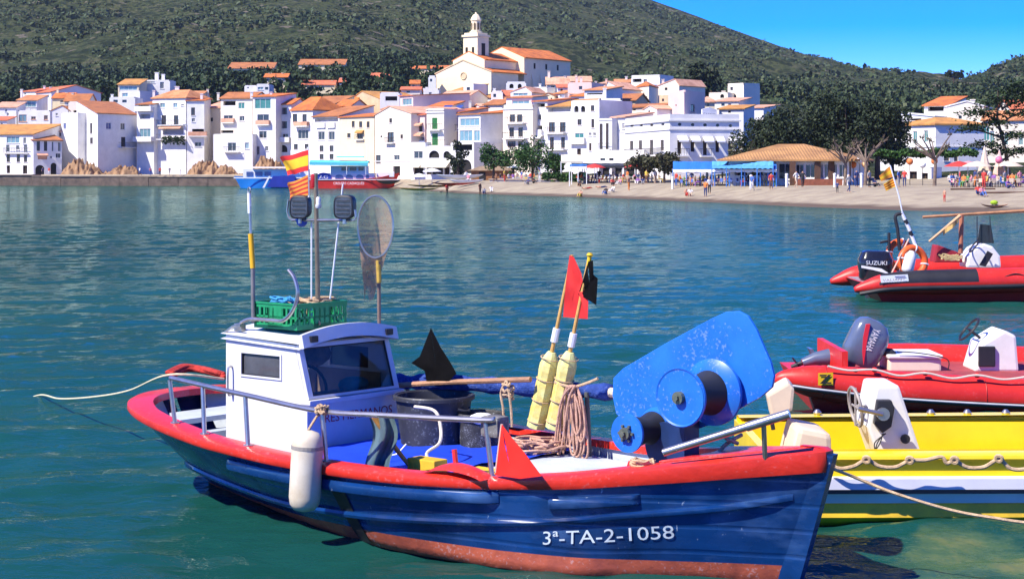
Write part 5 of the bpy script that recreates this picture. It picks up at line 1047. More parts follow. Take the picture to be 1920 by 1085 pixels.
# side walls with window hole: build as panels round the opening
win=(2.50,3.04,1.25,1.455)
def panel(m,poly,y,th): m.prism([Vector((u,y,z)) for u,z in poly],(0,th,0))
w0,w1,wz0,wz1=win
fx=lambda z:cu1 if z<1.03 else cu1-(z-1.03)*(.16/.54)
for sg in(-1,1):
    y=sg*cv; th=-sg*.04; m=MB()
    panel(m,[(cu0,zf),(cu1,zf),(cu1,1.03),(fx(wz0),wz0),(cu0,wz0)],y,th); panel(m,[(cu0,wz0),(w0,wz0),(w0,wz1),(cu0,wz1)],y,th); panel(m,[(w1,wz0),(fx(wz0),wz0),(fx(wz1),wz1),(w1,wz1)],y,th); panel(m,[(cu0,wz1),(fx(wz1),wz1),(3.24,1.57),(cu0,1.62)],y,th)
    m.build('wheelhouse_side',wcab,bt,merge=True)
    g=MB(); g.box((w0-.005,y+th*.3,wz0-.005),(w1+.005,y+th*.5,wz1+.005)); wn=g.build('side_window',M('cabin_glass',(.09,.09,.10),.08,.2,3,spec=.6),bt)
    f=MB(); e=.018
    for a in(((w0-e,wz0-e),(w1+e,wz0)),((w0-e,wz1),(w1+e,wz1+e)),((w0-e,wz0),(w0,wz1)),((w1,wz0),(w1+e,wz1))): f.box((a[0][0],y-sg*.001 if sg>0 else y-.012,a[0][1]),(a[1][0],y+.012 if sg>0 else y+.001,a[1][1]))
    f.build('window_frame',wcab,wn)
    g=MB(); e2=.010
    for a in(((w0,wz0),(w1,wz0+e2)),((w0,wz1-e2),(w1,wz1)),((w0,wz0+e2),(w0+e2,wz1-e2)),((w1-e2,wz0+e2),(w1,wz1-e2))): g.box((a[0][0],y-.004 if sg<0 else y-.012,a[0][1]),(a[1][0],y+.012 if sg<0 else y+.004,a[1][1]))
    g.build('window_seal',black,wn)
m=MB(); m.box((cu0,-cv+.041,zf),(cu0+.04,-.25,1.6)); m.box((cu0,.45,zf),(cu0+.04,cv-.041,1.6)); m.box((cu0,-.25,1.5),(cu0+.04,.45,1.6)); m.build('wheelhouse_back',wcab,bt,merge=True)
m=MB(); m.box((cu1-.04,-cv+.041,zf),(cu1,cv-.041,1.03)); fp=m.build('wheelhouse_front',wcab,bt)
m=MB(); m.box((cu1-.06,-cv-.03,1.03),(cu1+.07,cv+.03,1.075)); m.build('windscreen_sill',wcab,bt,bevel=.01)
tx=M('name_lettering',(.50,.02,.07),.5,.1)
lettering('TRES HERMANOS',.115,lambda x,y:Vector((cu1+.006,-.46+x,.845+y)),tx,fp,name='name_lettering',fit=.98)
# windscreen: slanted pane with frame
P0=Vector((cu1,-cv,1.075)); P1=Vector((cu1,cv,1.075)); P2=Vector((3.25,cv,1.57)); P3=Vector((3.25,-cv,1.57)); nn=(P1-P0).cross(P3-P0).normalized()
def wm(a,b): return P0.lerp(P1,a).lerp(P3.lerp(P2,a),b)
def smoked(): 
    m=bpy.data.materials.new('windscreen_glass'); m.use_nodes=True; n=m.node_tree; n.nodes.clear(); L=n.links.new; o=n.nodes.new('ShaderNodeOutputMaterial'); t=n.nodes.new('ShaderNodeBsdfTransparent'); t.inputs[0].default_value=(.72,.71,.68,1); g=n.nodes.new('ShaderNodeBsdfGlossy'); g.inputs['Roughness'].default_value=.04; g.inputs[0].default_value=(.9,.9,.9,1); x=n.nodes.new('ShaderNodeMixShader'); x.inputs[0].default_value=.05; L(t.outputs[0],x.inputs[1]); L(g.outputs[0],x.inputs[2]); L(x.outputs[0],o.inputs[0]); return m
m=MB(); m.prism([wm(.05,.05),wm(.95,.05),wm(.95,.93),wm(.05,.93)],nn*.01); ws=m.build('windscreen',smoked(),bt)
m=MB()
for a,b,c,d in((0,0,1,.05),(0,.93,1,1),(0,.05,.05,.93),(.95,.05,1,.93)): m.prism([wm(a,b)-nn*.02,wm(c,b)-nn*.02,wm(c,d)-nn*.02,wm(a,d)-nn*.02],nn*.045)
m.build('windscreen_frame',wcab,bt)
m=MB()
for a,b,c,d in((.05,.05,.95,.068),(.05,.912,.95,.93),(.05,.068,.062,.912),(.938,.068,.95,.912)): m.prism([wm(a,b)+nn*.012,wm(c,b)+nn*.012,wm(c,d)+nn*.012,wm(a,d)+nn*.012],nn*.01)
m.build('windscreen_seal',black,bt)
m=MB(); m.tube(spline([(2.36,-cv-.005,1.05),(2.36,-cv-.05,1.06),(2.36,-cv-.05,1.30),(2.36,-cv-.005,1.31)],4),.011,6); m.build('grab_handle',steel,bt,smooth=True)
lin_=M('cabin_lining',(.30,.23,.17),.7,.2,3)
for y in(-cv+.042,cv-.052): m=MB(); m.box((cu0+.045,y,zf+.02),(3.22,y+.008,1.22)); m.build('lining_panel',lin_,bt)
m=MB(); m.box((2.35,-.54,zf+.02),(3.3,.54,.5)); m.build('cabin_floor',lin_,bt)
# inside the wheelhouse: dash, wheel, cloth
m=MB(); m.box((2.9,-.5,.9),(3.3,.5,1.06)); m.build('dashboard',M('dash_grey',(.2,.2,.22),.7,.2),bt)
m=MB(); m.torus((2.86,-.05,1.12),.2,.018,(1,0,.4),20,6); m.build('steering_wheel',black,bt,smooth=True)
m=MB(); m.sphere((3.1,.30,1.12),.13,10,7,sc=(1,1.4,.6)); m.build('turquoise_cloth',M('turquoise_cloth',(.03,.35,.42),.8,.2,8),bt,smooth='all')
m=MB(); m.sphere((2.6,.25,1.38),.15,10,7,sc=(.8,1.4,.8)); m.box((2.4,-.4,1.1),(2.5,.1,1.4)); m.build('hanging_gear',M('tan_gear',(.35,.28,.2),.8,.3,6),bt,smooth=True)
# roof: crowned slab with raised visor rim
m=MB(); m.grid(lambda a,b:(cu0-.05+(3.33-cu0+.05)*a,(cv+.03)*(2*b-1),1.625+.075*(1-(2*b-1)**2)-.04*a),8,13); m.grid(lambda a,b:(cu0-.05+(3.33-cu0+.05)*a,(cv+.03)*(2*b-1),1.575+.065*(1-(2*b-1)**2)-.04*a),8,13,flip=True)
ro=m.build('wheelhouse_roof',wcab,bt,recalc=False,smooth='all')
m=MB(); 
def rim(a): b=2*a-1; return Vector((3.34,(cv+.03)*b,1.60+.075*(1-b*b)))
for i in range(16):
    p,q=rim(i/16),rim((i+1)/16); m.prism([p+Vector((-.02,0,-.06)),p+Vector((.05,0,-.05)),p+Vector((.02,0,.07)),p+Vector((-.02,0,.07))],q-p)
m.build('visor',wcab,bt,merge=True)
for y in(-.50,.50): m=MB(); m.box((3.365,y-.045,1.60),(3.40,y+.045,1.66)); m.build('roof_lamp_box',black,bt,bevel=.008)
for y in(-cv-.01,cv-.05): m=MB(); m.tube(spline([(cu0-.03,y+.02,1.63),(cu0+.1,y+.02,1.70),(cu0+.2,y+.02,1.71)]),.014,6); m.build('roof_rail',steel,bt,smooth=True)
# handrail on the near side (and posts)
rl=[Lp(320,708,v=-1.16),Lp(380,722,v=-1.22),Lp(460,740,v=-1.28),Lp(600,770,v=-1.32),Lp(720,778,v=-1.24),Lp(900,787,v=-1.10),Lp(928,786,v=-1.08)]
m=MB(); m.tube(spline(rl,6),.024,8); m.build('handrail',steel,bt,smooth=True)
for p,q,v in(((318,712),(290,772),-1.16),((380,724),(395,812),-1.22),((460,742),(472,838),-1.28),((604,772),(616,872),-1.32),((910,788),(928,900),-1.08)):
    a=Lp(*p,v=v); zz=zt_(a.x)+.04; b=Vector((a.x+.06,-(gt(a.x+.06)-.07),zz)); m=MB(); m.tube([a,b],.021,8); m.lathe([(.045,0),(.045,.012)],b,n=10); m.build('rail_post',steel,bt,smooth=True)
m=MB(); a=Lp(915,792,v=-1.08); m.box((a.x-.09,a.y+.0,a.z-.12),(a.x+.10,a.y+.16,a.z+.05)); m.build('rail_box',M('worn_grey',(.18,.17,.16),.7,.3,6,dirt=.3),bt,bevel=.03)
# red cleat lump on gunwale and red peg
a=Lp(855,895,v=-1.2); m=MB(); m.grid(lambda u,v:(a.x+(u-.5)*.62,a.y+.10-.22*v+.06,zt_(a.x)+.04+.10*math.sin(math.pi*u)**.7*math.sin(math.pi*(.15+.7*v))),16,8); m.build('fairlead',redg,bt,smooth='all')
m=MB(); b=Lp(852,842,v=-1.0); m.tube([Vector((b.x+.03,b.y,zt_(b.x))),b],.022,8); m.build('peg',redg,bt,smooth=True)
# mast with lamps
ma=Lp(597,600,v=.0); mt=Lp(592,325,v=.0); mast=MB(); mast.tube([Vector((ma.x,ma.y,1.64)),Vector((mt.x,mt.y,mt.z))],[.026,.02],10); ms=mast.build('mast',M('mast_bronze',(.30,.22,.14),.4,.2,8,metal=.6),bt,smooth=True)
c0=Lp(548,413,v=-.0); c1=Lp(660,413,v=.0); cb=MB(); cb.tube([c0,c1],.014,8); cb.tube(spline([c0,c0+Vector((-.05,0,.03)),c0+Vector((-.07,0,.1)),c0+Vector((-.05,0,.2))]),.01,6); cb.tube(spline([c1,c1+Vector((.05,0,.02)),c1+Vector((.04,0,.1))]),.01,6); cb.build('crossbar',steel,ms,smooth=True)
lampg=M('lamp_glass',(.05,.055,.09),.12,.3,30,spec=.7)
for px in(563,646):
    c=Lp(px,388,v=-.02); dirv=(Vector((.35,-1,-.1))).normalized(); xx=Vector((1,.35,0)).normalized(); zz=Vector((0,0,1)); prof=[]
    for i in range(24):
        q=2*math.pi*i/24; x=abs(math.cos(q))**.55*math.copysign(1,math.cos(q))*.105; z=abs(math.sin(q))**.55*math.copysign(1,math.sin(q))*.115; prof.append((x,z))
    m=MB(); 
    for sc2,d in((.7,-.10),(.92,-.06),(1,-.01),(.98,.03),(.86,.035)):
        for x,z in prof: m.v.append(c+xx*x*sc2+zz*z*sc2+dirv*d)
    for i in range(4):
        for j in range(24): m.f.append([i*24+j,i*24+(j+1)%24,(i+1)*24+(j+1)%24,(i+1)*24+j]); m.m.append(0)
    m.f.append(list(range(24))[::-1]); m.m.append(0)
    lo=m.build('floodlight',black,ms,smooth=True)
    g=MB(); g.face([c+xx*x*.86+zz*z*.86+dirv*.03 for x,z in prof]); 
    gl=g.build('floodlight_lens',lampg,lo)
    g=MB()
    for i in range(4): g.tube([c+zz*(-.06+.04*i)+dirv*.04-xx*.07,c+zz*(-.06+.04*i)+dirv*.04+xx*.07],.004,5)
    g.build('lens_grille',black,lo)
    g=MB(); g.tube([c-zz*.115,c-zz*.16],.02,8); g.build('lamp_bracket',steel,lo)
m=MB(); c=Lp(597,383,v=-.02); m.lathe([(.022,-.04),(.03,-.03),(.03,.0),(.022,.0),(.024,.055),(.015,.07)],c,n=12); m.build('navigation_light',M('lamp_white',(.7,.7,.68),.2,.05),ms,smooth=True)
m=MB(); c=Lp(589,340,v=.0); m.lathe([(.03,-.06),(.034,-.05),(.034,.06),(.02,.07)],c,n=10); m.build('red_mast_light',M('lamp_red',(.45,.02,.03),.3,.1),ms,smooth=True)
for (p,q,r) in(((584,560),(584,415),.008),((619,560),(643,345),.008)):
    m=MB(); m.tube([Lp(*p,v=.05),Lp(*q,v=.05)],r,6); m.build('whip_aerial',whitep,bt,smooth=True)
# stainless hook arm on the roof
hk=[Lp(452,605,v=-.5),Lp(470,598,v=-.5),Lp(510,600,v=-.5),Lp(532,600,v=-.5),Lp(550,580,v=-.5),Lp(558,550,v=-.5),Lp(552,522,v=-.5),Lp(541,506,v=-.5)]
m=MB(); m.tube(spline(hk,6),.018,8); hb=Lp(450,612,v=-.5); m.box((hb.x-.05,hb.y-.03,1.62),(hb.x+.05,hb.y+.03,hb.z+.03)); m.build('hook_arm',steel,bt,smooth=True)
# ---- net hauler at the bow
vp=.12
pl_=[(1148,740),(1150,708),(1168,690),(1250,642),(1335,596),(1362,584),(1385,583),(1402,592),(1418,618),(1445,680),(1451,705),(1447,726),(1425,745),(1330,796),(1255,822),(1180,800),(1155,775)]
m=MB(); m.prism([Lp(x,y,v=vp) for x,y in pl_],(0,.03,0)); hp=m.build('hauler_plate',bluef2,bt,bevel=.006)
rub=M('hauler_rubber',(.02,.02,.024),.6,.2,6)
def reel(px,py,v0,v1,rf,rb,rd,big):
    c=Lp(px,py,v=v0); L2=v1-v0; ya=(0,1,0)
    m=MB(); m.lathe([(rf,.0),(rf+.004,.015),(rf*.98,.03),(rd,.06)],c,ya,40); 
    m.build('front_flange',bluef2,hp,smooth=True)
    m=MB(); m.lathe([(rd+.01,.05),(rd-.02,L2*.5),(rd+.02,L2-.06)],c,ya,36,cap=False); m.build('drum',rub,hp,smooth=True)
    m=MB(); m.lathe([(rd+.02,L2-.08),(rb,L2-.03),(rb,L2+.0),(rb*.9,L2+.01)],c,ya,40); m.build('rear_flange',bluef2,hp,smooth=True)
    m=MB(); m.lathe([(rf*.97,-.003),(rf*.55,.05 if big else -.001),(rf*.5,.055 if big else 0)][::1],c+Vector((0,-.004,0)),ya,40,cap=False) if big else None
    if big:
        m.lathe([(rf*.52,.052),(.01,.052)],c+Vector((0,-.012,0)),ya,32,cap=False); m.build('dished_face',bluef2,hp,smooth=True,recalc=False)
    h=MB(); h.lathe([(.05,-.03),(.05,.06)],c+Vector((0,-.012,0)),ya,12); h.lathe([(.022,-.055),(.022,-.02)],c+Vector((0,-.012,0)),ya,6); h.build('hub',M('hub_brass',(.16,.18,.14),.5,.2,20,metal=.5),hp)
    for i in range(6):
        q=i*math.pi/3; b=MB(); b.lathe([(.012,-.012),(.012,.02)],c+Vector((math.cos(q)*rf*.42,(.04 if big else 0)-.012,math.sin(q)*rf*.42)),ya,6); b.build('bolt',MATS['hub_brass'],hp)
reel(1275,745,-.40,.08,.235,.27,.165,True); reel(1175,812,-.42,.02,.155,.17,.125,False)
m=MB(); a=Lp(1268,830,v=-.1); b=Lp(1262,800,v=-.05); 
m.lathe([(.19,0),(.19,.05)],Lp(1245,835,v=-.12),(0,1,0),32); m.box((a.x-.03,-.16,.55),(a.x+.12,-.02,1.15)); m.box((a.x-.25,-.22,.55),(a.x+.3,.16,.62)); m.box((a.x-.1,-.02,.6),(a.x+.08,.11,1.3)); m.build('hauler_pedestal',M('hauler_dark_blue',(.008,.03,.12),.5,.2,5),bt,smooth=True)
m=MB(); m.tube([Lp(1244,848,v=-.62),Lp(1480,775,v=-.30)],.03,10); m.tube([Lp(1400,800,v=-.42),Lp(1480,775,v=-.30)],.036,10); m.build('steel_bar',steel,bt,smooth=True)
bd=Lp(1432,795,v=-.36); m=MB(); m.tube([bd,Vector((bd.x-.05,bd.y+.1,.95))],.022,6); m.build('bar_support',steel,bt)
# bow thwart: raised red breast hook
m=MB(); m.prism([Vector((7.3,-.5,.86)),Vector((8.36,-.02,1.02)),Vector((8.36,.02,1.02)),Vector((7.3,.5,.86)),Vector((7.45,0,.88))],(0,0,.05)); m.build('breast_hook',redg,bt,bevel=.01)
for v in(-.14,.14):
    m=MB(); m.tube([Vector((6.9,v*3.2,.60)),Vector((7.0,v*3.2,.86))],.03,8); m.build('bitt',redg,bt,smooth=True)

# ---------------------------------------------------------------- gear on the boat (each lifts away)
def bthing(name,label,cat,loc,group=None): return thing(name,label,cat,BM@Vector(loc),BRZ,group)
def bsolo(m,name,mat,label,cat,origin,smooth=True,group=None):
    o=m.build(name,mat,None,origin,smooth=smooth,merge=True); o.matrix_world=BM@Matrix.Translation(Vector(origin)); o.location=BM@Vector(origin); o.rotation_euler=(0,0,BRZ); return tag(o,label,cat,group)
# green crate on roof
def crate(label,c,lx,ly,h,rz):
    r=thing('fish_crate',label,'crate',BM@Vector(c),BRZ+rz); g=M('crate_green',(.012,.26,.10),.45,.15,6); t=.012
    m=MB(); m.box((-lx,-ly,0),(lx,ly,.015)); m.build('base',g,r)
    for nm,a,b,ax_ in(('side',-ly,lx,0),('side',ly,lx,0),('end',-lx,ly,1),('end',lx,ly,1)):
        m=MB()
        def bar(u0,u1,z0,z1,o=0):
            s=1 if a>0 else -1; d0=a; d1=a-s*t*(1 if not o else -.6)
            if ax_==0: m.box((u0,min(d0,d1),z0),(u1,max(d0,d1),z1))
            else: m.box((min(d0,d1),u0,z0),(max(d0,d1),u1,z1))
        e=b-(t*1.05 if ax_ else 0)
        bar(-e,e,.015,.05); bar(-e,e,h*.42,h*.50); bar(-e,e,h*.80,h); bar(-e,e,h*.93,h,1)
        n=9
        for i in range(n+1): u=-e+.02+(2*e-.04)*i/n; bar(u-.012,u+.012,.05,h*.8)
        bar(-e*.35,e*.35,h*.05,h*.8); 
        m.build(nm+'_wall',g,r)
    return r
cb0=Lp(562,618,z=1.66); crate('green plastic fish crate full of rope on the wheelhouse roof',(2.78,-.10,1.685),.30,.33,.25,.0)
def coil(label,name,c,R_,n,r,mat,seed,sq=1.0,jit=.15,zst=.012):
    random.seed(seed); pts=[]
    for i in range(n*14):
        q=i/14*2*math.pi; rr=R_*(1+random.uniform(-jit,jit)); pts.append(Vector((math.cos(q)*rr,math.sin(q)*rr*sq,zst*i/14+random.uniform(0,.03))))
    m=MB(); m.tube([Vector(c)+p for p in spline(pts,2)],r,5); return bsolo(m,name,mat,label,'rope',c)
coil('tangled pale rope lying in the green crate','rope_tangle',(2.82,.0,1.88),.18,5,.011,rope,1,.9,.5,.012)
coil('blue rope heap at the near end of the green crate','blue_rope',(2.74,-.28,1.90),.10,5,.011,M('blue_rope',(.05,.30,.55),.8,.2,20),2,1,.4,.012)
for i,(p,q) in enumerate((((580,560),(572,612)),((582,560),(600,608)))):
    m=MB(); m.tube([Lp(*p,v=-.1),Lp(*q,v=-.15)],.009,6); bsolo(m,'lashing_rope',rope,['left lashing rope hanging over the green crate','right lashing rope hanging over the green crate beside the mast'][i],'rope',Lp(*q,v=-.15))
# gaff pole with yellow grip, standing at roof corner
gp=bthing('gaff_pole','tall boat hook with yellow grip standing at the wheelhouse corner','boat hook',Lp(475,605,v=-.45))
og=Lp(475,605,v=-.45)
for nm,a,b,r,mt_ in(('shaft',(475,605),(474,500),.021,M('dull_steel',(.28,.25,.24),.5,.2,6,metal=.5)),('grip',(474,503),(470,438),.026,M('grip_yellow',(.72,.40,.01),.5,.1)),('rod',(470,440),(468,372),.013,steel),('tip',(468,400),(467,362),.019,whitep)):
    m=MB(); m.tube([Lp(*a,v=-.45),Lp(*b,v=-.45)],r,10); m.build(nm,mt_,gp,og,smooth=True)
m=MB(); m.torus(Lp(467,357,v=-.45),.03,.006,(.3,1,0),14,6); m.build('hook',steel,gp,og,smooth=True)
# landing net
ln=bthing('landing_net','landing net with oval steel hoop and hanging mesh standing at the far wheelhouse corner','landing net',(3.3,.55,1.6)); og=(3.3,.55,1.6)
V=.55
m=MB(); m.tube([Lp(711,612,v=V),Lp(710,490,v=V)],.019,8); m.build('handle',M('net_handle',(.20,.14,.11),.5,.2,6),ln,og,smooth=True)
m=MB(); m.tube([Lp(711,530,v=V),Lp(709,488,v=V)],.024,8); m.build('binding',M('tape_ochre',(.5,.33,.06),.8,.2,20),ln,og)
hoop=[Lp(704+33*math.sin(q),425-58*math.cos(q)+0,v=V+.10*math.sin(q)) for q in [2*math.pi*i/28 for i in range(29)]]
m=MB(); m.tube(hoop,.010,6); m.build('hoop',steel,ln,og,smooth=True)
def netmat():
    m=bpy.data.materials.new('net_mesh'); m.use_nodes=True; n=m.node_tree; n.nodes.clear(); L=n.links.new; N=n.nodes.new; o=N('ShaderNodeOutputMaterial'); t=N('ShaderNodeBsdfTransparent'); d=N('ShaderNodeBsdfDiffuse'); d.inputs[0].default_value=(.42,.28,.20,1); x=N('ShaderNodeMixShader')
    uv=N('ShaderNodeTexCoord'); a=N('ShaderNodeTexNoise'); a.inputs['Scale'].default_value=14; L(uv.outputs['Object'],a.inputs['Vector']); sp=N('ShaderNodeSeparateXYZ'); L(uv.outputs['Object'],sp.inputs[0])
    mr=N('ShaderNodeMapRange'); mr.inputs['From Min'].default_value=.35; mr.inputs['From Max'].default_value=1.15; mr.inputs['To Min'].default_value=.75; mr.inputs['To Max'].default_value=.52; L(sp.outputs['Z'],mr.inputs['Value'])
    mu=N('ShaderNodeMath'); mu.operation='MULTIPLY'; L(mr.outputs[0],mu.inputs[0]); L(a.outputs['Fac'],mu.inputs[1]); m3=N('ShaderNodeMath'); m3.operation='MULTIPLY'; m3.inputs[1].default_value=1.7; m3.use_clamp=True; L(mu.outputs[0],m3.inputs[0]); L(m3.outputs[0],x.inputs[0]); L(t.outputs[0],x.inputs[1]); L(d.outputs[0],x.inputs[2]); L(x.outputs[0],o.inputs[0]); return m
tipn=Lp(692,552,v=V+.15)
def nfn(u,v):
    q=2*math.pi*u; i=u*28; a=hoop[int(i)%28].lerp(hoop[(int(i)+1)%28],i%1); sag=Vector((0,0,-.10*math.sin(math.pi*v))); c=a.lerp(tipn+Vector((.05*math.cos(q),.05*math.sin(q),.06*math.sin(3*q))),v**.8)+sag
    d=Lp(684,470,v=V+.2); return c.lerp(d,.42*math.sin(math.pi*v)*(.6+.4*math.cos(q*2)))
m=MB(); m.grid(nfn,42,14,closeu=True); m.build('mesh_bag',netmat(),ln,og,recalc=False,smooth='all')
# flags on the mast
def flag(name,label,cat,quad,stripes,v=.0,wave=.03,nu=16,nv=12):
    og=Lp(*quad[0],v=v); P=[Lp(*p,v=v) for p in quad]; mats=[s for s in stripes]; m=MB(); o=0
    def fn(a,b): p=P[0].lerp(P[1],a).lerp(P[3].lerp(P[2],a),b); return p+Vector((0,wave*math.sin(a*7+b*2)*a*1.3,.012*math.sin(a*9)*a))
    for i in range(nu+1):
        for j in range(nv+1): m.v.append(fn(i/nu,j/nv))
    for i in range(nu):
        for j in range(nv): m.f.append([i*(nv+1)+j,(i+1)*(nv+1)+j,(i+1)*(nv+1)+j+1,i*(nv+1)+j+1]); m.m.append(int(j*len(mats)/nv))
    return bsolo(m,name,mats,label,cat,og,smooth='all')
fred=M('flag_red',(.58,.02,.02),.8,.12,6); fyel=M('flag_yellow',(.75,.45,.02),.8,.1,6); fora=M('flag_orange',(.62,.24,.03),.8,.15,6); fdr=M('flag_dark_red',(.42,.03,.02),.8,.1,6)
flag('spanish_flag','red and yellow striped flag, upper one on the mast','flag',[(578,281),(521,297),(537,330),(578,320)],[fred,fyel,fyel,fred])
flag('striped_flag','orange and red thin striped flag, lower one on the mast','flag',[(577,328),(535,347),(541,378),(578,366)],[fora,fdr,fora,fdr,fora,fdr,fora,fdr,fora],nv=18)
m=MB(); m.tube([Lp(579,370,v=.01),Lp(577,276,v=.01)],.008,6); bsolo(m,'flagstaff',whitep,'thin white flagstaff carrying the two mast flags','flagstaff',Lp(579,370,v=.01))
m=MB(); c=Lp(566,415,v=.02); m.sphere(c,.05,10,7,sc=(1.2,1,1.1)); bsolo(m,'blue_bag',M('bag_blue',(.05,.12,.5),.7,.15,8),'small blue pouch hanging under the left floodlight','pouch',c,smooth='all')
# fender
fd=bthing('fender','white cylindrical fender hanging on the blue hull from the handrail','fender',Lp(572,880,v=-1.52)); og=Lp(572,880,v=-1.52)
a=Lp(570,958,v=-1.53); b=Lp(578,806,v=-1.50); d=(b-a); Ln=d.length; m=MB(); m.lathe([(.03,0),(.09,.015),(.125,.06),(.135,.12),(.135,Ln-.14),(.125,Ln-.07),(.09,Ln-.02),(.03,Ln)],a,d,24); m.build('body',M('fender_white',(.60,.54,.43),.5,.1,3,c2=(.50,.40,.26)),fd,og,smooth='all')
m=MB(); m.lathe([(.138,Ln-.16),(.138,Ln-.13)],a,d,24); m.build('collar',M('fender_grey',(.3,.27,.24),.7,.1),fd,og)
m=MB(); m.tube(spline([b,b.lerp(Lp(600,770,v=-1.32),.6),Lp(602,770,v=-1.32)]),.011,6); m.build('lanyard',rope,fd,og,smooth=True)
coil('knot of tan rope tied round the handrail above the fender','rope_knot',Lp(604,772,v=-1.34)-Vector((0,0,.02)),.045,5,.012,rope,4,1,.3,.012)
# blue wrapped boom with black flag, wooden pole
m=MB(); P=spline([Lp(742,716,v=.85),Lp(850,718,v=.92),Lp(1000,727,v=1.02),Lp(1145,735,v=1.05)],8); random.seed(2); m.tube(P,[.075*(1+.16*math.sin(i*1.7)+random.uniform(-.08,.08)) for i in range(len(P))],12)
bm_=bthing('boom','boom wrapped in blue cloth lying along the far rail','boom',P[0]); m.build('wrapping',M('wrap_blue',(.012,.05,.28),.8,.2,12,bump=1,bscale=30,dirt=.3),bm_,P[0],smooth='all')
m=MB(); m.tube([P[-1]-Vector((.2,.02,0)),P[-1]+Vector((.22,0,0))],.045,10); m.build('spar',M('spar_pale',(.62,.50,.36),.6,.1,6),bm_,P[0])
for x,y in((1100,735),(764,728)): 
    a=Lp(x,y,v=.98); m=MB(); m.tube([a,Vector((a.x,a.y+.05,.55))],.022,8); m.build('crutch',M('crutch_grey',(.12,.13,.13),.6,.2),bm_,P[0])
m=MB(); q=[Lp(742,722,v=.70),Lp(840,716,v=.72),Lp(995,711,v=.8)]; m.tube(q,.026,8); bsolo(m,'wooden_pole',M('pole_brown',(.42,.22,.12),.6,.2,5,bump=.4),'slim brown wooden pole lying in front of the blue boom','pole',q[0])
def patch(name,label,cat,poly,mat,v,dvf=None,center=None):
    P=[Lp(x,y,v=v)+Vector((0,(dvf(i) if dvf else 0),0)) for i,(x,y) in enumerate(poly)]; c=sum(P,Vector())/len(P) if center is None else Lp(*center,v=v); m=MB(); n=len(P)
    # fan with two rings for cloth folds
    for i in range(n):
        a,b=P[i],P[(i+1)%n]; ca,cb=c.lerp(a,.55)+Vector((0,-.014*math.sin(i*2.1),0)),c.lerp(b,.55)+Vector((0,-.014*math.sin((i+1)*2.1),0))
        m.face([c,ca,cb]); m.face([ca,a,b,cb])
    return bsolo(m,name,mat,label,cat,P[0],smooth='all')
blk=M('flag_black',(.006,.006,.007),.95,.2,6,spec=.05)
patch('black_flag','black cloth flag pointing up on the boom beside the wheelhouse','flag',[(808,614),(826,650),(845,680),(856,700),(840,716),(800,716),(796,695),(771,680),(787,668)],blk,.70,center=(818,690))
# red triangular flag leaning at gunwale
patch('red_pennant','red triangular pennant leaning inside the near rail','pennant',[(941,795),(960,820),(985,850),(1016,892),(975,897),(928,890),(932,850)],M('pennant_red',(.78,.02,.01),.7,.1,4),-1.13,center=(955,870))
m=MB(); m.tube([Lp(930,885,v=-1.12),Lp(941,795,v=-1.12)],.012,6); bsolo(m,'pennant_stick',M('pale_stick',(.62,.4,.3),.7,.1),'pale stick carrying the red pennant','stick',Lp(930,885,v=-1.12))
# marker buoys
def marker(label,base,top,fl,flmat,seed,v,tagp):
    og=Lp(*base,v=v); T_=Lp(*top,v=v); r=bthing('marker_buoy',label,'marker buoy',og,'marker buoys leaning at the far rail'); d=(T_-og); Ln=d.length; dn=d.normalized(); random.seed(seed)
    m=MB(); m.tube([og,T_],[.022,.014],8); m.build('pole',M('bamboo',(.62,.36,.10),.6,.15,8,bump=.3),r,og,smooth=True)
    m=MB(); f0=.0; f1=.44*Ln
    prof=[]
    for i in range(13): h=f0+(f1-f0)*i/12; rr=.088 if i<11 else (.07 if i==11 else .04); rr*= .93 if i in(4,8) else 1; prof.append((rr,h))
    m.lathe(prof,og,dn,8); m.build('float',M('float_lime',(.62,.64,.26),.8,.2,3.5,c2=(.70,.40,.015),bump=.6,bscale=10),r,og,smooth=False)
    rp=MB()
    for i in range(4):
        h=f0+.06+(f1-.12)*i/3; rp.torus(og+dn*h,.091,.006,dn,16,5)
    rp.build('lashing',MATS['rope'],r,og,smooth=True)
    m=MB(); h=Ln*tagp; m.lathe([(.034,h),(.034,h+.13)],og,dn,10); tg=m.build('label_sleeve',whitep,r,og)
    P=[Lp(*p,v=v-.02) for p in fl]; c=sum(P,Vector())/len(P); m=MB(); n=len(P)
    for i in range(n):
        a,b=P[i],P[(i+1)%n]; ca,cb=c.lerp(a,.5)+Vector((0,-.035*math.sin(i*1.9),0)),c.lerp(b,.5)+Vector((0,-.035*math.sin((i+1)*1.9),0)); m.face([c,ca,cb]); m.face([ca,a,b,cb])
    m.build('flag',flmat,r,og,smooth='all',merge=True)
marker('left marker buoy with a red flag on its pole','(0)' and (1005,800),(1073,478),[(1068,478),(1076,482),(1090,512),(1096,545),(1103,560),(1102,598),(1056,594),(1058,560),(1062,520)],fred,1,.95,.50)
marker('right marker buoy with a black flag on its pole',(1040,802),(1106,475),[(1103,490),(1112,488),(1113,515),(1121,522),(1118,572),(1100,560),(1084,552),(1092,528)],blk,2,.93,.47)
m=MB(); m.torus(Lp(1106,478,v=.93),.02,.012,(0,0,1),10,6); m.tube([Lp(1104,500,v=.93),Lp(1106,474,v=.93)],.02,8); bsolo(m,'yellow_tape',M('tape_yellow',(.75,.5,.02),.6,.1),'yellow tape at the tip of the black flag pole','tape',Lp(1106,478,v=.93))
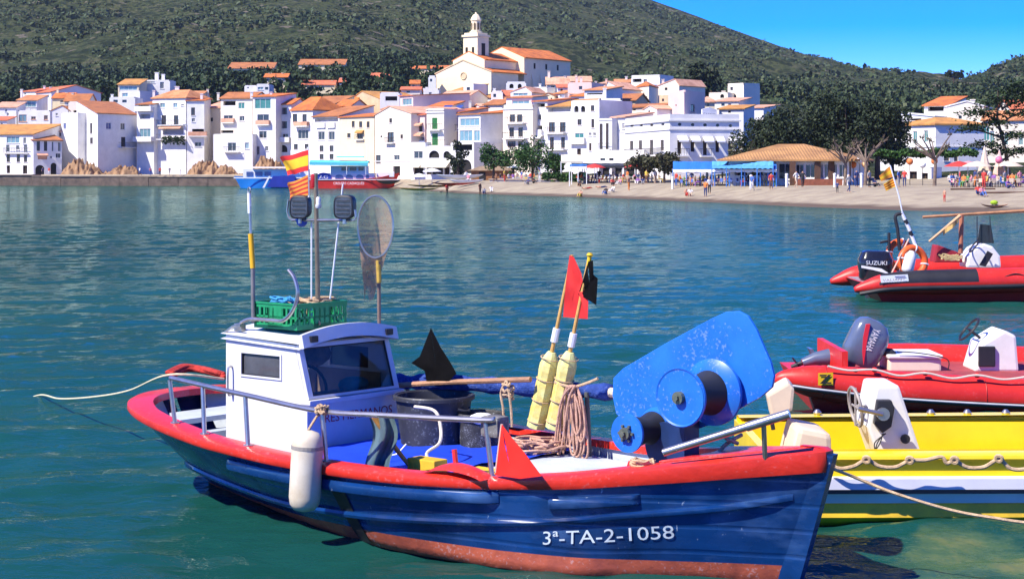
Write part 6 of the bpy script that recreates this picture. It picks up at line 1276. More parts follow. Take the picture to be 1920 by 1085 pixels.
# hanging hank of pink rope
hk_=bthing('rope_hank','hank of pinkish rope hanging from the boom end','rope',Lp(1072,725,v=.86)); og=Lp(1072,725,v=.86); random.seed(6); m=MB()
for i in range(16):
    x0=1072+random.uniform(-8,8); x1=1073+random.uniform(-26,26); y1=random.uniform(790,868); vv=.84+random.uniform(-.06,.06)
    m.tube(spline([Lp(x0,722,v=vv),Lp(x0+(x1-x0)*.6-6,750,v=vv),Lp(x1-7,y1-20,v=vv),Lp(x1,y1,v=vv),Lp(x1+7,y1-22,v=vv),Lp(x0+(x1-x0)*.6+7,752,v=vv),Lp(x0+3,722,v=vv)],5),.011,5)
m.build('loops',ropep,hk_,og,smooth='all'); m=MB(); m.torus(og-Vector((0,0,.05)),.05,.016,(0,0,1),12,6); m.tube(spline([og+Vector((-.2,0,.03)),og,og+Vector((.18,0,.05)),og+Vector((.3,0,.1))],4),.013,6); m.build('binding',rope,hk_,og,smooth=True)
coil('heap of tan rope and floats at the feet of the marker buoys','rope_heap',Lp(1010,840,v=.72)-Vector((0,0,.06)),.17,7,.014,ropep,8,1.2,.45,.018)
coil('tan rope loop hanging on the wooden pole','rope_loop',Lp(953,735,v=.76)-Vector((0,0,.08)),.05,3,.011,rope,9,1,.3,.05)
m=MB()
for x in(943,958): m.tube(spline([Lp(950,712,v=.74),Lp(x-4,735,v=.73),Lp(x,765,v=.73),Lp(x+2,800,v=.73)],5),.012,6)
bsolo(m,'rope_noose',rope,'noose of tan rope hanging down from the wooden pole end','rope',Lp(950,712,v=.74))
coil('small tan rope coil at the hauler foot','rope_coil',Lp(1205,880,v=-.55),.09,5,.012,rope,12,1,.2,.012)
m=MB(); m.tube(spline([Lp(1390,815,v=.35),Lp(1370,826,v=.2),Lp(1352,842,v=.1),Lp(1345,862,v=0)],5),.018,6); m.torus(Lp(1372,826,v=.2),.05,.016,(.3,.3,1),12,6); bsolo(m,'bow_rope',rope,'tan rope knotted over the inner bow rail','rope',Lp(1370,826,v=.2))
# black tub and grey tub
def tub(label,c,r0,r1,h,mat,name='tub'):
    t=bthing(name,label,'tub',c); m=MB(); m.lathe([(r0,0),(r1,h),(r1+.03,h),(r1+.03,h+.03),(r1-.01,h+.03),(r0-.02,.03)],n=28); m.build('body',mat,t,smooth=True); m=MB(); m.torus((0,0,h+.03),r1+.015,.014,n=28,m=6); m.build('rim',mat,t,smooth=True)
    for s in(-1,1): m=MB(); m.tube(spline([(s*(r1+.02),-.08,h*.85),(s*(r1+.07),0,h*.8),(s*(r1+.02),.08,h*.85)]),.012,6); m.build('handle',mat,t,smooth=True)
    return t
tub('big black tub standing beside the wheelhouse front',Lp(800,832,z=.61)+Vector((0,.1,0)),.31,.36,.42,M('tub_charcoal',(.045,.047,.055),.5,.25,3,dirt=.2))
tub('low black bin with worn sides left of the red pennant',Lp(893,836,z=.61)+Vector((0,.05,0)),.19,.21,.27,M('worn_black',(.05,.05,.055),.7,.3,10,dirt=.8),'bin')
m=MB(); A=Lp(905,772,v=.1); blob(m,A,.1,8,ls=.5); m=MB(); m.sphere(A-Vector((0,0,.06)),.09,10,7,sc=(1.5,1.2,.6)); bsolo(m,'white_cloth',M('pale_cloth',(.7,.7,.72),.8,.1,8),'pale crumpled cloth lying on the worn black bin','cloth',A,smooth='all')
# yellow oar / brush, grey oilskin, pale hose, yellow scoop
br=bthing('deck_brush','yellow deck brush leaning on the rail','brush',Lp(775,885,v=-.7)); og=Lp(775,885,v=-.7)
m=MB(); m.tube([Lp(702,780,v=-1.02),Lp(738,835,v=-.9),Lp(775,882,v=-.75)],[.03,.022,.016],8); m.build('handle',M('brush_handle',(.50,.27,.06),.6,.2,6),br,og,smooth=True); m=MB(); q=Lp(796,882,v=-.75); m.box((q.x-.16,q.y-.05,.60),(q.x+.16,q.y+.12,.72)); m.build('head',M('brush_yellow',(.72,.42,.02),.6,.15,5),br,og,bevel=.01)
m=MB(); m.grid(lambda u,v:Lp(692+46*u+8*math.sin(v*5),782+100*v,v=-1.0+.05*math.sin(u*9+v*2)),14,12); bsolo(m,'oilskin','x' and M('oilskin_grey',(.09,.15,.17),.55,.25,6),'grey green oilskin cloth hanging over the handrail','oilskin',Lp(715,782,v=-1.0),smooth='all')
m=MB(); m.tube(spline([Lp(778,762,v=-.2),Lp(815,770,v=-.3),Lp(826,800,v=-.4),Lp(824,830,v=-.5),Lp(800,850,v=-.6),Lp(812,876,v=-.7)],6),.015,7); bsolo(m,'hose',M('hose_cream',(.62,.56,.46),.6,.1),'pale cream hose curling from the tub to the brush','hose',Lp(826,800,v=-.4))
m=MB(); m.tube(spline([Lp(722,868,v=-.6),Lp(730,855,v=-.6),Lp(745,850,v=-.55),Lp(762,832,v=-.5)],5),.010,6); bsolo(m,'deck_rope',whitep,'short white rope lying on the blue deck cover','rope',Lp(730,855,v=-.6))
m=MB(); q=Lp(920,893,v=-.85); m.prism([Vector((q.x-.35,q.y,.6)),Vector((q.x+.25,q.y,.6)),Vector((q.x+.25,q.y,.69)),Vector((q.x-.35,q.y,.69))],(0,.25,0)); bsolo(m,'yellow_tray',M('tray_yellow',(.75,.5,.02),.6,.1,5),'shallow yellow tray behind the gunwale below the pennant','tray',(q.x,q.y,.6),smooth=False)
# stern: red rope bundle and mooring line
random.seed(14); m=MB()
for i in range(6):
    o=Vector((random.uniform(-.05,.05),random.uniform(-.05,.05),random.uniform(0,.05))); m.tube(spline([Lp(322,706,z=1.0)+o,Lp(350,694,z=1.02)+o,Lp(385,698,z=1.0)+o,Lp(420,708,z=.97)+o],6),.028,6)
bsolo(m,'red_rope',M('rope_red',(.50,.04,.03),.85,.25,15,bump=.8,bscale=60),'bundle of red rope along the stern rail','rope',Lp(350,700,z=.98),smooth='all')
A=BM@Lp(420,710,z=1.0); B=BM@Lp(318,711,z=1.02); Cc=W(70,737,3.2*1920/(745-318)); Cc.z=.03; m=MB(); mid=B.lerp(Cc,.5)-Vector((0,0,.10)); m.tube(spline([A,B+Vector((0,0,.05)),B.lerp(Cc,.25)-Vector((0,0,.07)),mid,B.lerp(Cc,.78)-Vector((0,0,.08)),Cc,Cc+Vector((-.5,.1,-.25))],8),.011,6); tag(m.build('mooring_line',M('line_cream',(.66,.60,.40),.8,.15,20),None,B,smooth=True),'cream mooring line running from the stern into the water','rope')
# ---------------------------------------------------------------- other boats
ribred=M('rib_red',(.64,.026,.018),.42,.12,2,dirt=.06); ribblk=M('rib_black',(.022,.022,.026),.5,.2,3); creamv=M('cream_vinyl',(.72,.58,.42),.55,.08,2); gel=M('white_gel',(.78,.76,.70),.35,.08,3); yelp=M('boat_yellow',(.92,.66,.012),.35,.08,1.5,coat=.2); greyl=M('grey_line',(.5,.5,.52),.6,.1)
def cowl(root,c,up,side,h,prof,mat,name,og,sx=1,sy=1):
    # lofted rounded-rectangle sections along 'up'; prof: (t, halfwidth along side, halfdepth)
    up=Vector(up).normalized(); side=Vector(side); side=(side-up*side.dot(up)).normalized(); dp=up.cross(side); m=MB(); n=24; c=Vector(c)
    for t,a,b,sh in prof:
        for i in range(n):
            q=2*math.pi*i/n; x=abs(math.cos(q))**.5*math.copysign(1,math.cos(q))*a+sh; y=abs(math.sin(q))**.5*math.copysign(1,math.sin(q))*b; m.v.append(c+up*t*h+side*x+dp*y)
    for i in range(len(prof)-1):
        for j in range(n): m.f.append([i*n+j,i*n+(j+1)%n,(i+1)*n+(j+1)%n,(i+1)*n+j]); m.m.append(0)
    m.f.append(list(range(n))[::-1]); m.m.append(0); m.f.append([(len(prof)-1)*n+j for j in range(n)]); m.m.append(0)
    return m.build(name,mat,root,og,smooth=True),up,side,dp
def prop(root,c,axis,r,og):
    axis=Vector(axis).normalized(); a=axis.orthogonal().normalized(); b=axis.cross(a); m=MB(); m.lathe([(.03,-.08),(.035,.08)],c,axis,10)
    for i in range(3):
        q=i*2.094; d=a*math.cos(q)+b*math.sin(q); e=axis.cross(d); m.face([c+d*.03-e*.02,c+d*r*.6-e*.07+axis*.03,c+d*r,c+d*r*.6+e*.07-axis*.03]); 
    m.build('propeller',ribblk,root,og)
# ---- red inflatable with tilted grey outboard
K1,K2=13.5,14.9
def P1(px,py,k=K1): return W(px,py,k)
og=P1(1470,770); og.z=0
rb=thing('inflatable_boat','red inflatable boat with tilted grey outboard behind the yellow boat','inflatable boat',og)
ctr=[P1(1452,713),P1(1475,709),P1(1520,714),P1(1600,723),P1(1700,733),P1(1920,745),P1(2160,752),P1(2260,735,14.2),P1(2250,705,K2),P1(2100,690,K2),P1(1920,682,K2),P1(1700,676,K2),P1(1600,676,K2),P1(1560,677,K2),P1(1530,677,K2)]
rad=[.05,.12,.21,.25,.255,.255,.255,.255,.255,.255,.255,.255,.22,.13,.05]
cs=spline(ctr,6); rr=[]
for i in range(len(ctr)-1):
    for j in range(6): rr.append(rad[i]+(rad[i+1]-rad[i])*j/6)
rr.append(rad[-1]); m=MB(); m.tube(cs,rr,20); m.build('tube',ribred,rb,og,smooth='all')
for dz,r_,mt_,nm in((-.085,.035,ribblk,'rub_strip'),(-.075,.014,greyl,'rub_line')):
    m=MB(); pth=[p+Vector((0,-(r-(0.012 if nm=='rub_strip' else -.014)),dz)) for p,r in zip(cs,rr)][5:40]; m.tube(pth,r_,8); m.build(nm,mt_,rb,og,smooth=True)
m=MB(); a,b=P1(1510,735),P1(2200,770); m.prism([Vector((a.x,a.y+.02,.42)),Vector((a.x+.2,a.y+.15,-.12)),Vector((a.x+.2,a.y+1.9,-.12)),Vector((a.x,a.y+2.3,.42))],(b.x-a.x,0,0)); m.build('hull',ribred,rb,og)
m=MB(); a=P1(1560,700); b=P1(2150,700); m.box((a.x,a.y+.2,.36),(b.x,a.y+2.3,.44)); m.build('floor',M('rib_floor',(.35,.05,.05),.7,.2,3),rb,og)
m=MB(); a=P1(1585,700); m.box((a.x,a.y+.25,.3),(a.x+.08,a.y+2.2,.78)); m.build('transom',ribred,rb,og)
for i in(14,22,28,33):
    m=MB(); t_=(cs[i+1]-cs[i]).normalized(); m.torus(cs[i],rr[i]+.002,.006,t_,28,6); m.build('seam',M('seam_red',(.40,.014,.012),.5,.1),rb,og,smooth=True)
for i in(18,30):
    m=MB(); m.lathe([(.04,0),(.035,.012),(.015,.014)],cs[i]+Vector((0,-.12,rr[i]*.86)),(0,-.4,.9),12); m.build('air_valve',ribblk,rb,og,smooth=True)
# seat, console
a=P1(1660,690,14.2); m=MB(); m.box((a.x,a.y-.25,.42),(a.x+.72,a.y+.55,.60)); st=m.build('seat_box',M('seat_cream',(.78,.66,.50),.5,.08,2),rb,og,bevel=.03); m=MB(); m.box((a.x-.02,a.y-.28,.603),(a.x+.74,a.y+.58,.66)); m.build('seat_cushion',gel,st,og,bevel=.025)
m=MB(); m.tube(spline([a+Vector((.1,-.3,.26)),a+Vector((.4,-.3,.24)),a+Vector((.78,-.3,.16)),a+Vector((.8,-.28,0))],5),.008,5); m.build('strap',ribblk,st,og)
a=P1(1818,694,14.2); m=MB(); m.prism([Vector((a.x,a.y-.25,.42)),Vector((a.x+.62,a.y-.25,.42)),Vector((a.x+.58,a.y-.25,.92)),Vector((a.x+.42,a.y-.25,1.0)),Vector((a.x+.12,a.y-.25,.82))],(0,.7,0)); cn=m.build('console',gel,rb,og,bevel=.04)
m=MB(); m.box((a.x+.05,a.y-.30,.5),(a.x+.28,a.y-.252,.78)); m.build('throttle_box',ribblk,cn,og,bevel=.015)
m=MB(); c=Vector((a.x+.02,a.y+.1,.98)); m.torus(c,.19,.018,(-.75,0,.65),22,6); m.tube([c,c+Vector((.15,0,-.12))],.02,6); m.tube([c-Vector((0,.18,0)),c+Vector((0,.18,0))],.012,6); m.build('steering_wheel',ribblk,cn,og,smooth=True)
m=MB(); pk=[(1552,686),(1590,694),(1640,693),(1686,704),(1735,699),(1785,709),(1832,703),(1880,711),(1925,706)]
m.tube(spline([P1(x,y,K1-.12) for x,y in pk],6),.014,6); m.build('grab_line',M('line_pale',(.66,.55,.45),.8,.1,20),rb,og,smooth=True)
for x,y in((1640,693),(1735,699),(1832,703)): m=MB(); c=P1(x,y,K1-.10); m.sphere(c,.035,8,6,sc=(1.3,1,1)); m.build('line_patch',ribred,rb,og,smooth='all')
# yellow badge with black slash
def onface(poly,k,mat,name,root,og,dy=0): m=MB(); m.face([P1(x,y,k)+Vector((0,dy,0)) for x,y in poly]); return m.build(name,mat,root,og,recalc=False)
kb=K1-.255/KY-.01
bd=onface([(1534,699),(1562,698),(1562,722),(1534,722)],kb+.015,M('badge_yellow',(.75,.45,.01),.5,.05),'badge',rb,og)
onface([(1537,719),(1553,702),(1559,702),(1543,719)],kb+.008,ribblk,'badge_mark',bd,og); onface([(1537,702),(1551,702),(1549,705),(1537,705)],kb+.008,ribblk,'badge_mark',bd,og); onface([(1545,716),(1559,716),(1559,719),(1543,719)],kb+.008,ribblk,'badge_mark',bd,og)
# outboard, tilted
en=M('outboard_grey',(.10,.13,.20),.28,.08,3,coat=.4); c=P1(1606,682,14.2); up=Vector((.42,-.05,1)); 
cw,u_,s_,d_=cowl(rb,c,up,(1,0,-.3),.66,[(0,.20,.15,-.02),(.06,.245,.18,-.01),(.3,.27,.20,0),(.62,.27,.20,.01),(.82,.245,.185,.0),(.94,.19,.15,-.01),(1,.10,.09,-.02)],en,'outboard_cowling',og)
front=-d_ if d_.y>0 else d_
def ef(s,t,o=.205): return c+u_*t*.66+s_*s+front*o
m=MB(); m.prism([ef(-.14,.86,.155),ef(-.09,.90,.155),ef(-.03,.5,.155),ef(.05,.06,.155),ef(-.04,.3,.155),ef(-.11,.6,.155)],tuple(front*.055)); m.build('red_flash',M('flash_red',(.65,.03,.05),.3,.05),cw,og)
lettering('YAMAHA',.14,lambda x,y:ef(-.02+y,.86-x/.66*1.0+.0,.208),whitep,cw,og,fit=.33)
m=MB(); m.box((0,0,0),(.001,.001,.001)); 
leg=P1(1590,668,14.2); m=MB(); m.tube([c+u_*.05-s_*.05,P1(1560,668,14.2),P1(1528,672,14.2),P1(1505,680,14.2)],[.14,.12,.09,.06],10); lg=m.build('outboard_leg',en,rb,og,smooth=True)
m=MB(); a=P1(1516,655,14.2); b=P1(1535,690,14.2); m.prism([P1(1518,654,14.2),P1(1524,654,14.2),P1(1542,688,14.2),P1(1536,690,14.2)],(0,.28,0)); m.build('cavitation_plate',en,lg,og); prop(lg,P1(1494,684,14.2),(1,0,.4),.15,og)
m=MB(); a=P1(1660,655,14.2); m.tube(spline([a+Vector((-.25,0,-.1)),a+Vector((.05,-.1,-.02)),a+Vector((.12,-.1,-.25))],5),.05,8); m.build('cable_boot',ribblk,rb,og,smooth=True)
# ---- yellow boat
Xs,Xe=W(1405,800,9.9).x,9.0; Yn=9.22*KY; Bm=2.15
def yz(side,x):   # slight sheer and plan curve
    t=(x-Xs)/(Xe-Xs); return (.10*math.sin(math.pi*t*.7)), .0+.05*t
yb=thing('yellow_boat','yellow open motorboat with pale blue side bands beside the fishing boat','boat',(Xs,Yn,0)); og=(Xs,Yn,0)
prof_n=[(.18,.640,0),(.0,.645,0),(-.05,.63,0),(-.055,.60,0),(.0,.595,0),(.0,.44,0),(-.055,.425,1),(-.06,.33,1),(-.02,.32,2),(-.02,.285,2),(.02,.28,3),(.05,.19,3),(.07,.18,4),(.05,.06,4),(.3,-.15,4)]
NX=30; bandm=[yelp,M('band_lavender',(.62,.62,.72),.5,.06,2),M('band_dark',(.04,.04,.06),.5,.1),M('band_blue',(.50,.64,.74),.45,.08,1.5),M('bottom_yellow',(.75,.48,.02),.5,.25,2,c2=(.40,.27,.03))]
for nm,side in(('near_side',-1),('far_side',1)):
    m=MB()
    for i in range(NX+1):
        x=Xs+(Xe-Xs)*i/NX; dy,dz=yz(side,x)
        for y,z,_ in prof_n:
            yy_=(Yn+y-dy) if side<0 else (Yn+Bm-y+dy*.6); m.v.append(Vector((x,yy_,z+dz+(.06 if side>0 else 0))))
    n=len(prof_n)
    for i in range(NX):
        for j in range(n-1): f=[i*n+j,i*n+j+1,(i+1)*n+j+1,(i+1)*n+j]; m.f.append(f if side<0 else f[::-1]); m.m.append(prof_n[j+1][2])
    m.build(nm,bandm,yb,og,recalc=False,smooth=True)
m=MB(); m.box((Xs-.03,Yn-.0,-.12),(Xs+.05,Yn+Bm,.66)); m.build('transom',yelp,yb,og)
for nm,y0,y1 in(('inner_wall',Yn+.178,Yn+.18),('inner_wall',Yn+Bm-.20,Yn+Bm-.18)):
    m=MB(); m.box((Xs+.05,min(y0,y1),.1),(Xe,max(y0,y1),.66)); m.build(nm,yelp,yb,og)
m=MB(); m.box((Xs+.05,Yn+.18,.13),(Xe,Yn+Bm-.2,.18)); m.build('floor',M('floor_yellow',(.85,.58,.02),.5,.12,2),yb,og)
# white inner deck / cushion to the right
a=W(1722,855,9.4); m=MB(); m.box((a.x,Yn+.2,.18),(Xe,Yn+Bm-.75,.40)); m.build('fore_cushion',creamv,yb,og,bevel=.05)
# seat with backrest
a=W(1476,850,9.55); b=W(1562,850,9.55); m=MB(); m.prism([Vector((a.x-.05,Yn+.55,.20)),Vector((b.x,Yn+.55,.20)),Vector((b.x-.02,Yn+.55,.74)),Vector((a.x+.1,Yn+.55,.80))],(0,.75,0)); m.build('seat',creamv,yb,og,bevel=.05)
bk=W(1436,780,9.9); m=MB(); k9=9.75; m.prism([W(1437,740,k9),W(1478,716,k9),W(1490,728,k9),W(1486,770,k9),W(1446,785,k9)],(0.05,.5,0)); m.build('backrest',creamv,yb,og,bevel=.03)
m=MB(); m.tube([W(1445,778,9.8),W(1450,805,9.8)],.02,6); m.build('backrest_post',ribblk,yb,og)
# console
kc=9.62; m=MB(); m.prism([W(1642,722,kc),W(1686,722,kc),W(1728,850,kc),W(1650,870,kc),W(1626,800,kc)],(0,.62,0)); cn=m.build('console',gel,yb,og,bevel=.03)
m=MB(); m.prism([W(1646,750,kc-.06),W(1672,750,kc-.06),W(1678,765,kc-.06),W(1672,800,kc-.06),W(1655,812,kc-.06),W(1640,795,kc-.06)],(0,.1,0)); th=m.build('throttle_box',ribblk,cn,og,bevel=.012)
m=MB(); m.tube([W(1655,776,kc-.1),W(1610,766,kc-.1)],.022,8); m.lathe([(.06,-.02),(.06,.03)],W(1656,776,kc-.09),(0,1,0),14); m.build('lever',steel,th,og,smooth=True)
c=W(1604,762,kc+.1); m=MB(); m.torus(c,.185,.016,(1,.12,.18),26,6); m.tube([c+Vector((0,0,.18)),c-Vector((0,0,.18))],.011,6); m.tube([c+Vector((0,.17,0)),c-Vector((0,.17,0))],.011,6); m.tube([c,c+Vector((.2,0,-.03))],.025,8); m.build('steering_wheel',M('wheel_grey',(.30,.27,.25),.5,.1),cn,og,smooth=True)
m=MB(); m.box((c.x+.18,c.y-.1,c.z+.17),(c.x+.30,c.y+.1,c.z+.22)); m.build('compass',ribblk,cn,og)
for q in range(3): m=MB(); m.tube(spline([W(1655+q*3,812,kc-.05),W(1650-q*5,830,kc-.05),W(1636+q*4,852,kc-.05)],5),.006,5); m.build('cable',ribblk,cn,og)
m=MB(); p=W(1697,822,kc-.02); m.lathe([(.045,0),(.045,.02)],p-Vector((0,.02,0)),(0,1,0),14); m.build('port_cap',ribblk,cn,og)
# grab rope, cleats
m=MB(); kr=Yn/KY-.085; pr=[(1540,858),(1570,877),(1600,874),(1625,862),(1650,874),(1680,875),(1706,863),(1735,862),(1765,856),(1775,868),(1790,864),(1815,876),(1845,875),(1873,861),(1895,878),(1925,878),(1960,862)]
m.tube(spline([W(x,y,kr-.0005*(x-1540)*.6) for x,y in pr],5),.018,7); m.build('grab_rope',rope,yb,og,smooth=True)
for x,y in((1625,861),(1706,862),(1790,862),(1873,859)): m=MB(); p=W(x,y,kr-.0003*(x-1540)-.01); m.torus(p,.028,.018,(.4,.8,.2),10,6); m.build('rope_knot',rope,yb,og,smooth=True)
for x in(1530,1742,1810,1882): m=MB(); p=W(x,777,10.45); m.lathe([(.03,-.03),(.045,0),(.02,.03)],Vector((p.x,Yn+Bm-.05,.735)),n=10); m.build('cleat',steel,yb,og,smooth=True)
m=MB(); bow=BM@Vector((8.52,0,.93)); m.tube(spline([bow,W(1600,893,8.0),W(1680,925,7.95),W(1780,955,7.9),W(1860,970,7.85),W(1960,982,7.8),W(2200,990,7.6)],8),.013,6); tag(m.build('mooring_line',rope,None,bow,smooth=True),'tan mooring line running from the fishing boat bow past the yellow boat','rope')
# ---- far red inflatable with black outboard
J1,J2=24.7,26.8
og=W(1600,570,J1); og.z=0; rf_=thing('inflatable_boat','red and black inflatable boat with black outboard and wooden poles, furthest right','inflatable boat',og)
ctr=[W(1602,543,J1),W(1625,538,J1),W(1660,532,J1),W(1720,529,J1),W(1830,527,J1),W(1960,523,J1),W(2150,512,J1),W(2230,498,25.6),W(2150,488,J2),W(1960,498,J2),W(1750,505,J2),W(1640,512,J2),W(1600,518,J2),W(1575,524,J2),W(1557,528,J2)]
rad=[.06,.16,.25,.29,.30,.30,.30,.29,.30,.30,.30,.28,.25,.16,.06]; cs=spline(ctr,6); rr=[]
for i in range(len(ctr)-1):
    for j in range(6): rr.append(rad[i]+(rad[i+1]-rad[i])*j/6)
rr.append(rad[-1]); m=MB(); m.tube(cs,rr,20); o=m.build('tube',[ribred,ribblk],rf_,og,smooth='all')
for p in o.data.polygons:
    c=p.center+Vector(og); px=960+F*c.x/c.y
    if 1652<px<1832 and c.y<J1*KY+.6 and p.normal.z>.12: p.material_index=1
m=MB(); m.tube([p+Vector((0,-r+.02,-.12)) for p,r in zip(cs,rr)][3:40],.055,8); m.build('rub_strip',ribblk,rf_,og,smooth=True)
m=MB(); a,b=W(1635,560,J1),W(2150,560,J1); m.prism([Vector((a.x,a.y+.05,.40)),Vector((a.x+.4,a.y+.2,-.15)),Vector((a.x+.4,a.y+3,-.15)),Vector((a.x,a.y+3.6,.40))],(b.x-a.x,0,0)); m.build('hull',ribred,rf_,og)
m=MB(); a=W(1640,520,J1); m.box((a.x,a.y+.3,.36),(b.x,a.y+3.5,.42)); m.build('floor',M('rib_grey_floor',(.25,.25,.27),.7,.1),rf_,og)
c=W(1640,528,25.7); cw,u_,s_,d_=cowl(rf_,c,(.02,0,1),(1,0,0),.78,[(0,.30,.26,0),(.1,.38,.30,0),(.55,.42,.33,0),(.72,.42,.33,0),(.78,.39,.31,0),(.95,.34,.27,0),(1,.26,.2,0)],M('cowl_black',(.015,.016,.022),.22,.1,3,coat=.4),'outboard_cowling',og)
front=-d_ if d_.y>0 else d_; ef2=lambda s,z,o=.335:c+s_*s+Vector((0,0,z))+front*o
lettering('SUZUKI',.14,lambda x,y:ef2(-.28+x,.44+y,.338),whitep,cw,og,fit=.52)
m=MB(); m.face([ef2(-.40,.42,.337),ef2(-.40,.36,.337),ef2(-.1,.31,.337),ef2(.35,.20,.337),ef2(.1,.35,.337)]); m.build('white_flash',whitep,cw,og,recalc=False)
m=MB(); q=c; m.tube([c+Vector((0,0,.1)),Vector((c.x-.2,c.y,-.3))],[.16,.1],8); m.build('outboard_leg',ribblk,rf_,og)
# sticker
kq=J1-.27/KY; m=MB(); m.face([W(1650,517,kq),W(1702,514,kq),W(1704,527,kq),W(1652,530,kq)]); sk_=m.build('sticker',whitep,rf_,og,recalc=False)
lettering('VALIANT',.09,lambda x,y:W(1655,528,kq-.02)+Vector((x,0,y+x*.06)),M('sticker_grey',(.3,.2,.25),.6,.05),sk_,og,fit=.55)
m=MB(); m.face([W(1678,518,kq-.01),W(1698,517,kq-.01),W(1698,519,kq-.01),W(1678,520,kq-.01)]); m.build('sticker_bar',M('sticker_navy',(.05,.06,.25),.6,.05),sk_,og,recalc=False)
# A-frame arch
for nm,pts,mt_ in(('arch_post',[(1687,470),(1683,430),(1679,405),(1692,400)],ribblk),('arch_post',[(1690,398),(1704,428),(1718,465)],whitep)):
    m=MB(); m.tube(spline([W(x,y,25.8) for x,y in pts],5),.045,8); m.build(nm,mt_,rf_,og,smooth=True)
for x0,y0,x1,y1 in((1697,412,1701,420),(1706,433,1710,442)): m=MB(); m.tube([W(x0,y0,25.8),W(x1,y1,25.8)],.05,8); m.build('arch_band',ribblk,rf_,og)
m=MB(); m.tube([W(1667,436,25.8),W(1667,470,25.8)],.04,8); m.tube([W(1650,455,25.8),W(1668,451,25.8)],.03,6); m.build('rod_holder',ribblk,rf_,og)
m=MB(); m.tube([W(1672,512,25),W(1704,448,25.4)],.02,6); m.build('boat_hook',M('pale_stick',(.62,.4,.3)),rf_,og)
# flags on staff
fl=thing('flag','yellow and red flag pair flying on the far inflatable boat','flag',W(1692,400,25.8)); fo=W(1692,400,25.8)
m=MB(); m.tube([W(1692,400,25.8),W(1686,370,25.8),W(1669,310,25.8)],.018,6); m.build('staff',whitep,fl,fo)
def fgrid(name,quad,mats,nv):
    P=[W(x,y,25.8) for x,y in quad]; m=MB(); nu=10
    for i in range(nu+1):
        for j in range(nv+1): a,b=i/nu,j/nv; m.v.append(P[0].lerp(P[1],a).lerp(P[3].lerp(P[2],a),b)+Vector((0,.05*math.sin(a*6),0)))
    for i in range(nu):
        for j in range(nv): m.f.append([i*(nv+1)+j,(i+1)*(nv+1)+j,(i+1)*(nv+1)+j+1,i*(nv+1)+j+1]); m.m.append(int(j*len(mats)/nv))
    m.build(name,mats,fl,fo,recalc=False,smooth='all')
fgrid('upper_flag',[(1669,311),(1648,330),(1652,340),(1674,332)],[fora,fyel,fora],9); fgrid('striped_flag',[(1675,334),(1656,345),(1661,358),(1679,350)],[fyel,fdr,fyel,fdr,fyel,fdr,fyel],14)
# lifebuoys
for i,(x,y,k,r) in enumerate(((1712,490,25.3,.33),(1688,478,25.9,.33))):
    c=W(x,y,k); lb=thing('lifebuoy',['orange lifebuoy in front of the white fender on the far inflatable','orange lifebuoy behind, nearer the black outboard'][i],'lifebuoy',c); m=MB(); m.torus((0,0,0),r,.09,(.35,-1,.15),26,10); m.build('ring',M('buoy_orange',(.75,.12,.02),.5,.08,3),lb,smooth='all')
    ax_=Vector((.35,-1,.15)).normalized(); a_=ax_.orthogonal().normalized(); b_=ax_.cross(a_)
    for q in range(4): d=a_*math.cos(q*1.57+.6)+b_*math.sin(q*1.57+.6); m=MB(); m.torus(d*r,.093,.02,ax_.cross(d),12,5); m.build('band',whitep,lb,smooth='all')
c0=W(1700,512,25.0); c1=W(1710,470,25.0); m=MB(); d=c1-c0; Ln=d.length; m.lathe([(.04,0),(.14,.05),(.15,.12),(.14,Ln-.12),(.05,Ln)],c0,d,14); tag(m.build('fender',gel,None,c0,smooth='all'),'white fender standing between the two orange lifebuoys','fender')
# poles, seat box, console
m=MB(); m.tube([W(1730,407,25.6),W(1925,395,25.6),W(2000,390,25.6)],[.035,.04,.04],8); tag(m.build('wooden_pole',wood,None,W(1730,407,25.6),smooth=True),'long orange wooden pole lying level above the far inflatable','pole')
m=MB(); m.tube([W(1801,475,25.6),W(1803,402,25.6)],.06,8); m.build('pole_stand',M('stand_wood',(.42,.15,.08),.7,.15,4),rf_,og,smooth=True)
m=MB(); m.tube([W(1742,453,25.5),W(1801,404,25.5)],[.03,.045],8); tag(m.build('wooden_pole',M('pale_wood',(.6,.38,.2),.7,.15,4),None,W(1742,453,25.5),smooth=True),'short slanting pale pole propped under the long pole','pole')
m=MB(); m.grid(lambda u,v:W(1768+30*u,432-22*u+10*v*(1-u*.3),25.45)+Vector((0,.05*math.sin(u*8),0)),8,4); tag(m.build('yellow_cloth',M('ochre_cloth',(.6,.38,.12),.8,.15,4),None,W(1780,425,25.45),recalc=False),'ochre cloth wrapped on the slanting pale pole','cloth')
m=MB(); m.prism([W(1752,492,25.6),W(1758,459,25.6),W(1800,474,25.6),W(1806,492,25.6)],(0,.6,0)); m.build('seat_box',M('seat_red',(.34,.02,.03),.6,.15,3),rf_,og,bevel=.03)
coil2=MB(); random.seed(31); pts=[W(1770+i*.7+random.uniform(-10,10),482+random.uniform(-6,6),25.4) for i in range(40)]; coil2.tube(spline(pts,3),.02,5); tag(coil2.build('rope_heap',M('yellow_rope',(.6,.45,.2),.8,.2,10),None,W(1785,488,25.4)),'heap of yellowish rope beside the red seat box','rope')
m=MB(); m.prism([W(1812,502,25.6),W(1878,502,25.6),W(1876,480,25.6),W(1862,462,25.6),W(1845,456,25.6),W(1826,466,25.6),W(1814,482,25.6)],(0,.8,0)); cn=m.build('console',gel,rf_,og,bevel=.06)
m=MB(); m.prism([W(1832,456,25.65),W(1864,456,25.65),W(1858,422,25.65),W(1838,420,25.65)],(0.0,.03,0)); m.build('windscreen',M('smoked_screen',(.03,.035,.045),.1,.2,3),cn,og)
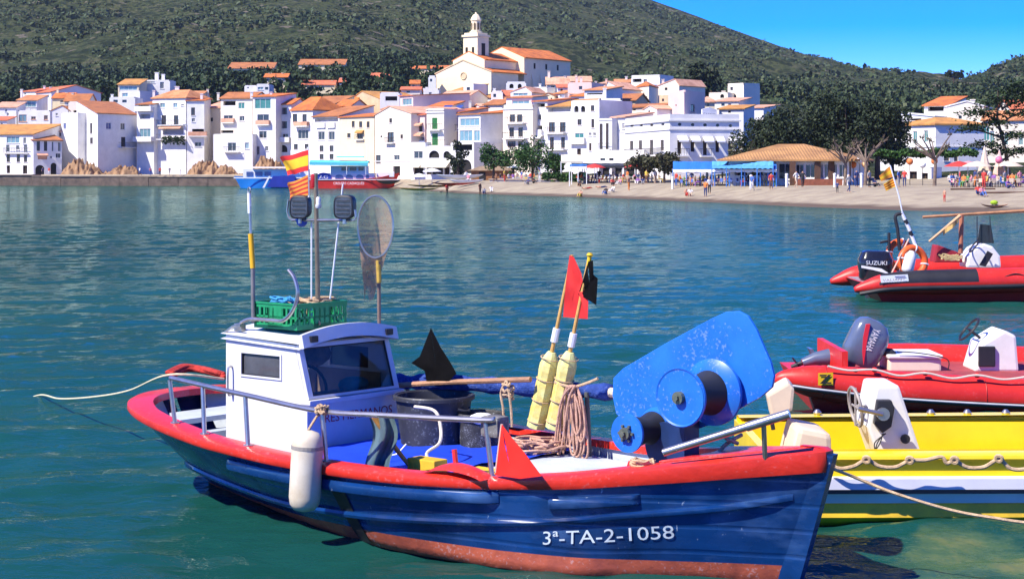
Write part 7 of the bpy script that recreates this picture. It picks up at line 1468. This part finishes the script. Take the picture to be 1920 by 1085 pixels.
m=MB(); m.tube([W(1832,456,25.6),W(1832,405,25.6)],.012,5); m.tube([W(1858,456,25.6),W(1856,405,25.6)],.012,5); m.build('aerial',ribblk,cn,og)
m=MB(); m.torus(W(1826,462,25.5),.17,.02,(-.8,0,.6),18,6); m.build('steering_wheel',ribblk,cn,og,smooth=True); m=MB(); m.prism([W(1836,497,25.5),W(1852,470,25.5),W(1862,476,25.5),W(1848,500,25.5)],(0,.02,0)); m.build('side_panel',ribblk,cn,og)
m=MB(); m.tube(spline([W(1832,520,J1-.15),W(1850,527,J1-.15),W(1880,520,J1-.15),W(1905,513,J1-.15),W(1930,520,J1-.15)],5),.014,5); m.build('grab_line',ribblk,rf_,og)
# ---- ferries at the quay
def hullship(root,og,px0,px1,kk,ys,yw,beam,mat,bowright=True,name='hull'):
    A=W(px0,yw,kk); B=W(px1,yw,kk); m=MB()
    def fn(u,v):
        t=u if bowright else 1-u; x=A.x+(B.x-A.x)*u; w=beam/2*(1-max(0,(t-.6)/.4)**2.0)*(.9+.1*v); z=v*(zpy(interp(ys,u),kk)); x+=(v-1)*1.2*(max(0,(t-.8)/.2))*(1 if bowright else -1); return x,w,z
    for sg in(-1,1): m.grid(lambda u,v:(fn(u,v)[0],A.y+beam/2+sg*max(.02,fn(u,v)[1]),fn(u,v)[2]-.1*(v==0)),25,6,flip=sg>0)
    m.grid(lambda u,v:(fn(u,1)[0],A.y+beam/2+(2*v-1)*fn(u,1)[1],fn(u,1)[2]-.1),25,3)
    return m.build(name,mat,root,og,recalc=False,smooth=True)
kf=173; og=W(590,354,kf); og.z=0
fe=thing('ferry_boat','red and white excursion ferry moored at the quay behind the flags','ferry',og)
ferr=M('ferry_red',(.80,.045,.03),.45,.1,.5); ferb=M('ferry_blue',(.01,.17,.55),.45,.1,.5); ferw=M('ferry_white',(.78,.78,.78),.5,.05,.5); turq=M('turquoise_canopy',(.10,.52,.62),.7,.1,.6)
hullship(fe,og,578,748,kf,[(0,338),(.6,336),(.8,332),(1,324)],354,4.4,ferr)
def bx(root,og,px0,px1,y0,y1,k,dep,mat,name,dy=0,bev=0): a=W(px0,y1,k); b=W(px1,y0,k); m=MB(); m.box((a.x,a.y+dy,a.z),(b.x,a.y+dy+dep,b.z)); return m.build(name,mat,root,og,bevel=bev)
bx(fe,og,600,702,325,340.5,kf+.25,3.4,ferw,'cabin'); bx(fe,og,578,748,336.2,337.4,kf-.04,.04,ferw,'white_sheer_line')
for x0,x1 in((628,644),(648,662),(667,682),(686,692)):
    a=W(x0,335,kf+.22); b=W(x1,327.5,kf+.22); m=MB(); r=(b.x-a.x)/2; c=Vector(((a.x+b.x)/2,a.y,a.z)); m.face([c+Vector((r,0,0)),*[c+Vector((r*math.cos(q*math.pi/8),0,(b.z-a.z)*math.sin(q*math.pi/8)**.6)) for q in range(1,8)],c+Vector((-r,0,0))]); m.build('cabin_window',glassv,fe,og,recalc=False)
bx(fe,og,620,690,311,327,kf+.6,2.2,ferw,'wheelhouse')
for x0,x1 in((640,652),(656,668),(672,682)): bx(fe,og,x0,x1,313.5,320,kf+.55,.05,glass,'wheelhouse_window')
a=W(580,322,kf-.3); b=W(690,322,kf-.3); m=MB(); m.grid(lambda u,v:(a.x+(b.x-a.x)*u,a.y+4.4*v,zpy(304+1.5*u,kf)+.35*math.sin(math.pi*v)),10,5); m.build('canopy',turq,fe,og,recalc=False,smooth='all'); m=MB(); m.grid(lambda u,v:(a.x+(b.x-a.x)*u,a.y,zpy(304+1.5*u,kf)-.5*v),10,2); m.build('canopy_valance',turq,fe,og,recalc=False)
m=MB(); m.grid(lambda u,v:(W(630,300,kf).x+4.6*u,a.y+.8+2*v,zpy(295,kf)+.25*math.sin(math.pi*v)),6,4); m.build('bimini',turq,fe,og,recalc=False)
for x in(562,590,620,650,686): m=MB(); p=W(x,327,kf-.25); m.tube([(p.x,p.y,p.z),(p.x,p.y,zpy(305,kf))],.05,6); m.build('canopy_post',ferw,fe,og)
lettering('CREUERS CADAQUÉS',.6,lambda x,y:W(625,346,kf-.06)+Vector((x,0,y)),ferw,fe,og,fit=5.2)
m=MB(); c=W(607,332,kf+.2); m.face([c+Vector((1.3*math.cos(q*.3927),0,.75*math.sin(q*.3927))) for q in range(16)]); ov=m.build('blue_oval',M('oval_blue',(.02,.05,.35),.4,.05),fe,og,recalc=False); lettering('AG',.8,lambda x,y:c+Vector((x-.8,-.02,y-.28)),ferw,ov,og,fit=1.5)
m=MB(); p=W(688,325,kf+1); m.tube([(p.x,p.y,p.z),(p.x,p.y,zpy(272,kf))],.04,6); m.build('mast',ferw,fe,og)
m=MB(); p=W(724,330,kf+1); m.box((p.x-1.6,p.y-.6,p.z-.2),(p.x+1.4,p.y+.8,p.z+.7)); m.build('deck_raft',ferw,fe,og,bevel=.1)
m=MB(); p=W(740,352,kf-2); m.tube([W(744,338,kf),W(790,346,160)],.03,5); m.build('bow_line',rope,fe,og)
kf2=176; og=W(435,352,kf2); og.z=0
fb=thing('ferry_boat','blue and white excursion boat with navy cover moored left of the red ferry','ferry',og)
hullship(fb,og,435,602,kf2,[(0,330),(.3,333),(1,334)],351.5,4.4,ferb,False)
bx(fb,og,438,600,332.4,334.6,kf2-.06,.05,ferw,'white_sheer_line')
bx(fb,og,456,578,317,333,kf2+.5,3,ferw,'cabin')
for x0,x1 in((462,474),(478,492),(496,508)): bx(fb,og,x0,x1,322,330,kf2+.44,.05,glassv,'cabin_window')
a=W(505,352,kf2-.2); m=MB(); m.prism([W(500,351,kf2-.2),W(512,330,kf2-.2),W(552,329,kf2-.2),W(556,351,kf2-.2)],(0,.3,0)); m.build('navy_cover',M('navy_canvas',(.01,.03,.30),.7,.1,1),fb,og)
a=W(470,318,kf2); m=MB(); m.grid(lambda u,v:(a.x+8.5*u,a.y+3.6*v,zpy(315.5,kf2)+.3*math.sin(math.pi*v)),8,4); m.build('canopy',M('canopy_grey',(.55,.5,.45),.7,.1,1),fb,og,recalc=False)
m=MB(); m.prism([W(492,352,kf2-.25),W(504,330,kf2-.25),W(507,330,kf2-.25),W(496,352,kf2-.25)],(0,.05,0)); m.build('white_stripe',ferw,fb,og)
# ---------------------------------------------------------------- people on the beach and terraces
def body(name,J,E_,hair=True):
    # J: joint -> (pos, radius); E_: edges. Skin modifier surface, one continuous mesh
    keys=list(J); me=bpy.data.meshes.new(name); me.from_pydata([J[k][0] for k in keys],[(keys.index(a),keys.index(b)) for a,b in E_],[]); o=bpy.data.objects.new(name,me); col.objects.link(o)
    o.modifiers.new('skin','SKIN'); sv=me.skin_vertices[0].data
    for i,k in enumerate(keys): r=J[k][1]; sv[i].radius=(r,r) if not isinstance(r,tuple) else r; sv[i].use_root=(k=='pelvis')
    sb=o.modifiers.new('sub','SUBSURF'); sb.levels=1; sb.render_levels=1
    bpy.context.view_layer.update(); ev=o.evaluated_get(bpy.context.evaluated_depsgraph_get()); out=bpy.data.meshes.new_from_object(ev); bpy.data.objects.remove(o); out.name=name
    for m_ in(skinm,skinm,skinm,brown): out.materials.append(m_)
    hd=Vector(J['head'][0]); nk=Vector(J['neck'][0]); 
    segs=[(a,b) for a,b in E_]
    def near(p):
        best=None
        for a,b in segs:
            A=Vector(J[a][0]);B=Vector(J[b][0]); t=max(0,min(1,(p-A).dot(B-A)/max(1e-6,(B-A).length_squared))); d=(p-A.lerp(B,t)).length
            if best is None or d<best[0]: best=(d,a,b,t)
        return best
    for p in out.polygons:
        p.use_smooth=True; d,a,b,t=near(p.center); s={a,b}; mi=0
        if 'head' in s: mi=3 if (p.center.z>hd.z+.02 or (p.center.y-hd.y)>.03) and p.center.z>nk.z+.03 else 0
        elif s&{'chest','waist'} and not s&{'handl','handr','elbl','elbr'}: mi=1
        elif s&{'shl','shr'}: mi=1
        elif 'pelvis' in s or s&{'hipl','hipr'}: mi=2
        elif s&{'kneel','kneer'}: mi=2
        p.material_index=mi
    return out
ED=[('pelvis','waist'),('waist','chest'),('chest','neck'),('neck','head'),('chest','shl'),('chest','shr'),('shl','elbl'),('elbl','handl'),('shr','elbr'),('elbr','handr'),('pelvis','hipl'),('pelvis','hipr'),('hipl','kneel'),('kneel','ankl'),('ankl','toel'),('hipr','kneer'),('kneer','ankr'),('ankr','toer')]
RAD=dict(pelvis=.14,waist=(.13,.11),chest=(.16,.12),neck=.055,head=.10,shl=.07,shr=.07,elbl=.045,elbr=.045,handl=.035,handr=.035,hipl=.095,hipr=.095,kneel=.06,kneer=.06,ankl=.042,ankr=.042,toel=.035,toer=.035)
def pose(**kw):
    b=dict(pelvis=(0,0,.93),waist=(0,0,1.1),chest=(0,0,1.32),neck=(0,0,1.48),head=(0,-.02,1.63),shl=(-.19,0,1.40),shr=(.19,0,1.40),elbl=(-.26,.02,1.13),elbr=(.26,.02,1.13),handl=(-.26,-.08,.88),handr=(.26,-.08,.88),hipl=(-.10,0,.88),hipr=(.10,0,.88),kneel=(-.11,-.02,.48),kneer=(.11,-.02,.48),ankl=(-.11,.02,.07),ankr=(.11,.02,.07),toel=(-.12,-.14,.04),toer=(.12,-.14,.04)); b.update(kw); return {k:(Vector(v),RAD[k]) for k,v in b.items()}
BODY={'standing':body('person_standing',pose(),ED),
 'walking':body('person_walking',pose(kneel=(-.1,-.2,.5),ankl=(-.1,-.18,.08),toel=(-.1,-.34,.07),kneer=(.1,.05,.48),ankr=(.1,.36,.14),toer=(.1,.26,.05),elbl=(-.25,.16,1.15),handl=(-.24,.18,.9),elbr=(.25,-.12,1.14),handr=(.22,-.32,1.0)),ED),
 'sitting on the sand':body('person_sitting',pose(pelvis=(0,0,.14),waist=(0,.04,.3),chest=(0,.06,.52),neck=(0,.02,.68),head=(0,-.02,.83),shl=(-.19,.05,.6),shr=(.19,.05,.6),elbl=(-.26,-.1,.42),elbr=(.26,-.1,.42),handl=(-.14,-.36,.42),handr=(.14,-.36,.42),hipl=(-.1,-.02,.13),hipr=(.1,-.02,.13),kneel=(-.13,-.38,.42),kneer=(.13,-.38,.42),ankl=(-.12,-.66,.08),ankr=(.12,-.66,.08),toel=(-.12,-.8,.06),toer=(.12,-.8,.06)),ED),
 'lying on the sand':body('person_lying',pose(pelvis=(0,0,.14),waist=(0,.18,.13),chest=(0,.42,.15),neck=(0,.58,.17),head=(0,.74,.2),shl=(-.19,.46,.14),shr=(.19,.46,.14),elbl=(-.36,.34,.07),elbr=(.36,.34,.07),handl=(-.34,.08,.06),handr=(.34,.08,.06),hipl=(-.1,-.05,.13),hipr=(.1,-.05,.13),kneel=(-.13,-.46,.24),kneer=(.13,-.46,.12),ankl=(-.12,-.86,.08),ankr=(.12,-.88,.07),toel=(-.12,-.92,.2),toer=(.12,-.94,.2)),ED),
 'seated on a chair':body('person_seated',pose(pelvis=(0,0,.55),waist=(0,.04,.72),chest=(0,.05,.94),neck=(0,.02,1.1),head=(0,-.02,1.25),shl=(-.19,.04,1.02),shr=(.19,.04,1.02),elbl=(-.26,-.06,.78),elbr=(.26,-.06,.78),handl=(-.16,-.32,.76),handr=(.16,-.32,.76),hipl=(-.1,-.03,.52),hipr=(.1,-.03,.52),kneel=(-.12,-.44,.5),kneer=(.12,-.44,.5),ankl=(-.12,-.46,.08),ankr=(.12,-.46,.08),toel=(-.12,-.6,.04),toer=(.12,-.6,.04)),ED)}
CL={'red':(.55,.05,.04),'orange':(.70,.22,.05),'white':(.75,.74,.72),'black':(.025,.025,.03),'blue':(.06,.14,.42),'navy':(.03,.05,.16),'grey':(.30,.30,.32),'yellow':(.70,.50,.08),'pink':(.68,.25,.32),'green':(.10,.30,.10),'purple':(.25,.10,.35),'beige':(.55,.42,.30),'brown':(.18,.09,.05),'bare':None}
HAIR=[M('hair_dark',(.03,.02,.015),.7,.2),M('hair_brown',(.12,.06,.03),.7,.2),M('hair_grey',(.35,.33,.32),.7,.1),M('hair_blond',(.40,.26,.10),.7,.1)]
def cm(c): return skinm if CL[c] is None else M('cloth_'+c,CL[c],.85,.15,8)
used={}
def person(px,k,ps,top,bot,where,rz=0,s=1.0,hair=0,z=None,group=None):
    o=bpy.data.objects.new('person',BODY[ps]); col.objects.link(o); p=XY(px,k); o.location=(p.x,p.y,(ground(px,k) if z is None else z)); o.rotation_euler=(0,0,rz); o.scale=(s,s,s)
    for i,m_ in enumerate((skinm,cm(top),cm(bot),HAIR[hair])): o.material_slots[i].link='OBJECT'; o.material_slots[i].material=m_
    clo=('%s top and %s trousers'%(top,bot) if top!='bare' else 'bare chest and %s shorts'%bot); lb='person %s, %s, %s'%(ps,clo,where)
    if len(lb.split())>16: lb=lb.replace(' on the sand','').replace(' on a chair','')
    return tag(o,lb,'person',group)
random.seed(21); cols=[c for c in CL if c!='bare']
PE=[ # beach figures: px, k, pose, top, trousers, where
(1323,104.5,'standing','orange','navy','by the water below the blue awning'),(1330,106,'standing','white','black','just behind the orange one by the water'),(1287,107,'sitting on the sand','bare','red','left of the standing orange figure'),(1294,106.8,'sitting on the sand','white','beige','beside the bare one, left of the orange figure'),
(1570,94,'standing','navy','black','small child below the pavilion'),(1592,93.6,'walking','grey','navy','at the water line below the pavilion'),(1493,100.5,'walking','white','beige','in front of the pavilion windows'),(1505,100,'walking','black','black','right of the white one before the pavilion'),(1446,102,'standing','red','brown','at the pavilion left corner'),(1410,103,'walking','blue','white','below the blue awning right end'),
(1771,83.5,'standing','bare','red','child at the right water edge'),(1834,86,'sitting on the sand','red','navy','by the left log'),(1841,85,'sitting on the sand','pink','blue','leaning by the left log'),(1845,92,'standing','red','red','behind the left log'),(1890,91,'sitting on the sand','purple','navy','on the right log'),
(1089,119,'sitting on the sand','bare','yellow','at the water edge under the hedge'),(1136,118.5,'sitting on the sand','black','blue','at the water edge, centre'),(1150,119,'sitting on the sand','white','white','at the water edge, centre right'),(1179,118.5,'standing','bare','orange','wading below the olive tree'),(1127,124,'lying on the sand','bare','navy','in the sunbathing group left'),(1100,125,'lying on the sand','bare','red','leftmost of the sunbathing group'),(1148,125,'sitting on the sand','red','black','in the sunbathing group'),(1163,124.5,'sitting on the sand','pink','white','right in the sunbathing group'),(1196,123.5,'sitting on the sand','purple','white','right end of the sunbathing group'),(1205,123,'sitting on the sand','navy','grey','just right of the sunbathing group'),
(1212,127.5,'standing','yellow','brown','on the promenade by the olive tree'),(1228,127.2,'standing','white','beige','on the promenade right of the olive tree'),(1087,128,'sitting on the sand','black','brown','under the hedge end'),
(990,136,'sitting on the sand','navy','grey','by the pale concrete wall'),(1000,136.5,'sitting on the sand','black','black','by the pale concrete wall, right'),(1012,137,'standing','grey','white','at the pale concrete wall end'),(900,134,'standing','brown','brown','at the water edge near the kayaks'),(908,134,'sitting on the sand','grey','navy','at the water edge near the kayaks'),(921,135,'sitting on the sand','white','white','right of the kayak group'),(812,145,'sitting on the sand','blue','black','behind the orange kayak left'),(820,145,'sitting on the sand','grey','navy','behind the orange kayak middle'),(827,145.5,'sitting on the sand','black','red','behind the orange kayak right'),(786,150,'standing','grey','black','left of the orange kayak'),(838,143,'standing','red','brown','at the orange kayak right end'),(878,148,'seated on a chair','pink','white','by the white rowing boats'),(874,149,'standing','white','red','behind the white rowing boats'),
(1696,99,'standing','red','navy','left of the kiosk on the promenade'),(1685,98.5,'standing','blue','grey','left of the kiosk, second'),(1630,98,'standing','grey','black','by the pollarded tree'),(1606,99,'standing','navy','navy','by the pavilion corner bollard'),(1640,98.2,'sitting on the sand','grey','black','beside the pollarded tree foot'),(1782,98.5,'seated on a chair','white','navy','left end of the right terrace'),(1790,98.3,'seated on a chair','blue','blue','left end of the right terrace, second'),
(262,203,'walking','white','navy','on the left quay by the rocks'),(300,203,'standing','red','black','on the left quay, middle'),(318,203,'walking','grey','grey','on the left quay, right of middle'),(338,203,'standing','white','white','on the left quay before the pointed rock'),(282,203,'standing','pink','blue','on the left quay, left of middle'),(80,207,'standing','navy','black','on the far left quay by the arcades'),(92,207,'walking','red','white','on the far left quay by the arcades, right'),
]
for i,(px,k,ps,a,b,w) in enumerate(PE):
    ch=.62 if 'child' in w else 1
    person(px,k,ps,a,b,w,random.uniform(-1,1) if ps!='lying on the sand' else random.uniform(1,2.2),ch,i%4,z=1.98 if 'quay' in w else None)
# terrace crowd, seated at the tables
spots=[]
for i in range(26): spots.append((1268+i*7.2,115.5-.048*(i*7.2)+random.uniform(-1.2,2.2),'under the large blue awning'))
for i in range(24): spots.append((1084+i*6.6,random.uniform(129,133),'under the long dark marquee'))
for i in range(20): spots.append((1786+i*7,random.uniform(96,99.5),'at the right terrace tables'))
for i in range(14): spots.append((930+i*8,random.uniform(143.5,147),'at the plaza under the trees'))
cnt={}
tops=['red','white','pink','blue','black','orange','purple','navy','grey','yellow','green','beige','brown']
for i,(px,k,w) in enumerate(spots):
    a=tops[(i*5)%13]; b=tops[(i*7+3)%13]; n=0
    while (a,b,w) in cnt: n+=1; b=tops[(i*7+3+n)%13]; a=tops[(i*5+n//13)%13]
    cnt[(a,b,w)]=1
    person(px,k,'seated on a chair' if (i%4) else 'standing',a,b,w,random.uniform(-2,2),random.uniform(.92,1.05),i%4,group='people on the terraces')
# ---------------------------------------------------------------- thin sea air
def hazebox():
    m=bpy.data.materials.new('haze_air'); m.use_nodes=True; n=m.node_tree; n.nodes.clear(); o=n.nodes.new('ShaderNodeOutputMaterial'); v=n.nodes.new('ShaderNodeVolumePrincipled'); v.inputs['Color'].default_value=(.80,.88,1,1); v.inputs['Density'].default_value=.000055; v.inputs['Anisotropy'].default_value=.3; n.links.new(v.outputs[0],o.inputs['Volume'])
    b=MB(); b.box((-1300,-120,-7),(1300,2900,420)); return tag(b.build('haze',m),'thin pale sea air over the bay','haze',kind='stuff')
hazebox()
